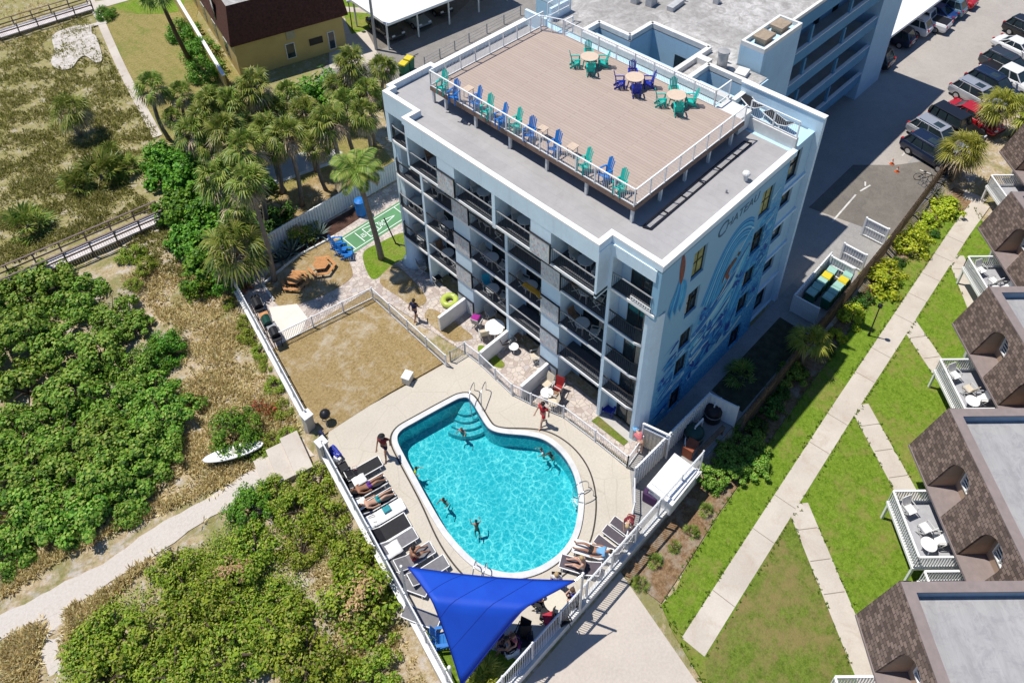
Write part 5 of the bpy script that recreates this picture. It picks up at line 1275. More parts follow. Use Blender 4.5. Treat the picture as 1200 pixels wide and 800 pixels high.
for i, (x, y, s) in enumerate(sorted([(152,297,.9),(170,310,.8),(155,330,.6),(245,318,.9),(262,312,.7),(285,368,.7),(292,384,.8),(303,400,.7),(312,418,.6),(265,345,.5),(320,440,.7),(328,470,.7),(315,505,.6),(335,500,.6),(300,520,.5)], key=lambda q: q[1])):
    put(SCB, x, y, .3, s, 'small green dune shrub, %s going down from the boardwalk end to the gate' % ORD[i], 'small shrubs by the beach railing', 'shrub')
put(RED, 312, 470, .3, .8, 'red leaved shrub on the dune below the dry lawn', None, 'shrub'); put(RED, 300, 465, .3, .55, 'smaller red leaved shrub just left of the other red one', None, 'shrub'); put(RED, 288, 335, .3, .6, 'reddish plant in the bed under the tall leaning palm', None, 'plant', zb=0)
HED = [(1112,233,.9,'largest yellow green hedge bush, at the parking end of the lawn'),(1093,248,.65,'small yellow hedge bush, second from the parking end of the lawn'),(1081,264,.7,'yellow hedge bush, third from the parking end of the lawn'),(1071,277,.9,'broad yellow green hedge bush beside the worn asphalt, fourth from the parking end'),(1037,320,1.0,'bright yellow green hedge bush near the first louvred screen'),(1046,308,.75,'yellow hedge bush tucked behind the bright one near the screens'),(1000,358,.7,'slim yellow hedge bush beside the bin enclosure'),(985,380,.45,'smallest yellow hedge plant at the lower end of the hedge')]
for x, y, s, lb in HED: put(HB, x, y, .6, s*1.2, lb, 'hedge bushes along the lawn', 'hedge bush', zb=ZR)
for x, y, s_, lb in ((1020,338,.55,'green shrub between the bright yellow bush and the slim one'),(1058,296,.5,'green shrub beside the broad hedge bush and the screens'),(972,398,.55,'dark green shrub below the smallest hedge plant'),(1100,262,.45,'green shrub tucked between the two small yellow hedge bushes'),(940,425,.6,'dark shrub by the wooden fence under the small palm'),(918,447,.6,'dark shrub just above the round clipped bush'),(890,488,.7,'dark shrub just below the round clipped bush')): put(GB, x, y, .5, s_, lb, 'shrubs along the wooden fence', 'shrub', zb=ZR)
put(GB, 905, 462, .7, .95, 'round clipped green bush by the wooden fence in the shade', None, 'bush', zb=ZR); put(GB, 1010, 343, .6, .6, 'leafy green plant between two yellow hedge bushes', None, 'bush', zb=ZR)
for q, sc, lb in (((838,548),.42,'pale leaved sea grape shrub beside the white shed'),((862,540),.45,'pale leaved sea grape shrub in the middle of the corner planting'),((888,530),.45,'pale leaved sea grape shrub at the lawn end of the corner planting'),((880,505),.5,'dark shrub against the wooden fence behind the pale leaved shrubs'),((850,520),.4,'dark leafy shrub by the end of the equipment yard'),((930,430),.5,'low dark plant in the shade of the wooden fence')): put(SG, q[0], q[1], .6, sc, lb, None, 'shrub', zb=ZR)
for x, y, s_, lb in ((255,190,1.5,'shady green bush under the palms above the sea grape trees'),(300,215,1.3,'shady green bush beside the tallest palm trunk'),(230,165,1.4,'shady green bush at the sidewalk side of the palm clump'),(285,140,1.5,'shady green bush behind the heart of the palm clump'),(335,118,1.3,'shady green bush at the foot of the yellow wall'),(405,105,1.5,'shady green bush below the skirted palms'),(440,110,1.3,'shady green bush close to the hotel roof corner'),(270,240,1.3,'shady green bush above the broad low palm')):
    put(GB, x, y, .8, s_*1.2, lb, 'bushes under the palms', 'bush')
# ---- palms ----
def fan_crown(seed, nf, R, el0, el1, mi_dead=0, nl=13, droop=.3, wid=.05, pet=.6):
    r = np.random.default_rng(seed); C = []; Q = []
    for i in range(nf):
        az = r.random()*2*math.pi; el = el0+(el1-el0)*(i+.5)/nf+r.normal()*.1
        d = np.array([math.cos(az)*math.cos(el), math.sin(az)*math.cos(el), math.sin(el)])
        side = np.array([-math.sin(az), math.cos(az), 0]); up = np.cross(d, side)*-1; up = np.cross(side, d)
        L0 = R*pet*r.uniform(.8,1.1); hub = d*L0-np.array([0,0,.12*R*r.random()])
        tw = r.normal()*.5; s2 = side*math.cos(tw)+up*math.sin(tw); u2 = np.cross(s2, d)
        w = .025; Q.append([d*.05+side*w, d*.05-side*w, hub-side*w*.7, hub+side*w*.7])
        for j in range(nl):
            a = (j/(nl-1)-.5)*2*1.75; ll = R*.62*(1-.28*(abs(a)/1.75)**2)*r.uniform(.85,1.1)
            dd = d*math.cos(a)+s2*math.sin(a)+u2*.12; dd /= np.linalg.norm(dd)
            pr = np.cross(dd, u2); pr /= np.linalg.norm(pr)
            mid = hub+dd*ll*.5; tip = hub+dd*ll+np.array([0,0,-droop*ll*r.uniform(.5,1.2)])
            Q.append([hub, mid+pr*wid, tip, mid-pr*wid])
    V = np.array(Q).reshape(-1,3); return V, np.arange(len(V)).reshape(-1,4)
def sabal(seed, h, m=FROND, skirt=True, R=1.5):
    t = thing('sabal_palm', 'x', 'palm tree')
    V, F = fan_crown(seed, 40, R, -.45, 1.45, droop=.55); mesh_np('crown', V+np.array([0,0,h]), F, m, t)
    if skirt: V, F = fan_crown(seed+50, 34, R*1.0, -1.3, -.1, nl=10, droop=.5, pet=.5); mesh_np('dead_skirt', V+np.array([0,0,h-.15]), F, FROND_DEAD, t)
    m_ = MB(); r_ = rng(seed); bend = (r_.uniform(-.4,.4), r_.uniform(-.4,.4)); pts = []; rad_ = []
    for q in range(9): f = q/8; pts.append((bend[0]*math.sin(f*3.14), bend[1]*math.sin(f*3.14), -.2+(h+.1)*f)); rad_.append(.19-.05*f+(.05 if q == 0 else 0)+(.04 if q == 8 else 0))
    m_.tube(pts, rad_, 9); m_.build('trunk', BARK, t, smooth=True)
    return Proto(t)
SAB = [sabal(101, 6.5), sabal(102, 7.2), sabal(103, 5.6)]; SABL = sabal(104, 3.0, FROND, True, 1.9); SABY = [sabal(105, 3.3, FROND_Y, True, 1.9), sabal(106, 3.0, FROND_Y, False, 1.8)]
def palm(P, h, px, py, lb, sc=1.0, group=None, zb=None):
    p = U(px, py, h*sc); return P.put((p.x, p.y, zg(p.x, p.y) if zb is None else zb), rv.random()*6.28, lb, group, sc)
G1 = 'sabal palms between the boardwalk and the hotel'
for i, px, py, sc, lb in [(2,178,100,.95,'sabal palm standing beside the narrow sidewalk'),(2,212,108,.8,'small sabal palm between the sidewalk palm and the garden wall'),
    (0,245,118,1,'sabal palm below the garden wall shrubs'),(0,298,100,1.1,'large sabal palm in front of the yellow wall'),(1,262,150,1,'sabal palm in the heart of the palm clump'),(2,225,152,.95,'sabal palm on the sea grape side of the palm clump'),
    (2,300,132,.8,'small sabal palm below the large one before the yellow wall'),(2,322,172,.75,'low sabal palm between the bare trunked and pale skirted ones'),(2,395,98,.8,'small sabal palm at the foot of the skirted palms'),(2,275,196,.8,'low sabal palm left of the tallest trunk'),(2,247,172,.75,'low sabal palm touching the top of the sea grape trees'),(2,200,135,.6,'knee high sabal palm beside the end of the sidewalk'),(2,360,150,.75,'low sabal palm hanging over the grey patio slabs'),
    (1,287,172,1.05,'sabal palm with a pale skirt above the tall leaning one'),(1,335,155,.95,'sabal palm with a bare trunk rising beside the grey patio'),(0,253,205,1,'sabal palm leaning over the sea grape trees'),
    (0,385,140,1.05,'sabal palm above the grey patio slabs'),(1,425,132,.9,'sabal palm closest to the hotel corner parapet'),(0,412,72,1.05,'skirted sabal palm beside the yellow lidded bins'),(1,448,78,.85,'sabal palm right beside the hotel roof corner and drive'),(2,405,118,.9,'sabal palm behind the two by the grey patio'),(2,338,108,.85,'sabal palm right of the large one before the yellow wall'),(0,312,150,.95,'sabal palm just left of the bare trunked palm'),(2,240,135,1.0,'sabal palm between the garden wall shrubs and the palm clump'),(1,268,118,.9,'sabal palm directly above the heart of the palm clump'),(2,280,235,.95,'sabal palm just above the broad low one at the fence corner'),(2,355,128,.9,'sabal palm under the leafy tree before the yellow wall'),(0,430,105,.85,'sabal palm squeezed between the skirted ones and the hotel corner'),(2,318,128,.9,'sabal palm between the yellow wall and the bare trunked palm'),(2,372,168,.8,'low sabal palm at the edge of the grey patio')]:
    palm(SAB[i], (6.5,7.2,5.6)[i], px, py, lb, sc, G1)
tall = sabal(107, 9.6); palm(tall, 9.6, 290, 212, 'tallest sabal palm, its bare trunk leaning beside the vinyl fence corner', .92, G1, 0)
palm(SABL, 3.0, 274, 286, 'broad low sabal palm at the corner of the vinyl fence', 1.15, G1)
palm(SABL, 3.0, 82, 128, 'lone small palm on the open dune with a dark leaning trunk', .9)
palm(SABY[0], 3.3, 1130, 174, 'yellowish sabal palm beside the dark blue car', .88, 'palms by the parked cars', 0); palm(SABY[0], 3.3, 1172, 122, 'yellowish sabal palm in front of the silver wagon', .85, 'palms by the parked cars', 0); palm(SABY[1], 3.0, 1198, 130, 'yellowish palm cut by the right edge behind the red car', .85, 'palms by the parked cars', 0)
palm(SABY[1], 3.0, 952, 392, 'small pale fronded palm leaning over the wooden fence by the bins', .7, None, ZR)
def low_palm(seed, R, m, nm='palmetto', nf=26):
    t = thing(nm, 'x', 'palmetto'); V, F = fan_crown(seed, nf, R, -.1, 1.4, nl=11, droop=.2); mesh_np('fronds', V+np.array([0,0,.25]), F, m, t)
    m_ = MB(); m_.tube([(0,0,-.1),(.1,0,.15),(.1,.05,.4)], [.12,.1,.06], 6); m_.build('stem', BARK, t); return Proto(t)
PAL = [low_palm(201, 1.6, FROND), low_palm(202, 1.4, FROND)]
for x, y, s, lb in [(115,205,1.5,'largest dark palmetto clump above the planked boardwalk'),(88,215,1.1,'palmetto clump left of the largest one'),(30,262,1.3,'palmetto clump at the left edge above the boardwalk'),(145,195,1.1,'palmetto clump between the largest one and the sea grape trees'),(130,180,1.0,'palmetto clump nearest the end of the sidewalk')]:
    PAL[rv.randrange(2)].put(at(x, y, .5), rv.random()*6, lb, 'palmettos on the dune', s)
for x, y, s, lb in [(868,440,.7,'dark cycad growing in the shaded bed below the mural'),(565,792,.8,'yellowish leafy plant under the tip of the blue sail'),(812,615,.3,'small spiky plant in the garden bed nearest the lawn corner'),(770,650,.3,'small green plant in the garden bed beside the driveway railing'),(792,632,.25,'tiny tufted plant between the two other garden bed plants'),(752,675,.3,'pale yellow plant at the driveway corner of the garden bed'),(830,590,.3,'low plant in the garden bed below the pale leaved shrubs')]:
    LP_ = PAL[0] if x != 565 else low_palm(203, 1.3, FROND_Y, 'leafy_plant'); o = LP_.put(at(x, y, .2 if x != 565 else .4, 0 if x in (868,565) else ZR), rv.random()*6, lb, None, s); o['category'] = 'plant'
    if x == 565: LP_.done()
# coconut palm over the court lawn
t = thing('coconut_palm', 'tall coconut palm leaning over the shuffleboard court', 'palm tree', tuple(U(447,303)))
top = Vector((-.75,.25,8.3)); tr_ = []
for q in range(10): f = q/9; tr_.append((top.x*f**1.3, top.y*f**1.5, top.z*f-.1))
m_ = MB(); m_.tube(tr_, [.24-.1*(q/9)**.6 for q in range(10)], 10); m_.build('trunk', BARK, t, smooth=True)
r = np.random.default_rng(5); Q = []; QD = []
for i in range(20):
    az = i*2.399+r.normal()*.1; el = 1.1-1.3*(i/20); L = r.uniform(1.9,2.3); n_ = 16; pts = []
    for q in range(n_+1):
        f = q/n_; e = el-1.75*f*f; h_ = np.array([math.cos(az), math.sin(az), 0])
        pts.append((pts[-1]+(h_*math.cos(e)+np.array([0,0,math.sin(e)]))*L/n_) if q else np.array([top.x,top.y,top.z]))
    s_ = np.array([-math.sin(az), math.cos(az), 0]); B = QD if i > 16 else Q
    for q in range(1, n_+1):
        f = q/n_; ll = .75*math.sin(3.14*(.12+.85*f))**.7; dr = pts[q]-pts[q-1]; dr /= np.linalg.norm(dr)
        for sg in (-1,1):
            for k_ in (0,.5):
                b0 = pts[q-1]+(pts[q]-pts[q-1])*k_; dd = s_*sg*.8+dr*.55+np.array([0,0,-.42]); dd /= np.linalg.norm(dd); w_ = dr*.045
                B.append([b0-w_*.5, b0+dd*ll*.5-w_, b0+dd*ll, b0+dd*ll*.5+w_])
    for q in range(n_): B.append([pts[q]+s_*.03, pts[q+1]+s_*.02, pts[q+1]-s_*.02, pts[q]-s_*.03])
V = np.array(Q).reshape(-1,3); mesh_np('fronds', V, np.arange(len(V)).reshape(-1,4), FROND, t)
V = np.array(QD).reshape(-1,3); mesh_np('dead_fronds', V, np.arange(len(V)).reshape(-1,4), FROND_DEAD, t)
t = thing('leaning_palm', 'tall dark palm trunk leaning past the garden wall shrubs, its crown beyond the top edge', 'palm tree', tuple(U(223,72)))
q1 = U(182,-14,9.5)-U(223,72); m_ = MB(); m_.tube([q1*f+Vector((0,0,-.6*math.sin(3.14*f))) for f in (-.01,.15,.3,.5,.7,.85,1)], [.24,.2,.19,.18,.17,.16,.15], 9); m_.build('trunk', STEM, t, smooth=True)
V, F = fan_crown(77, 30, 1.8, -.9, 1.4); mesh_np('crown', V+np.array(q1), F, FROND, t)
# agaves in the bed by the vinyl fence
def agave(seed):
    t = thing('agave', 'x', 'agave'); r_ = rng(seed); m_ = MB()
    for i in range(26):
        az = i*2.4; el = .15+1.2*(i/26); L = r_.uniform(.9,1.25); d = Vector((math.cos(az)*math.cos(el), math.sin(az)*math.cos(el), math.sin(el))); s_ = Vector((-math.sin(az),math.cos(az),0)); u = s_.cross(d)
        a, b, c = d*.05, d*L*.5-Vector((0,0,.03)), d*L
        m_.add([a+s_*.04,b+s_*.075,c,b-s_*.075,a-s_*.04,b-u*.03], [(0,1,5,4),(1,2,5),(2,3,5),(3,4,5)])
    m_.build('leaves', mat('blue_grey_agave_leaf', (.12,.17,.15), .55, .25, 3), t); m_ = MB(); m_.cyl((0,0,-.1),(0,0,.3),.14,.08,8); m_.build('stem', BARK, t); return Proto(t)
AG = agave(3)
for x, y, s, lb in [(342,296,1.25,'blue grey agave nearest the picnic tables'),(357,282,1.2,'blue grey agave in the middle of the three by the vinyl fence'),(373,276,1.1,'blue grey agave closest to the blue chairs'),(330,305,.9,'smaller agave at the left end of the planting bed')]: AG.put((*U(x,y,0).xy,0), rv.random()*6, lb, 'agaves by the vinyl fence', s)
for P in SG+SGT+RB+[RBD]+SCB+HB+[GB,TREE,RED]+SAB+[SABL,tall]+SABY+PAL+[AG]: P.done()
# ---- ground cover ----
def sample(poly, n, seed, z=-.6):
    r = rng(seed); xs_ = [p[0] for p in poly]; ys_ = [p[1] for p in poly]; out = []
    while len(out) < n:
        x, y = r.uniform(min(xs_), max(xs_)), r.uniform(min(ys_), max(ys_))
        if inside(x, y, poly):
            p = U(x, y, z); out.append((p.x, p.y))
    return out
def tufts(name, lb, zones, m, hgt, wid, blades, seed, clear=()):
    r = np.random.default_rng(seed); C = []; H = []
    for poly, n, h in zones:
        for x, y in sample(poly, n, seed+n):
            if pdist(x, y, PATH) < .62+.25*r.random() or x-WALLX(y) > -.35 and y < 28: continue
            if pdist(x, y, PATH2) < .4+.3*r.random(): continue
            nz = math.sin(x*1.3+2*math.sin(y*.7))+math.sin(y*1.7+x*.6)+r.normal()*.7
            if nz < -.9: continue
            C.append((x, y, zg(x, y))); H.append(h*(.6+.4*r.random()+.15*max(0,nz)))
    C = np.repeat(np.array(C), blades, 0); H = np.repeat(np.array(H), blades); n = len(C)
    az = r.random(n)*6.283; lean = np.abs(r.normal(size=n))*.75; d = np.stack([np.cos(az)*np.sin(lean), np.sin(az)*np.sin(lean), np.cos(lean)], 1)
    s = np.stack([-np.sin(az), np.cos(az), 0*az], 1); C = C+np.stack([np.cos(az),np.sin(az),0*az],1)*(r.random(n)*.16)[:,None]
    L = (H*r.uniform(.6,1.2,n))[:,None]; w = wid*r.uniform(.6,1.4,n)[:,None]
    V = np.stack([C-np.array([0,0,.03]), C+d*L*.5+s*w, C+d*L-np.array([0,0,.15])*L, C+d*L*.5-s*w], 1).reshape(-1,3)
    o = mesh_np(name, V, np.arange(4*n).reshape(-1,4), m); return tag(o, lb, 'grass', None, 'stuff')
Zc = [(140,330),(255,300),(270,320),(300,420),(330,470),(352,505),(325,560),(250,575),(180,600),(60,660),(0,700),(0,570),(90,560),(170,520),(205,480),(215,430),(195,380)]
Zp = [(0,745),(100,690),(230,610),(330,555),(330,575),(250,605),(170,660),(110,720),(70,800),(0,800)]
Zu = [(0,60),(105,25),(150,110),(188,165),(140,215),(185,250),(0,320)]
Zr = [(360,570),(400,590),(450,700),(500,800),(400,800),(380,700),(330,640)]
tufts('dry_dune_grass', 'tan dry grass growing in tufts over the dune on both sides of the sandy path', [(Zc,5200,.42),(Zp,1500,.40),(Zr,700,.25),([(0,0),(105,15),(60,70),(0,60)],350,.3)], DRYB, .4, .028, 11, 1)
tufts('olive_dune_grass', 'olive green dune grass covering the open ground above the planked boardwalk', [(Zu,6500,.36),([(180,250),(260,300),(240,340),(150,300)],500,.35)], OLIVEB, .35, .035, 10, 2)
# low scrub
BARE = P2([(330,592),(400,585),(470,720),(500,800),(300,800),(335,745),(352,690),(300,650),(318,615)], -.7)
r = np.random.default_rng(9); Zs = [(85,800),(95,730),(165,672),(255,610),(335,570),(395,600),(400,660),(360,690),(380,740),(420,800)]
pts = sample(Zs, 620, 4); C = []; NN = []
for x, y in pts:
    if pdist(x, y, PATH) < 2.3: continue
    if math.sin(x*.9+1.5*math.sin(y*.8))+math.sin(y*1.1)+.5*math.sin(2.1*x+y) < -.05: continue
    if x-WALLX(y) > -3.2-1.2*math.sin(y*.9) or inside(x, y, BARE): continue
    k = 115; o = r.normal(size=(k,3))*np.array([.42,.42,.2]); o[:,2] = np.abs(o[:,2])+.05+.3*r.random(); C.append(np.array([x, y, zg(x, y)])+o); NN.append(o*np.array([1,1,2])+np.array([0,0,.4])+r.normal(size=(k,3))*.35)
C = np.concatenate(C); NN = np.concatenate(NN); s = .052*r.uniform(.6,1.3,len(C)); V, F = leafq(C, NN, s, s*.6, r)
tag(mesh_np('dune_scrub', V, F, LEAF_SC), 'low yellow green scrub spreading over the dune below the sandy path', 'scrub', None, 'stuff')
# ragged grass along the edges of the walks and lawns
r = np.random.default_rng(21); E_ = []
def edge_pts(pl, wd, dens=9, sides=(-1,1), zz=ZR):
    for a, b in zip(pl[:-1], pl[1:]):
        a = Vector(a[:2]); b = Vector(b[:2]); d = b-a; n_ = Vector((-d.y,d.x)).normalized()
        for _ in range(int(d.length*dens)):
            p = a+d*r.random()+n_*r.choice(sides)*(wd/2+.03+abs(r.normal())*.07); E_.append((p.x,p.y,zz))
edge_pts(pw, 1.22)
for a, b in BR: edge_pts([a+(b-a).normalized()*1.3, b], 1.05)
edge_pts(LAWN[:8], .02); edge_pts([(-4.55,-6.0),(-5.6,-5.9),(-7.1,-9.6)], .02)
C = np.repeat(np.array(E_), 7, 0); n = len(C); az = r.random(n)*6.283; lean = np.abs(r.normal(size=n))*.8; d = np.stack([np.cos(az)*np.sin(lean),np.sin(az)*np.sin(lean),np.cos(lean)],1); s = np.stack([-np.sin(az),np.cos(az),0*az],1); L = .13*r.uniform(.5,1.4,n)[:,None]
V = np.stack([C, C+d*L*.5+s*.02, C+d*L, C+d*L*.5-s*.02],1).reshape(-1,3)
tag(mesh_np('edge_grass', V, np.arange(4*n).reshape(-1,4), leafmat('lawn_blade', [(.06,.13,.01),(.12,.22,.015),(.2,.28,.03),(.24,.22,.06)], .3, .8)), 'ragged green grass growing over the edges of the pale walks on the lawn', 'grass', None, 'stuff')
# ---------------- furniture ----------------
C_TEAL = mat('teal_plastic', (.012,.44,.37), .45, .08, 4); C_BLUE = mat('blue_plastic', (.012,.16,.50), .45, .08, 4); C_ROYAL = mat('royal_blue_plastic', (.012,.03,.32), .45, .08, 4)
def adirondack():
    t = thing('adirondack_chair', 'x', 'chair'); W_ = .62
    m_ = MB()
    for q in range(6): x = .32-.11*q; m_.obox((x,0,.38-.05*q*.6),(.095,W_-.1,.022),0,0,.1)
    m_.build('seat', C_TEAL, t); m_ = MB()
    for q in range(-2,3):
        h_ = .82-.05*abs(q)**1.3; y = q*.105; a = Vector((-.22,y,.24)); b = Vector((-.22-.34,y*1.25,.24+h_)); m_.bar(a, b, .095, .022)
    m_.bar((-.36,-.28,.55),(-.36,.28,.55),.03,.06); m_.build('backrest', C_TEAL, t)
    for s in (-1,1):
        m_ = MB(); m_.obox((.0,s*.33,.58),(.74,.12,.025)); m_.build('armrest', C_TEAL, t)
        m_ = MB(); m_.box(.27,s*.28-.02,0,.37,s*.28+.02,.57); m_.bar((.3,s*.28,.33),(-.5,s*.28,.04),.035,.12); m_.bar((-.34,s*.3,.05),(-.36,s*.32,.57),.05); m_.build('leg', C_TEAL, t)
    return Proto(t)
AD = adirondack()
row = [(521,92,'T','teal chair, first from the far end of the roof deck rail row'),(535,103,'B','blue chair left of the first little table in the roof deck rail row'),(560,110,'B','blue chair right of the first little table in the roof deck rail row'),(574,120,'T','teal chair, fourth from the far end of the roof deck rail row'),(590,130,'B','blue chair, fifth from the far end of the roof deck rail row'),(607,136,'T','teal chair in the middle of the roof deck rail row'),(624,147,'B','blue chair left of the second little table in the roof deck rail row'),(653,163,'B','blue chair between the second and third little tables on the roof deck'),(688,183,'T','teal chair right of the third little table on the roof deck'),(713,194,'B','blue chair, last blue one in the roof deck rail row'),(730,208,'T','teal chair in the near corner of the roof deck rail row')]
TM = {'T': None, 'B': {'teal_plastic': C_BLUE}, 'R': {'teal_plastic': C_ROYAL}}
for x, y, c, lb in row:
    p = U(x, y, ZD+.9); AD.put((p.x-.22, p.y, ZD), rad(180+rv.uniform(-14,14)), lb, 'adirondack chairs along the deck rail', (.72,.72,1.35), TM[c])
def sidetable():
    t = thing('side_table', 'x', 'table'); m_ = MB()
    for q in range(5): m_.box(-.3+q*.122,-.28,.47,-.3+q*.122+.11,.28,.5)
    m_.build('tabletop', TAN_TOP, t)
    for a in (-.24,.24):
        for b in (-.22,.22): p_ = MB(); p_.bar((a,b,0),(a*.9,b*.9,.47),.045); p_.build('leg', WHITE_OLD, t)
    return Proto(t)
STB = sidetable()
for x, y, lb in ((549,105,'first little tan table in the roof deck rail row, at the far end'),(636,152,'middle little tan table in the roof deck rail row'),(671,173,'little tan table in the roof deck rail row closest to the near corner')): p = U(x,y,ZD+.5); STB.put((p.x,p.y,ZD), .05, lb, 'little tables on the roof deck', (.85,.85,1.2))
def roundtable(name, R, H, top, leg, n=24):
    t = thing(name, 'x', 'table'); m_ = MB(); m_.lathe([(R*.98,H-.035),(R,H-.02),(R,H),(R*.97,H+.004)], (0,0,0), n); m_.build('tabletop', top, t)
    for a in range(4): th = a*math.pi/2+.78; p_ = MB(); p_.bar((R*.72*math.cos(th),R*.72*math.sin(th),0),(R*.5*math.cos(th),R*.5*math.sin(th),H-.03),.06); p_.build('leg', leg, t)
    return Proto(t)
RT = roundtable('round_table', .68, .74, TAN_TOP, C_TEAL)
for i, (x, y, c, nm) in enumerate([(691,66,'T','the teal dining set farthest from the mural end'),(744,90,'R','the royal blue dining set'),(793,111,'T','the teal dining set closest to the mural end')]):
    p = U(x, y, ZD+.74); RT.put((p.x,p.y,ZD), 0, 'round tan table of '+nm, 'round tables on the roof deck', (.78,.78,1), TM[c])
    for k, (dx_, dn) in enumerate((((.71,.71),'far'),((-.71,-.71),'near'),((-.71,.71),'left'),((.71,-.71),'right'))):
        AD.put((p.x+dx_[0]*.80,p.y+dx_[1]*.80,ZD), math.atan2(-dx_[1],-dx_[0]), '%s %s chair of %s' % (dn, 'royal blue' if c == 'R' else 'teal', nm), 'dining chairs on the roof deck', (.7,.7,1.1), TM[c])
# loungers
SLING = mat('charcoal_sling', (.014,.014,.017), .7, .25, 4); SLING_G = mat('grey_sling', (.17,.165,.175), .7, .15, 4); SLING_B = mat('brown_grey_sling', (.085,.07,.085), .7, .15, 4); SLING_W = mat('white_sling', (.66,.65,.63), .7, .05, 4)
TOWEL = mat('white_towel', (.76,.75,.73), .9, .05, 6, bump=.3, bscale=20)
def lounger(back=.45):
    t = thing('sun_lounger', 'x', 'sun lounger'); m_ = MB()
    for s in (-1,1): m_.bar((-.35,s*.33,.32),(1.0,s*.33,.32),.05); m_.bar((-.35,s*.33,.32),(-.98,s*.33,.32+.63*math.tan(back)),.05)
    m_.bar((1.0,-.33,.32),(1.0,.33,.32),.05); m_.bar((-.98,-.33,.32+.63*math.tan(back)),(-.98,.33,.32+.63*math.tan(back)),.05); m_.build('frame', WHITE, t)
    m_ = MB(); m_.box(-.34,-.31,.335,.98,.31,.36); m_.build('seat', SLING, t)
    m_ = MB(); h_ = .63*math.tan(back); m_.add([(-.34,-.31,.34),(-.34,.31,.34),(-.97,.31,.34+h_),(-.97,-.31,.34+h_),(-.34,-.31,.365),(-.34,.31,.365),(-.97,.31,.365+h_),(-.97,-.31,.365+h_)], [(0,1,2,3),(7,6,5,4),(0,4,5,1),(1,5,6,2),(2,6,7,3),(3,7,4,0)]); m_.build('backrest', SLING, t)
    for x in (-.5,.8):
        for s in (-1,1): p_ = MB(); p_.bar((x,s*.33,.31),(x+.03,s*.35,0),.05); p_.build('leg', WHITE, t)
    return Proto(t)
LG = lounger(); LGF = lounger(.12); LGU = lounger(1.0)
def lay_l(P, px, py, ang, lb, sl=None, group='loungers along the seaward wall', sc=1.0):
    p = U(px, py, .35); return P.put((p.x, p.y, 0), rad(ang), lb, group, sc, {'charcoal_sling': sl} if sl else None)
LL = [(426,550,LG,None,'empty black lounger nearest the gate, with a pale bag behind it'),(431,571,LG,None,'black lounger carrying the sunbather in patterned swimwear'),(441,588,LG,None,'black lounger carrying the sunbather in teal shorts'),(452,601,LGF,SLING_W,'white lounger with a small teal towel on it'),(456,621,LG,None,'wide black lounger below the white one'),(466,636,LG,SLING_G,'grey lounger half covered by a white towel'),(486,653,LG,SLING_G,'grey lounger with a person sitting up on it'),(502,669,LG,SLING_G,'grey lounger with its head under the corner of the blue sail')]
for x, y, P, sl, lb in LL: lay_l(P, x, y, -12, lb, sl, sc=(1.0 if x != 456 else (1.05,1.3,1.0)))
LL2 = [(473,668,'grey folded lounger against the seaward wall below the sail corner pole'),(481,684,'grey folded lounger behind the left edge of the sail'),(493,722,'grey slatted lounger standing at the edge of the pool side turf')]
for x, y, lb in LL2: lay_l(LGF, x, y, -64, lb, SLING_G, 'folded loungers by the wall', .9)
def towel_on(px, py, ang, L, Wd_, lb, m, zz=.48, cat='towel', slope=0):
    p = U(px, py, zz); m_ = MB(); nx, ny = 9, 5; r_ = rng(int(px*7+py))
    vs = [(L*(i/(nx-1)-.5), Wd_*(j/(ny-1)-.5), .02*math.sin(i*1.7+j)+.012*r_.random()+slope*(i/(nx-1))) for i in range(nx) for j in range(ny)]; fs = [(i*ny+j,(i+1)*ny+j,(i+1)*ny+j+1,i*ny+j+1) for i in range(nx-1) for j in range(ny-1)]
    m_.add(vs, fs); o = m_.build('beach_towel', m, None, smooth=True); o.location = p; o.rotation_euler = (0,0,rad(ang)); sm = o.modifiers.new('thickness','SOLIDIFY'); sm.thickness = .015; return tag(o, lb, cat)
C_TT = mat('teal_towel', (.04,.26,.30), .9, .2, 6); C_RT = mat('red_towel', (.40,.03,.05), .9, .2, 6); C_PT = mat('purple_towel', (.30,.02,.22), .9, .2, 6); C_NAVY = mat('navy_cloth', (.012,.018,.06), .8, .3, 5); C_PK = mat('pink_cloth', (.55,.30,.30), .8, .2, 5)
towel_on(459,644,-12,.95,.72,'white towel spread over the grey lounger', TOWEL, .5); towel_on(453,596,-12,.4,.35,'small teal towel folded on the white lounger', C_TT, .45)
towel_on(421,562,-12,.7,.55,'white towel on the head end of the patterned swimwear sunbather lounger', TOWEL, .7); towel_on(423,590,-12,.6,.6,'white towel on the head end of the teal shorts sunbather lounger', TOWEL, .72)
def bag(px, py, lb, m, s=(.45,.3,.3), z=0):
    p = U(px, py, z); t = thing('beach_bag', lb, 'bag', p, rv.random()*3); m_ = MB(); sx, sy, sz = s
    m_.add([(-sx/2,-sy/2,0),(sx/2,-sy/2,0),(sx/2,sy/2,0),(-sx/2,sy/2,0),(-sx*.6,-sy*.35,sz),(sx*.6,-sy*.35,sz),(sx*.6,sy*.35,sz),(-sx*.6,sy*.35,sz)], [(3,2,1,0),(4,5,6,7),(0,1,5,4),(1,2,6,5),(2,3,7,6),(3,0,4,7)]); m_.build('body', m, t, bevel=.05)
    m_ = MB()
    for yy in (-.1,.1): m_.tube([(-sx*.3,yy,sz),(-sx*.2,yy,sz*1.5),(sx*.2,yy,sz*1.5),(sx*.3,yy,sz)], .014, 5)
    m_.build('handle', m, t)
bag(394,533,'navy blue beach bag by the wall near the gate pillars', C_ROYAL, (.7,.45,.45)); bag(396,540,'white beach bag just below the navy one', WHITE_OLD, (.4,.3,.35)); bag(417,553,'pale pink bag on the deck behind the empty black lounger', C_PK); bag(378,512,'dark bag on the deck between the gate pillars', C_NAVY, (.4,.3,.4))
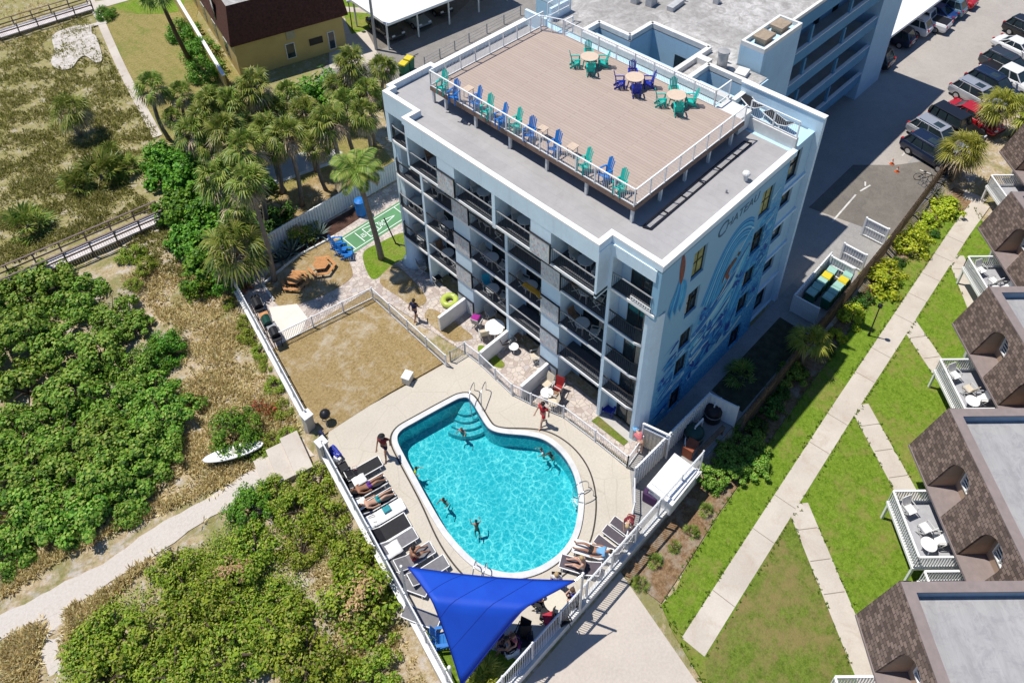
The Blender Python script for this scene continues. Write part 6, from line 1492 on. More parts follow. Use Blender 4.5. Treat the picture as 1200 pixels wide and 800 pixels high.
bag(436,608,'black beach bag by the wall behind the wide black lounger', C_NAVY, (.6,.4,.35)); bag(430,597,'grey bag by the wall behind the white lounger', GREYM, (.4,.3,.3)); bag(441,618,'white bag at the head of the wide black lounger', WHITE_OLD, (.35,.25,.3))
def deckchair(nm='folding_chair', m=None, fr=None):
    t = thing(nm, 'x', 'chair'); m = m or SLING; fr = fr or BLACK; m_ = MB(); m_.obox((.02,0,.43),(.46,.48,.03)); m_.build('seat', m, t); m_ = MB(); m_.add([(-.2,-.24,.42),(-.2,.24,.42),(-.36,.24,.95),(-.36,-.24,.95),(-.17,-.24,.44),(-.17,.24,.44),(-.33,.24,.96),(-.33,-.24,.96)], [(0,1,2,3),(7,6,5,4),(0,4,5,1),(1,5,6,2),(2,6,7,3),(3,7,4,0)]); m_.build('backrest', m, t)
    for s in (-1,1): p_ = MB(); p_.bar((.22,s*.25,0),(-.2,s*.25,.46),.035); p_.bar((-.24,s*.25,0),(.2,s*.25,.44),.035); p_.bar((-.27,s*.27,.63),(.2,s*.27,.63),.04,.025); p_.bar((.2,s*.27,.63),(.2,s*.26,.43),.03); p_.build('leg', fr, t)
    return Proto(t)
DC = deckchair()
for x, y, a, lb, mt in [(402,548,-12,'black folding chair by the wall left of the empty black lounger',None),(409,558,-5,'black folding chair beside the head of the patterned swimwear sunbather lounger',None),(412,568,-20,'dark folding chair closest to the towelled lounger head',None)]: DC.put((*U(x,y,.4).xy,0), rad(a), lb, 'folding chairs by the wall', 1.1)
# right hand side of the deck
lay_l(LGF, 695,645,118,'white lounger carrying the sunbather in a blue top', SLING_W, 'loungers by the driveway railing'); lay_l(LG, 680,663,118,'brown grey lounger beside the driveway railing', SLING_B, 'loungers by the driveway railing')
for x, y, lb in ((713,640,'dark lounger pushed against the railing right of the blue top sunbather'),(723,628,'dark folded lounger in the middle of those along the railing'),(732,618,'dark folded lounger against the railing nearest the person in maroon')): lay_l(LGU, x, y, 95, lb, SLING_B, 'folded loungers along the railing', .75)
RTW = roundtable('patio_table', .5, .72, WHITE, WHITE); RTC = roundtable('patio_table', .55, .72, mat('cream_table', (.58,.53,.43), .5, .05, 4), BLACK)
p = U(651,703,.72); RTC.put((p.x,p.y,0),0,'round cream table with people around it beside the tip of the sail')
for a, lb in ((40,'black chair on the far side of the cream table'),(130,'black chair on the pool side of the cream table'),(250,'black chair on the wall side of the cream table'),(320,'black chair on the railing side of the cream table')): DC.put((p.x+.85*math.cos(rad(a)),p.y+.85*math.sin(rad(a)),0), rad(a+180), lb, 'chairs around the cream table')
for x, y, a, lb in ((613,742,200,'black folding chair in the sail shade nearest the white deck'),(617,752,230,'pale seated folding chair in the sail shade'),(597,758,160,'dark folding chair at the edge of the shaded turf'),(640,722,120,'dark chair holding a red towel by the railing')): DC.put((*U(x,y,.3).xy,0), rad(a), lb, 'folding chairs in the sail shade', 1.1)
towel_on(643,724,60,.5,.5,'red towel hung over the dark chair by the railing', C_RT, .8)
bag(600,765,'white bag on the shaded turf under the sail', WHITE, (.6,.4,.3)); bag(605,755,'purple bag beside the white one in the sail shade', C_PT, (.5,.4,.5)); bag(590,757,'navy bag beside the chairs in the sail shade', C_NAVY, (.6,.4,.5))
p = U(522,752,0)
AD.put((p.x,p.y,0), rad(-40), 'blue adirondack chair on the turf left of the sail tip', None, 1.15, TM['B'])
# ---- shade sail ----
sail = thing('shade_sail', 'royal blue triangular shade sail stretched over the lower end of the pool deck', 'shade sail', (-12.7,-1.2,0))
def m_sail():
    m, t, b = nodes('royal_blue_sailcloth'); b.inputs['Roughness'].default_value = .65; co = coords(t); n = noise(t, co, .7, 4)
    c = ramp(t, n, [(.3, (.004,.075,.58)), (.7, (.006,.10,.68))]); t.links.new(c, b.inputs['Base Color'])
    tr = N(t, 'ShaderNodeBsdfTranslucent'); tr.inputs[0].default_value = (.01,.08,.70,1); mx = N(t, 'ShaderNodeMixShader'); mx.inputs[0].default_value = .3; t.links.new(b.outputs[0], mx.inputs[1]); t.links.new(tr.outputs[0], mx.inputs[2]); t.links.new(mx.outputs[0], t.nodes['Material Output'].inputs[0]); return m
A_, B_, C_ = U(478,664,3.9), U(674,680,3.6), U(541,803,1.3); n_ = 18; vs = []; idx = {}
def edge_in(a, b, c):       # edges curve inwards, the middle sags
    q = 1.9*(a*b*.9+b*c*.9+a*c*.9)
    return q
cen = (A_+B_+C_)/3
for i in range(n_+1):
    for j in range(n_+1-i):
        a, b = i/n_, j/n_; c = 1-a-b; p = A_*a+B_*b+C_*c
        e = min(a, b, c); k = .0
        for (u_, v_, w_) in ((a,b,c),(b,c,a),(a,c,b)): k += (u_*v_)*4*max(0,1-w_*3)**2*.09
        p = p+(cen-p)*k*1.0; p.z += max(0, min(c, .42)/.42*1.45-max(0,c-.42)/.58*1.45)
        idx[(i,j)] = len(vs); vs.append(tuple(p))
fs = []
for i in range(n_):
    for j in range(n_-i):
        fs.append((idx[(i,j)],idx[(i+1,j)],idx[(i,j+1)]))
        if j < n_-i-1: fs.append((idx[(i+1,j)],idx[(i+1,j+1)],idx[(i,j+1)]))
m_ = MB(); m_.add(vs, fs); o = m_.build('sail_cloth', m_sail(), sail, True, smooth=True); o.modifiers.new('thickness','SOLIDIFY').thickness = .012
bd = [[vs[idx[(n_-k,k)]] for k in range(n_+1)], [vs[idx[(0,n_-k)]] for k in range(n_+1)], [vs[idx[(k,0)]] for k in range(n_+1)]]
for line in bd: m_ = MB(); m_.tube([(x,y,z+.004) for x,y,z in line], .03, 6); m_.build('edge_hem', mat('dark_blue_hem', (.004,.015,.20), .7, .2, 5), sail, True)
for k in (4,8,12):
    m_ = MB(); m_.tube([(x,y,z+.012) for x,y,z in [vs[idx[(k,j)]] for j in range(n_-k+1)]], .012, 4); m_.build('seam', mat('dark_blue_hem', (.004,.015,.20)), sail, True)
for c, d in ((A_,(-.25,.15)),(B_,(.4,-.1)),(C_,(-.2,-.3))):
    m_ = MB(); q = Vector((c.x+d[0],c.y+d[1],0)); m_.cyl(q, q+Vector((0,0,c.z+.25)), .06); m_.build('support_post', WHITE_OLD, sail, True)
    m_ = MB(); m_.bar(c, q+Vector((0,0,c.z+.12)), .03); m_.build('turnbuckle', STEEL, sail, True)
t = thing('white_post', 'short white post standing in the turf left of the sail tip', 'post', tuple(U(529,800,0))); m_ = MB(); m_.cyl((0,0,0),(0,0,1.7),.07); m_.build('shaft', WHITE, t); m_ = MB(); m_.ell((0,0,1.75),(.09,.09,.08)); m_.build('cap', WHITE, t)
# ---- balcony and patio furniture ----
BCH = deckchair('balcony_chair', mat('pale_chair_fabric', (.40,.40,.38), .8, .1, 4), mat('pale_chair_frame', (.52,.52,.50), .5, .1, 4)); BT = roundtable('balcony_table', .42, .72, mat('pale_grey_tabletop', (.48,.49,.49), .4, .08, 4), GREYM, 18)
FLN = ['ground floor patio','second floor balcony','third floor balcony','fourth floor balcony','top floor balcony']; BN = {1:'just left of the corner bay',2:'second from the corner bay',3:'third from the corner bay',4:'fourth from the corner bay',5:'at the court end'}
MC = {1: mat('turquoise_fabric', (.02,.33,.48), .7, .1, 4), 2: mat('wicker_brown', (.22,.13,.08), .8, .3, 8)}
rb = rng(31)
for k in (1,2,3,4):
    for bi, y0, y1 in BAYS:
        if bi == 0 or rb.random() < .12: continue
        xo = -.9 if (k == 4 and bi < 5) else 0; yc = (y0+y1)/2+rb.uniform(-.25,.25); w = '%s %s' % (FLN[k], BN[bi])
        BT.put((.42+xo*.6+rb.uniform(-.1,.1), yc, ZF[k]+.012), 0, 'round grey table on the '+w, 'balcony tables'); 
        mt = {'pale_chair_fabric': MC[1]} if (k, bi) == (1,3) else ({'pale_chair_fabric': MC[2]} if rb.random() < .3 else None)
        BCH.put((.55+xo*.6, yc+.72, ZF[k]+.012), rad(-100+rb.uniform(-25,25)), 'chair left of the table on the '+w, 'balcony chairs', 1, mt); 
        if rb.random() < .8: BCH.put((.5+xo*.6, yc-.75, ZF[k]+.012), rad(95+rb.uniform(-25,25)), 'chair right of the table on the '+w, 'balcony chairs', 1)
p = U(628,343,ZF[2]+1.07); towel_on(625,340,90,1.5,.35,'orange towel hung over the third floor balcony rail', mat('orange_towel', (.62,.30,.03), .9, .15, 5), ZF[2]+1.12)
def patio(px, py, P, lb, ang=0, sc=1, mt=None, z=.4, grp=None): q = U(px, py, z); return P.put((q.x,q.y,0.005), rad(ang), lb, grp, sc, mt)
patio(580,385,RTW,'large white round table on the patio beside the magenta towel chair',0,1.25,None,.72); patio(602,405,RTW,'small cream round table on the paver patio below the orange towel balcony',0,.6,None,.5); patio(641,459,RTW,'small white round table on the patio next to the narrow grass',0,.75,None,.6)
wk = {'pale_chair_fabric': MC[2]}; cr = {'pale_chair_fabric': mat('cream_cushion', (.56,.49,.38), .8, .1, 4)}
for x, y, a, lb, mt in [(559,378,20,'patio chair draped with a magenta towel',None),(575,368,-100,'white patio chair folded behind the large white table',None),(567,391,60,'cream patio chair in front of the large white table',cr),(591,401,-20,'wicker armchair left of the small cream table',wk),(596,397,-60,'cream reclining patio chair behind the small cream table',cr),(606,395,-90,'dark wicker chair deep under the balcony behind the cream table',wk),(627,418,150,'cream patio chair beside the dark doorway wall',cr),(641,450,180,'cream wicker armchair beside the lower patio divider',cr),(650,462,100,'wicker chair right of the small white table',wk),(648,472,140,'tan patio chair in front of the red cushioned one',cr),(654,455,200,'patio chair with a dark red cushion by the corner bay column',{'pale_chair_fabric': mat('dark_red_cushion', (.28,.02,.02), .8, .2, 4)}),(495,313,-30,'white patio chair lying low under the court end bay',None),(512,326,-90,'dark chair on the patio under the court end balconies',{'pale_chair_fabric': SLING})]: patio(x,y,BCH,lb,a,1.1,mt,.4,'patio chairs')
towel_on(557,372,20,.55,.5,'magenta towel draped over a patio chair', C_PT, .85)
p = U(710,480,.4); AD.put((p.x+.3,p.y,0), rad(200), 'dark blue folding chair leaning in the corner bay patio', None, 1.1, TM['R'])
t = thing('swim_ring', 'yellow green inflatable swim ring lying on the pavers', 'swim ring', tuple(U(527,352,.2))); m_ = MB(); pts = [(.42*math.cos(a*math.pi/12),.42*math.sin(a*math.pi/12),.0) for a in range(25)]; m_.tube(pts, .2, 10, 0, False); m_.build('tube', mat('lime_vinyl', (.42,.50,.10), .3, .15, 3), t, smooth=True)
m_ = MB(); m_.ell((.42,.0,.2),(.04,.04,.04)); m_.build('valve', WHITE, t)
# ---- picnic yard ----
PINE = mat('orange_cedar', (.46,.22,.085), .7, .25, 3, bump=.3, bscale=14); PINED = mat('dark_cedar', (.10,.05,.03), .8, .3, 3)
def hexpts(R, rot=0): return [(R*math.cos(rot+i*math.pi/3), R*math.sin(rot+i*math.pi/3)) for i in range(6)]
def picnic():
    t = thing('picnic_table', 'x', 'picnic table'); m_ = MB(); R = .85
    hp6 = hexpts(R)
    for q in range(9):
        y0 = -R*.866+q*R*1.732/9; y1 = y0+R*1.732/9-.015
        fx = lambda y: R-abs(y)/math.tan(rad(60)); m_.prism([(-fx(y0),y0),(fx(y0),y0),(fx(y1),y1),(-fx(y1),y1)], .71, .75)
    m_.build('tabletop', PINE, t); a, b = hexpts(1.15, 0), hexpts(1.5, 0)
    for i in range(6):
        j = (i+1) % 6; m_ = MB(); 
        if i in (1,): continue
        m_.prism([a[i],b[i],b[j],a[j]], .42, .46); m_.build('bench', PINE, t)
        p_ = MB(); c_ = Vector(((a[i][0]+b[j][0])/2,(a[i][1]+b[j][1])/2,0)); p_.bar(c_, c_+Vector((0,0,.42)), .09); p_.bar(c_*.2+Vector((0,0,.36)), c_+Vector((0,0,.36)), .07); p_.bar(c_*.35, c_*.25+Vector((0,0,.7)), .08); p_.build('leg', PINED, t)
    return Proto(t)
PT = picnic(); PT.put((*U(345,326,.5).xy,.01), rad(10), 'hexagonal cedar picnic table closer to the agave bed corner', 'cedar picnic tables', .68); PT.put((*U(376,309,.5).xy,.01), rad(25), 'hexagonal cedar picnic table closer to the blue chairs', 'cedar picnic tables', .68)
for x, y, a, lb in ((395,284,-40,'blue adirondack chair closest to the agaves'),(400,291,-40,'middle blue adirondack chair at the end of the green court'),(407,296,-40,'blue adirondack chair closest to the paver walk')): AD.put((*U(x,y,.4).xy,0), rad(a), lb, 'blue chairs at the court end', 1, TM['B'])
def barrel(lb, px, py, m, lid, R=.3, H=1.0):
    t = thing('refuse_barrel', lb, 'barrel', tuple(U(px,py,0))); m_ = MB(); m_.lathe([(R*.85,0),(R,.15),(R,H*.5),(R*1.03,H*.52),(R*1.03,H*.56),(R,H*.58),(R,H)], (0,0,0), 16); m_.build('body', m, t, smooth=False); m_ = MB(); m_.lathe([(R*1.06,H),(R*1.06,H+.06),(R*.6,H+.16),(.05,H+.2)], (0,0,0), 16); m_.build('lid', lid, t)
barrel('dark blue barrel against the vinyl fence by the green court', 424, 251, C_BLUE, C_BLUE, .4, 1.3)
t = thing('hammock_stand', 'black tubular hammock stand at the edge of the court side lawn', 'hammock stand', tuple(U(464,286))); a = U(464,286); b = U(479,289)-a; m_ = MB(); m_.tube([b*-.05,(0,0,.05),Vector((.05,.1,.0))+Vector((-.2,.2,1.2)),Vector((-.35,.5,2.4))], .05, 7); m_.build('upright', BLACK, t); m_ = MB(); m_.tube([(0,0,.05),b*.5+Vector((0,0,.05)),b+Vector((0,0,.05))], .05, 7); m_.build('base_bar', BLACK, t)
def grill(lb, px, py, m, rz, hood):
    t = thing('barbecue_grill', lb, 'grill', (*U(px,py,.5).xy,.01), rad(rz)); m_ = MB(); m_.box(-.6,-.3,.75,.6,.3,.85)
    for x in (-.5,.5):
        for y in (-.22,.22): m_.bar((x,y,0),(x,y,.75),.05)
    m_.build('stand', BLACK, t); m_ = MB(); m_.tube([(-.35,0,.92),(.35,0,.92)], .27, 12); m_.build('hood', hood, t); m_ = MB(); m_.box(.4,-.28,.85,.85,.28,.88); m_.build('side_shelf', m, t); m_ = MB(); m_.bar((-.3,-.3,1.0),(.3,-.3,1.0),.03); m_.build('handle', STEEL, t)
grill('black barbecue grill in the corner of the yard under the tall palm', 303, 361, BLACK, 75, BLACK); grill('barbecue grill with an orange wooden shelf by the beach side railing', 314, 381, PINE, 75, mat('dark_green_enamel', (.01,.05,.035), .3, .1, 3)); grill('black barbecue grill at the end of the grill walk fence', 323, 395, GREYM, 75, BLACK)
t = thing('bed_edging', 'low pale timber edging around the picnic lawn bed', 'edging', tuple(U(318,350))); m_ = MB()
for a, b in (((321,352),(308,333)),((308,333),(350,299)),((350,299),(392,277))): m_.bar(U(*a,.06), U(*b,.06), .12, .16)
m_.build('timber', WHITE_OLD, t, True)
for px, py, lb in ((478,446,'small white stone block on the edge of the dry lawn'),): 
    p = U(px,py,0); t = thing('stone_block', lb, 'block', p, .4); m_ = MB(); m_.box(-.3,-.25,0,.3,.25,.55); m_.build('body', mat('cream_stone', (.60,.56,.46), .8, .1, 3), t, bevel=.04); m_ = MB(); m_.box(-.33,-.28,.55,.33,.28,.6); m_.build('top_slab', WHITE_OLD, t, bevel=.02)
t = thing('kettle_grill', 'black kettle grill at the gate corner of the dry lawn', 'grill', tuple(U(383,494))); m_ = MB(); m_.ell((0,0,.75),(.32,.32,.28)); m_.build('bowl', BLACK, t, smooth=True)
for a in range(3): p_ = MB(); p_.bar((.3*math.cos(a*2.1),.3*math.sin(a*2.1),0),(.12*math.cos(a*2.1),.12*math.sin(a*2.1),.6),.04); p_.build('leg', GREYM, t)
# ---- service yard ----
shed = thing('storage_box', 'big white plastic pool storage box with a stepped lid inside the equipment yard', 'storage box', (*U(790,566,.6).xy,-.02), rad(2))
m_ = MB(); m_.box(-1.35,-.7,0,1.0,.7,1.15); m_.build('body', WHITE, shed, bevel=.04); m_ = MB(); m_.box(-1.45,-.8,1.15,1.1,.8,1.3); m_.box(-1.2,-.68,1.3,.95,.72,1.42); m_.build('lid', mat('bright_white_plastic', (.80,.80,.80), .4, .03, 2), shed, bevel=.03)
m_ = MB(); m_.box(-.2,-.72,.7,.2,-.705,.8); m_.build('latch', GREYM, shed)
def tank(lb, px, py, R, H, m, nm='filter_tank'):
    t = thing(nm, lb, 'tank', tuple(U(px,py,0))); m_ = MB(); m_.lathe([(R*.9,0),(R,.1),(R,H*.75),(R*.75,H*.95),(R*.2,H)], (0,0,0), 16); m_.build('vessel', m, t, smooth=True); m_ = MB(); m_.tube([(0,0,H),(0,0,H+.15),(R*1.3,0,H+.15),(R*1.3,0,.1)], .05, 7); m_.build('pipe', WHITE, t); m_ = MB(); m_.lathe([(R*1.02,H*.5),(R*1.04,H*.54),(R*1.02,H*.58)], (0,0,0), 16); m_.build('band', GREYM, t)
tank('round dark filter tank in the middle of the equipment yard', 812, 514, .55, 1.0, mat('dark_green_tank', (.02,.06,.05), .4, .2, 3)); tank('round black filter tank in the far corner of the equipment yard', 834, 490, .5, 1.1, BLACK)
bag(762,585,'dark purple sack beside the white storage box', mat('dark_purple_sack', (.05,.02,.07), .7, .3, 4), (.7,.6,.6))
t = thing('notice_board', 'small white notice sheet standing by the filter tank', 'notice board', tuple(U(801,528,0)), .6); m_ = MB(); m_.box(-.25,-.02,.2,.25,.02,.9); m_.build('board', WHITE, t); m_ = MB(); m_.bar((-.2,0,0),(-.2,0,.25),.04); m_.bar((.2,0,0),(.2,0,.25),.04); m_.build('stand', GREYM, t)
t = thing('timber_beam', 'long brown timber beam lying across the equipment yard', 'beam', tuple(U(833,514,.5))); a = U(848,500,.7)-t.location; b = U(820,528,.7)-t.location; m_ = MB(); m_.bar(a, b, .22, .18); m_.build('beam', OLDWOOD, t); m_ = MB(); m_.bar(a-Vector((0,0,1.1)), a, .1); m_.bar(b-Vector((0,0,1.1)), b, .1); m_.build('trestle', OLDWOOD, t)
t = thing('equipment_cabinet', 'rust red equipment cabinet beside the dark filter tank', 'cabinet', tuple(U(808,530,0)), .1); m_ = MB(); m_.box(-.4,-.3,0,.4,.3,.8); m_.build('body', mat('rust_red_metal', (.28,.08,.04), .7, .25, 3), t, bevel=.02); m_ = MB(); m_.box(-.3,-.31,.1,.3,-.302,.7); m_.build('door', GREYM, t)
BING = mat('green_bin_plastic', (.01,.13,.075), .5, .15, 3); LIDG = mat('pale_green_lid', (.30,.50,.42), .5, .12, 4); LIDY = mat('yellow_lid', (.62,.50,.03), .5, .1, 4)
def bin_():
    t = thing('wheeled_bin', 'x', 'bin'); m_ = MB(); m_.add([(-.24,-.25,.08),(.24,-.25,.08),(.24,.25,.08),(-.24,.25,.08),(-.3,-.29,1.0),(.3,-.29,1.0),(.3,.29,1.0),(-.3,.29,1.0)], [(3,2,1,0),(4,5,6,7),(0,1,5,4),(1,2,6,5),(2,3,7,6),(3,0,4,7)]); m_.build('body', BING, t); m_ = MB(); m_.add([(-.32,-.31,1.0),(.32,-.31,1.0),(.32,.31,1.0),(-.32,.31,1.0),(-.3,-.28,1.08),(.24,-.28,1.12),(.24,.28,1.12),(-.3,.28,1.08)], [(3,2,1,0),(4,5,6,7),(0,1,5,4),(1,2,6,5),(2,3,7,6),(3,0,4,7)]); m_.build('lid', LIDG, t)
    for s in (-1,1): p_ = MB(); p_.cyl((-.25,s*.2,.1),(-.25,s*.26,.1),.1,n=10); p_.build('wheel', BLACK, t)
    m_ = MB(); m_.bar((-.34,-.2,.98),(-.34,.2,.98),.035); m_.build('handle', BLACK, t); return Proto(t)
BIN = bin_()
for row_, y, nm in ((0,-1.6,'alley side row'),(1,-2.55,'fence side row')):
    for q in range(5):
        yel = q == 3; lb = '%s bin, %s in the %s' % ('yellow lidded' if yel else 'green lidded', ['nearest the blue end panel','second from the blue end panel','third from the blue end panel','fourth from the blue end panel','nearest the louvred screen'][q], nm)
        BIN.put((16.0+q*.66+row_*.35, y, -.02), rad(180 if row_ else 0)+rv.uniform(-.1,.1), lb, 'wheeled bins in the enclosure', 1, {'pale_green_lid': LIDY} if yel else None)
BIN.put((14.9,38.4,-.02), .3, 'yellow lidded bin on the left of the pair beside the rear drive', 'bins by the rear drive', 1.25, {'pale_green_lid': LIDY}); BIN.put((15.8,38.75,-.02), .3, 'yellow lidded bin on the right of the pair beside the rear drive', 'bins by the rear drive', 1.25, {'pale_green_lid': LIDY})
m_ = MB()
ct = thing('traffic_cone', 'x', 'cone'); m_ = MB(); m_.lathe([(.17,.04),(.03,.75)], (0,0,0), 12); m_.build('cone', mat('orange_cone_plastic', (.62,.13,.03), .5, .1, 4), ct); m_ = MB(); m_.box(-.22,-.22,0,.22,.22,.045); m_.build('base', mat('orange_cone_plastic', (.62,.13,.03)), ct); m_ = MB(); m_.lathe([(.118,.32),(.085,.48)], (0,0,0), 12); m_.build('stripe', WHITE, ct); CN = Proto(ct)
CN.put((*U(1045,192).xy,-.02), 0, 'orange traffic cone farther from the worn asphalt', 'traffic cones', .7); CN.put((*U(1051,201).xy,-.02), 0, 'orange traffic cone nearer the bicycle', 'traffic cones', .7)
t = thing('bicycle_rack', 'low grey bicycle rack beside the wooden fence', 'bicycle rack', (*U(1090,222).xy,-.02), rad(75)); m_ = MB()
for q in range(7): m_.tube([(q*.3-.9,-.2,0),(q*.3-.9,-.2,.6),(q*.3-.9,.2,.6),(q*.3-.9,.2,0)], .025, 6)
m_.build('hoop', GREYM, t); m_ = MB(); m_.bar((-1,-.2,.04),(1,-.2,.04),.04); m_.bar((-1,.2,.04),(1,.2,.04),.04); m_.build('base_rail', GREYM, t)
t = thing('bicycle', 'dark bicycle standing on the worn asphalt by the rack', 'bicycle', (*U(1083,212).xy,-.02), rad(-62)); fr = MB()
for a, b in (((.5,.33),(.32,.85)),((.38,.72),(-.15,.75)),((-.15,.85),(-.02,.3)),((-.02,.3),(.4,.68)),((-.02,.3),(-.5,.33)),((-.5,.33),(-.13,.72)),((.32,.85),(.28,.98))): fr.bar((a[0],0,a[1]),(b[0],0,b[1]),.035)
fr.build('frame', BLACK, t); m_ = MB(); m_.bar((.28,-.28,1.0),(.28,.28,1.0),.03); m_.build('handlebar', GREYM, t); m_ = MB(); m_.ell((-.17,0,.9),(.14,.07,.04)); m_.build('saddle', BLACK, t)
for x in (-.5,.5):
    m_ = MB(); m_.tube([(x+.33*math.cos(a*math.pi/10),0,.33+.33*math.sin(a*math.pi/10)) for a in range(21)], .022, 5, 0, False); w_ = m_.build('wheel', BLACK, t); m_ = MB()
    for a in range(8): m_.bar((x,0,.33),(x+.32*math.cos(a*.785),0,.33+.32*math.sin(a*.785)),.006)
    m_.build('spokes', STEEL, w_)
# paddle board
t = thing('paddle_board', 'white paddle board lying on the dune grass below the round green bush', 'paddle board', (*U(274,531,-.3).xy,-.22), rad(-24)); prof = []
for q in range(25): f = q/24; prof.append((f*3.3-1.65, .42*math.sin(math.pi*min(.999,max(.001,f)))**.5))
m_ = MB(); poly = [(x,y) for x,y in prof]+[(x,-y) for x,y in reversed(prof[1:-1])]; m_.prism(poly, 0, .1); m_.build('hull', mat('white_board', (.80,.79,.76), .35, .04, 2), t, bevel=.03); m_ = MB(); m_.box(-.1,-.18,.1,.5,.18,.108); m_.build('deck_pad', mat('grey_deck_pad', (.45,.44,.40), .8, .1, 3), t); m_ = MB(); m_.box(1.3,-.02,.1,1.5,.02,.13); m_.build('leash_plug', BLACK, t)
t.rotation_euler = (0, rad(4), rad(-24))
for x, y, a, lb in ((14.0,4.2,60,'black lounger parked against the far end of the rooftop end wall'),(13.6,2.2,70,'black lounger parked near the mural end of the rooftop end wall')): LG.put((x,y,13.76), rad(a), lb, 'black loungers on the roof', .95)
# town house balcony furniture
for hi, ((hx, hy), nm) in enumerate([((9.35,-11.8),'middle town house'),((-.4,-13.75),'lowest town house'),((19.0,-10.15),'town house above the middle one'),((28.45,-8.05),'right edge town house')]):
    ca, sa = math.cos(rad(225)), math.sin(rad(225))
    def hw(a, b, z): return (hx+a*ca-b*sa, hy+a*sa+b*ca, ZR+z)
    zb_ = 1.5
    if hi != 1:
        RTW.put(hw(4.6,-1.75,zb_), 0, 'white round table on the balcony of the '+nm, 'balcony tables of the town houses', .75)
        BCH.put(hw(3.8,-1.6,zb_), rad(225+200), 'chair left of the table on the balcony of the '+nm, 'balcony chairs of the town houses', 1.1, cr if hi == 2 else {'pale_chair_fabric': TOWEL}); BCH.put(hw(4.35,-1.1,zb_), rad(225-90), 'chair behind the table on the balcony of the '+nm, 'balcony chairs of the town houses', 1.1, {'pale_chair_fabric': TOWEL}); BCH.put(hw(2.8,-2.0,zb_), rad(225+20), 'leftmost chair of the larger balcony of the '+nm, 'balcony chairs of the town houses', 1.1, {'pale_chair_fabric': TOWEL})
    if hi in (0,2): BCH.put(hw(7.1,-1.6,zb_), rad(225+80), 'chair on the smaller balcony of the '+nm, 'balcony chairs of the town houses', 1.1, {'pale_chair_fabric': TOWEL})
for P in (AD,STB,RT,LG,LGF,LGU,DC,RTW,RTC,BCH,BT,PT,BIN,CN): P.done()
# ---------------- cars ----------------
def paint(nm, c, metal=.2): 
    m = mat('car_paint_'+nm, c, .28, .03, 1, metal=metal, spec=.5); m.node_tree.nodes['Principled BSDF'].inputs['Coat Weight'].default_value = .6; return m
PB = paint('base', (.5,.5,.5)); RUB = mat('tyre_rubber', (.018,.018,.018), .85, .2, 5); RIM = mat('alloy_rim', (.5,.5,.52), .3, .05, 5, metal=.8)
TAIL = mat('red_tail_light', (.35,.01,.01), .25, .1, 5); HEAD = mat('clear_headlight', (.65,.66,.68), .15, .05, 5)
def hull(secs, n):
    """loft of closed sections, each a list of (x,y,z)"""
    vs = [p for s in secs for p in s]; fs = []
    for i in range(len(secs)-1):
        for j in range(n): fs.append((i*n+j, i*n+(j+1)%n, (i+1)*n+(j+1)%n, (i+1)*n+j))
    fs += [tuple(range(n-1,-1,-1)), tuple(range((len(secs)-1)*n, len(secs)*n))]
    return vs, fs
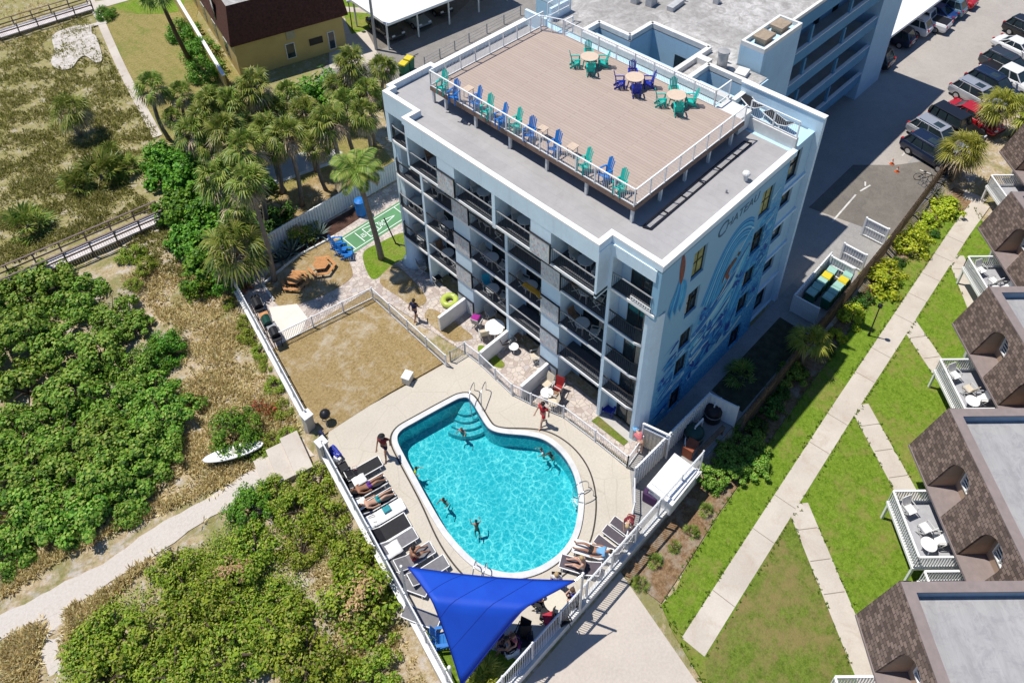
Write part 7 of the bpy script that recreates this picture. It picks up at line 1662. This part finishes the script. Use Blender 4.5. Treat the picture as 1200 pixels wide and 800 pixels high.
def car(kind):
    L, W, H, belt, hood, x0, x1, x2, x3 = {   # windscreen base/top, roof end, rear glass base (x forward)
        'suv': (4.65,1.88,1.72,1.05,1.0,1.15,.45,-1.75,-2.15), 'sedan': (4.75,1.82,1.42,.92,.88,.95,.2,-1.0,-1.75),
        'jeep': (4.5,1.86,1.86,1.12,1.1,.75,.5,-2.0,-2.12), 'pickup': (5.3,1.95,1.8,1.12,1.1,1.25,.6,-.75,-.95)}[kind]
    t = thing('parked_car', 'x', 'car'); hw = W/2; Lh = L/2
    prof = [(-Lh,.45,.80),(-Lh+.05,.38,belt-.08),(-Lh+.25,.28,belt),(x3,.26,belt),(x0,.26,hood+.02),(Lh-.65,.27,hood-.10),(Lh-.15,.30,hood-.22),(Lh,.42,.62)]
    secs = []
    for i, (x, zb_, zt) in enumerate(prof):
        k = .90 if i in (0, len(prof)-1) else (.97 if i in (1,len(prof)-2) else 1)
        zm = (zb_+zt)/2; secs.append([(x,-hw*k*.92,zb_),(x,-hw*k,zb_+(zt-zb_)*.3),(x,-hw*k*.99,zb_+(zt-zb_)*.75),(x,-hw*k*.88,zt),(x,hw*k*.88,zt),(x,hw*k*.99,zb_+(zt-zb_)*.75),(x,hw*k,zb_+(zt-zb_)*.3),(x,hw*k*.92,zb_)])
    m_ = MB(); m_.add(*hull(secs, 8)); m_.build('body', PB, t, bevel=.04)
    b = belt-.02; rz_ = H-.06; wi = hw*.84; ri = hw*.70
    gl = [(x0,-wi,b),(x3,-wi,b),(x3,wi,b),(x0,wi,b),(x1,-ri,rz_),(x2,-ri,rz_),(x2,ri,rz_),(x1,ri,rz_)]
    m_ = MB(); m_.add(gl, [(3,2,1,0),(4,5,6,7),(0,1,5,4),(1,2,6,5),(2,3,7,6),(3,0,4,7)]); m_.build('windows', GLASS_D, t)
    m_ = MB(); rp = [(x1+.06,-ri-.03),(x2-.06,-ri-.03),(x2-.06,ri+.03),(x1+.06,ri+.03)]; m_.prism(rp, rz_-.02, H); m_.build('roof', PB, t, bevel=.03)
    def pil(f0, w_):
        xb = x0+(x3-x0)*f0; xt = x1+(x2-x1)*f0
        for s in (-1,1): m_ = MB(); m_.bar((xb,s*(wi+.008),b),(xt,s*(ri+.008),rz_),w_,.05); m_.build('pillar', PB, t)
    pil(0,.08); pil(.48,.09); pil(.78,.1) if kind != 'pickup' else None; pil(1,.14)
    if kind in ('suv',): 
        m_ = MB()
        for s in (-1,1): m_.bar((x1-.2,s*ri*.92,H+.05),(x2+.2,s*ri*.92,H+.05),.04)
        m_.build('roof_rail', STEEL, t)
        m_ = MB(); m_.box((x1+x2)/2+.15,-ri*.5,H-.002,(x1+x2)/2+.85,ri*.5,H+.006); m_.build('sunroof', GLASS_D, t)
    if kind == 'jeep': m_ = MB(); m_.cyl((-Lh-.02,0,.95),(-Lh-.25,0,.95),.36,n=16); m_.build('spare_wheel', RUB, t)
    if kind == 'pickup': m_ = MB(); m_.box(-Lh+.12,-hw*.8,belt-.3,x3-.08,hw*.8,belt+.012); m_.build('bed_liner', BLACK, t)
    for x in (Lh-.95, -Lh+.95):
        for s in (-1,1):
            m_ = MB(); m_.cyl((x,s*(hw-.20),.34),(x,s*(hw+.015),.34),.34,n=18); w_ = m_.build('wheel', RUB, t); m_ = MB(); m_.cyl((x,s*(hw+.016),.34),(x,s*(hw+.028),.34),.21,n=14); m_.build('rim', RIM, w_)
    for s in (-1,1):
        m_ = MB(); m_.box(Lh-.14,s*hw*.62-.16,.66,Lh-.02,s*hw*.62+.16,.80); m_.build('headlight', HEAD, t)
        m_ = MB(); m_.box(-Lh-.012,s*hw*.72-.13,.78,-Lh+.12,s*hw*.72+.13,.78+(.25 if kind != 'sedan' else .14)); m_.build('tail_light', TAIL, t)
        m_ = MB(); m_.obox((x0-.25,s*(hw+.08),belt+.06),(.14,.2,.13)); m_.build('mirror', PB, t)
    m_ = MB(); m_.box(-Lh-.03,-hw*.8,.36,-Lh+.1,hw*.8,.52); m_.box(Lh-.1,-hw*.8,.33,Lh+.02,hw*.8,.5); m_.build('bumper', mat('dark_bumper', (.03,.03,.032), .6, .2, 4), t)
    m_ = MB(); m_.box(-Lh-.034,-.26,.58,-Lh+.0,.26,.70); m_.build('number_plate', WHITE, t)
    return Proto(t)
CARS = {k: car(k) for k in ('suv','sedan','jeep','pickup')}
COLS = {'silver': paint('silver', (.50,.51,.53), .5), 'grey': paint('grey_blue', (.20,.25,.30), .4), 'navy': paint('navy', (.012,.022,.055), .3), 'black': paint('black', (.012,.012,.014), .2), 'red': paint('red', (.42,.012,.018), .1), 'white': paint('white', (.72,.72,.72), 0), 'dark': paint('dark_grey', (.05,.055,.065), .4), 'blue': paint('blue', (.02,.06,.22), .3), 'teal': paint('steel_blue', (.13,.24,.32), .4)}
def park(kind, col, x, y, ang, lb, group): CARS[kind].put((x,y,-.028), rad(ang), lb, group, 1, {'car_paint_base': COLS[col]})
A1 = -103
for kind, col, px, py, zz, lb in [('suv','navy',1091,166,1.5,'dark navy car parked nearest the worn asphalt'),('suv','silver',1098,146,1.6,'silver wagon with a sunroof beside the dark navy car'),('jeep','black',1121,133,1.7,'boxy black off road car between the silver wagon and the red car'),('sedan','red',1140,128,1.1,'bright red car in the parking row'),('suv','silver',1146,101,1.5,'silver van like car above the red one'),('suv','navy',1163,90,1.4,'dark blue car between the silver van like car and the white pickup'),('pickup','white',1183,84,1.2,'white pickup half hidden by the palms'),('suv','dark',1180,67,1.4,'dark grey car above the white pickup'),('sedan','white',1194,49,1.2,'white car near the right edge'),('suv','black',1206,28,1.4,'black car cut off by the right edge')]:
    p = U(px, py, zz); d = Vector((math.cos(rad(A1)), math.sin(rad(A1)))); park(kind, col, p.x+d.x*.35, p.y+d.y*.35, A1, lb, 'cars in the open parking row')
for kind, col, px, py, lb in [('suv','black',1037,68,'black car deepest in the shade at the near end of the long carport'),('suv','navy',1063,43,'dark car with red tail lights under the long carport'),('suv','white',1083,30,'white car sticking out of the long carport'),('pickup','white',1101,24,'white pickup with its tailgate out of the long carport'),('sedan','blue',1112,14,'blue car between the white pickup and the steel blue car under the long carport'),('suv','teal',1124,8,'steel blue car under the far part of the long carport'),('sedan','red',1136,-2,'red car at the top edge under the long carport')]:
    p = U(px, py, 1.0); park(kind, col, p.x, p.y+1.6, 92, lb, 'cars under the long carport')
for kind, col, x, y, a, lb in [('sedan','dark',18.6,45.8,-95,'dark car at the near end of the far carport'),('sedan','grey',21.8,45.6,-95,'grey blue car under the middle of the far carport'),('suv','white',30.5,46.2,80,'white car at the far end of the far carport'),('sedan','black',25.0,46.0,-95,'black car in the shade beside the grey blue one in the far carport')]: park(kind, col, x, y, a, lb, 'cars at the far carport')
for P in CARS.values(): P.done()
# ---------------- people ----------------
SK = [mat('light_skin', (.52,.31,.22), .6, .08, 5), mat('tanned_skin', (.33,.165,.10), .6, .08, 5)]
HAIRS = {'dark': mat('dark_hair', (.02,.014,.01), .6, .2, 8), 'brown': mat('brown_hair', (.10,.055,.03), .6, .2, 8), 'blond': mat('blond_hair', (.42,.30,.15), .6, .2, 8)}
def skin(name, nodes_, edges_, m, parent, root=0, sub=1):
    me = bpy.data.meshes.new(name); me.from_pydata([n[0] for n in nodes_], edges_, []); me.materials.append(m)
    o = bpy.data.objects.new(name, me); COL.objects.link(o); o.parent = parent
    md = o.modifiers.new('skin', 'SKIN'); md.use_smooth_shade = True
    for i, n in enumerate(nodes_):
        v = me.skin_vertices[0].data[i]; r_ = n[1]; v.radius = r_ if hasattr(r_, '__len__') else (r_, r_); v.use_root = i == root
    if sub: s_ = o.modifiers.new('smooth', 'SUBSURF'); s_.levels = sub; s_.render_levels = sub
    return o
def pose_joints(pose):
    V_ = Vector
    if pose in ('stand', 'walk'):
        st = .22 if pose == 'walk' else .04
        j = dict(pel=V_((0,0,.95)), chest=V_((0.02,0,1.32)), neck=V_((.02,0,1.5)), head=V_((.04,0,1.64)))
        for s, n in ((1,'l'),(-1,'r')):
            f = s*st
            j['sh'+n] = V_((.01,s*.19,1.42)); j['el'+n] = V_((-f*.6-.03,s*.25,1.15)); j['wr'+n] = V_((-f*.9+.08,s*.26,.92))
            j['hip'+n] = V_((0,s*.095,.92)); j['kn'+n] = V_((f*.7+.05,s*.1,.50)); j['an'+n] = V_((f*1.2-.02,s*.1,.09+(.04 if f < 0 else 0))); j['toe'+n] = V_((f*1.2+.14,s*.11,.04))
    elif pose == 'lie':       # on the back, head at -x on a raised backrest
        j = dict(pel=V_((-.05,0,.13)), chest=V_((-.42,0,.27)), neck=V_((-.60,0,.37)), head=V_((-.74,0,.46)))
        for s, n in ((1,'l'),(-1,'r')):
            j['sh'+n] = V_((-.53,s*.19,.32)); j['el'+n] = V_((-.28,s*.28,.20)); j['wr'+n] = V_((-.03,s*.27,.14))
            j['hip'+n] = V_((.0,s*.1,.12)); j['kn'+n] = V_((.44,s*.12,.17 if s > 0 else .3)); j['an'+n] = V_((.85,s*.13,.08)); j['toe'+n] = V_((.93,s*.16,.2))
    elif pose == 'sit':       # origin on the seat surface, legs forward (+x), feet on the floor
        j = dict(pel=V_((0,0,.12)), chest=V_((.03,0,.48)), neck=V_((.06,0,.66)), head=V_((.10,0,.80)))
        for s, n in ((1,'l'),(-1,'r')):
            j['sh'+n] = V_((.04,s*.19,.58)); j['el'+n] = V_((.12,s*.25,.33)); j['wr'+n] = V_((.33,s*.15,.24))
            j['hip'+n] = V_((.02,s*.1,.1)); j['kn'+n] = V_((.44,s*.13,.11)); j['an'+n] = V_((.46,s*.12,-.34)); j['toe'+n] = V_((.60,s*.13,-.39))
    elif pose == 'sitlong':   # sitting up on a lounger, knees raised
        j = dict(pel=V_((-.1,0,.12)), chest=V_((-.06,0,.48)), neck=V_((.0,0,.65)), head=V_((.05,0,.79)))
        for s, n in ((1,'l'),(-1,'r')):
            j['sh'+n] = V_((-.03,s*.19,.57)); j['el'+n] = V_((.1,s*.27,.36)); j['wr'+n] = V_((.3,s*.2,.33))
            j['hip'+n] = V_((-.06,s*.1,.1)); j['kn'+n] = V_((.32,s*.14,.33)); j['an'+n] = V_((.66,s*.12,.07)); j['toe'+n] = V_((.78,s*.14,.05))
    elif pose == 'bend':      # bending forward
        j = dict(pel=V_((0,0,.92)), chest=V_((.32,0,1.1)), neck=V_((.48,0,1.16)), head=V_((.61,0,1.14)))
        for s, n in ((1,'l'),(-1,'r')):
            j['sh'+n] = V_((.40,s*.19,1.12)); j['el'+n] = V_((.45,s*.22,.83)); j['wr'+n] = V_((.55,s*.16,.6))
            j['hip'+n] = V_((0,s*.1,.9)); j['kn'+n] = V_((.06,s*.12,.5)); j['an'+n] = V_((-.04,s*.12,.09)); j['toe'+n] = V_((.12,s*.13,.04))
    else:                     # swim: upright in the water, arms spread; origin at the water surface
        j = dict(pel=V_((-.15,0,-.62)), chest=V_((-.02,0,-.2)), neck=V_((.02,0,.0)), head=V_((.05,0,.14)))
        for s, n in ((1,'l'),(-1,'r')):
            j['sh'+n] = V_((.0,s*.19,-.08)); j['el'+n] = V_((.12,s*.33,-.2)); j['wr'+n] = V_((.32,s*.34,-.14))
            j['hip'+n] = V_((-.16,s*.1,-.65)); j['kn'+n] = V_((-.1,s*.14,-.98)) if s > 0 else V_((-.25,s*.14,-.98)); j['an'+n] = j['kn'+n]+V_((-.3,0,-.12)); j['toe'+n] = j['an'+n]+V_((-.12,0,.0))
    return j
def person(lb, loc, rz, pose, sk=0, hair='dark', top=None, bottom=None, hat=None, sc=1.08):
    t = thing('person', lb, 'person', loc, rz); t.scale = (sc,)*3; j = pose_joints(pose); ns = []; es = []; ix = {}
    def nd(k, p, r_, par=None):
        ix[k] = len(ns); ns.append((tuple(p), r_))
        if par: es.append((ix[par], ix[k]))
    nd('pel', j['pel'], (.145,.12)); nd('waist', (j['pel']+j['chest'])/2, (.125,.105), 'pel'); nd('chest', j['chest'], (.15,.12), 'waist'); nd('neck', j['neck'], .055, 'chest')
    hd = j['head']; ax = (hd-j['neck']).normalized(); nd('jaw', hd-ax*.04, (.07,.075), 'neck'); nd('head', hd+ax*.03, (.085,.1), 'jaw'); nd('crown', hd+ax*.10, (.06,.07), 'head')
    fwd = Vector((1,0,0)) if pose != 'lie' else Vector((.5,0,.85)).normalized()
    nd('nose', hd+fwd*.118, .014, 'head')
    for n in 'lr':
        nd('sh'+n, j['sh'+n], .062, 'chest'); nd('el'+n, j['el'+n], .042, 'sh'+n); nd('wr'+n, j['wr'+n], .029, 'el'+n)
        d = (j['wr'+n]-j['el'+n]).normalized(); pl = j['wr'+n]+d*.07; nd('palm'+n, pl, (.036,.02), 'wr'+n)
        sd = d.cross(Vector((0,0,1))); sd = sd.normalized() if sd.length > .1 else Vector((0,1,0)); cv = d.cross(sd)*-.25
        for q, (o_, l_) in enumerate(((-.03,.07),(-.01,.082),(.01,.078),(.03,.062))):
            nd('f%s%d' % (n,q), pl+d*l_*.55+sd*o_, .009, 'palm'+n); nd('g%s%d' % (n,q), pl+d*l_+sd*o_*1.05+cv*l_, .008, 'f%s%d' % (n,q))
        nd('th'+n, j['wr'+n]+d*.06+sd*-.055, .010, 'wr'+n); nd('tt'+n, j['wr'+n]+d*.10+sd*-.07, .009, 'th'+n)
        nd('hip'+n, j['hip'+n], .092, 'pel'); nd('kn'+n, j['kn'+n], .058, 'hip'+n); nd('an'+n, j['an'+n], .038, 'kn'+n); nd('toe'+n, j['toe'+n], (.045,.028), 'an'+n)
    skin('body', ns, es, SK[sk], t)
    m_ = MB(); h0 = hd+ax*.065-fwd*.022; m_.ell(h0, (.115,.108,.10), 12, 8); m_.build('hair' if not hat else 'hat', HAIRS[hair] if not hat else hat, t, smooth=True)
    if hat: m_ = MB(); m_.lathe([(.0,0),(.16,0),(.17,.015),(.0,.02)], tuple(h0+fwd*.05), 14); m_.build('hat_brim', hat, t)
    m_ = MB(); sdv = Vector((0,1,0))
    for s in (-1,1): m_.ell(hd+fwd*.098+sdv*s*.034+ax*.03, (.012,.014,.010), 6, 4)
    m_.build('eyes', BLACK, t)
    if top:
        skin('shirt', [(tuple((j['pel']*.75+j['chest']*.25)), (.162,.135)), (tuple((j['pel']+j['chest'])/2), (.148,.125)), (tuple(j['chest']), (.172,.14)), (tuple((j['chest']*.5+j['neck']*.5)), (.1,.09)), (tuple(j['shl']), .082), (tuple(j['shl']*.5+j['ell']*.5), .068), (tuple(j['shr']), .082), (tuple(j['shr']*.5+j['elr']*.5), .068)], [(0,1),(1,2),(2,3),(2,4),(4,5),(2,6),(6,7)], top, t)
    if bottom:
        skin('shorts', [(tuple(j['pel']+(j['chest']-j['pel'])*.12), (.16,.135)), (tuple(j['pel']), (.165,.14)), (tuple(j['hipl']), .112), (tuple(j['hipl']*.45+j['knl']*.55), .09), (tuple(j['hipr']), .112), (tuple(j['hipr']*.45+j['knr']*.55), .09)], [(0,1),(1,2),(2,3),(1,4),(4,5)], bottom, t)
    return t
def cl(nm, c): return mat(nm, c, .85, .12, 6)
RED_ = cl('red_shirt', (.50,.02,.03)); MAR = cl('maroon_shirt', (.16,.02,.03)); NAV = C_NAVY; BLU = cl('light_blue_shirt', (.16,.36,.58)); TEA = cl('teal_shorts', (.02,.24,.26)); LIM = cl('lime_rash_vest', (.30,.50,.03)); WHT = cl('white_shirt', (.7,.7,.68)); PUR = cl('violet_swimwear', (.10,.03,.22)); PNK = cl('pink_shirt', (.50,.14,.16)); GRY = cl('grey_shirt', (.2,.2,.21)); BLK = cl('black_shirt', (.02,.02,.022)); GRN = cl('green_shirt', (.02,.22,.13))
def foot(px, py): p = U(px, py, 0); return (p.x, p.y, .0)
person('person in dark red shirt, navy shorts and cap walking near the pool corner', foot(452,534), rad(215), 'walk', 1, 'dark', cl('dark_red_shirt', (.22,.03,.03)), NAV, BLK, 1.18)
person('person in a bright red shirt striding along the terrace fence', foot(636,497), rad(180), 'walk', 0, 'dark', RED_, RED_, None, 1.18)
person('person in dark navy clothes walking on the paver path by the dry lawn', foot(487,375), rad(20), 'walk', 1, 'dark', NAV, NAV, None, 1.1)
person('bending person with a blue cap at the patio gate by the mural corner', foot(749,530), rad(60), 'bend', 0, 'brown', PNK, None, BLU, 1.05)
def onl(px, py, z): p = U(px, py, z); return (p.x, p.y, z)
person('sunbather in violet patterned swimwear lying on a black lounger', onl(431,571,.41), rad(-12), 'lie', 1, 'brown', None, PUR)
person('sunbather in teal shorts lying on a black lounger', onl(441,588,.41), rad(-12), 'lie', 0, 'dark', None, TEA)
person('tanned person sitting up on a grey lounger by the corner of the sail', onl(485,653,.41), rad(-12), 'sitlong', 1, 'dark', None, cl('red_swimwear', (.30,.02,.03)))
person('sunbather in a light blue top lying on the white lounger', onl(695,646,.41), rad(118), 'lie', 1, 'dark', BLU, BLK)
person('pale person sitting up on the brown grey lounger by the railing', onl(682,664,.42), rad(118), 'sitlong', 0, 'blond', None, GRY)
person('person in maroon bending over by the low picket fence', foot(738,616), rad(200), 'bend', 0, 'blond', MAR, MAR, None, 1.05)
ptb = U(651,703,.45)
for a, sk_, top, bt, hr, lb in ((40,0,WHT,C_ROYAL,'blond','person in white and royal blue at the far side of the cream table'),(130,1,GRN,NAV,'dark','person in a green top on the pool side of the cream table'),(320,0,C_ROYAL,NAV,'brown','person in royal blue at the railing side of the cream table')):
    person(lb, (ptb.x+.88*math.cos(rad(a)), ptb.y+.88*math.sin(rad(a)), .45), rad(a+180), 'sit', sk_, hr, top, bt)
person('person in a pink top sitting in the sail shade', (*U(603,752,.45).xy,.45), rad(170), 'sit', 0, 'brown', PNK, NAV); person('person in dark clothes sitting in the sail shade next to the one in pink', (*U(596,757,.45).xy,.45), rad(140), 'sit', 1, 'dark', GRY, BLK)
for px, py, a, sk_, top, hr, lb in ((487,549,-60,0,LIM,'dark','swimmer in a lime rash vest near the long left edge of the pool'),(520,585,200,1,None,'dark','dark haired swimmer in the middle left of the pool'),(558,612,60,1,None,'dark','swimmer with arms spread in the lower middle of the pool'),(541,503,-150,0,PNK,'brown','swimmer in a pink top by the curved entry steps'),(635,527,150,0,WHT,'dark','swimmer in a pale top at the upper right edge of the pool'),(645,531,190,1,BLK,'dark','swimmer in black beside the pale topped one at the upper right edge')):
    p = U(px, py, 0); person(lb, (p.x, p.y, -.04), rad(a), 'swim', sk_, hr, top, BLK, None, .72)
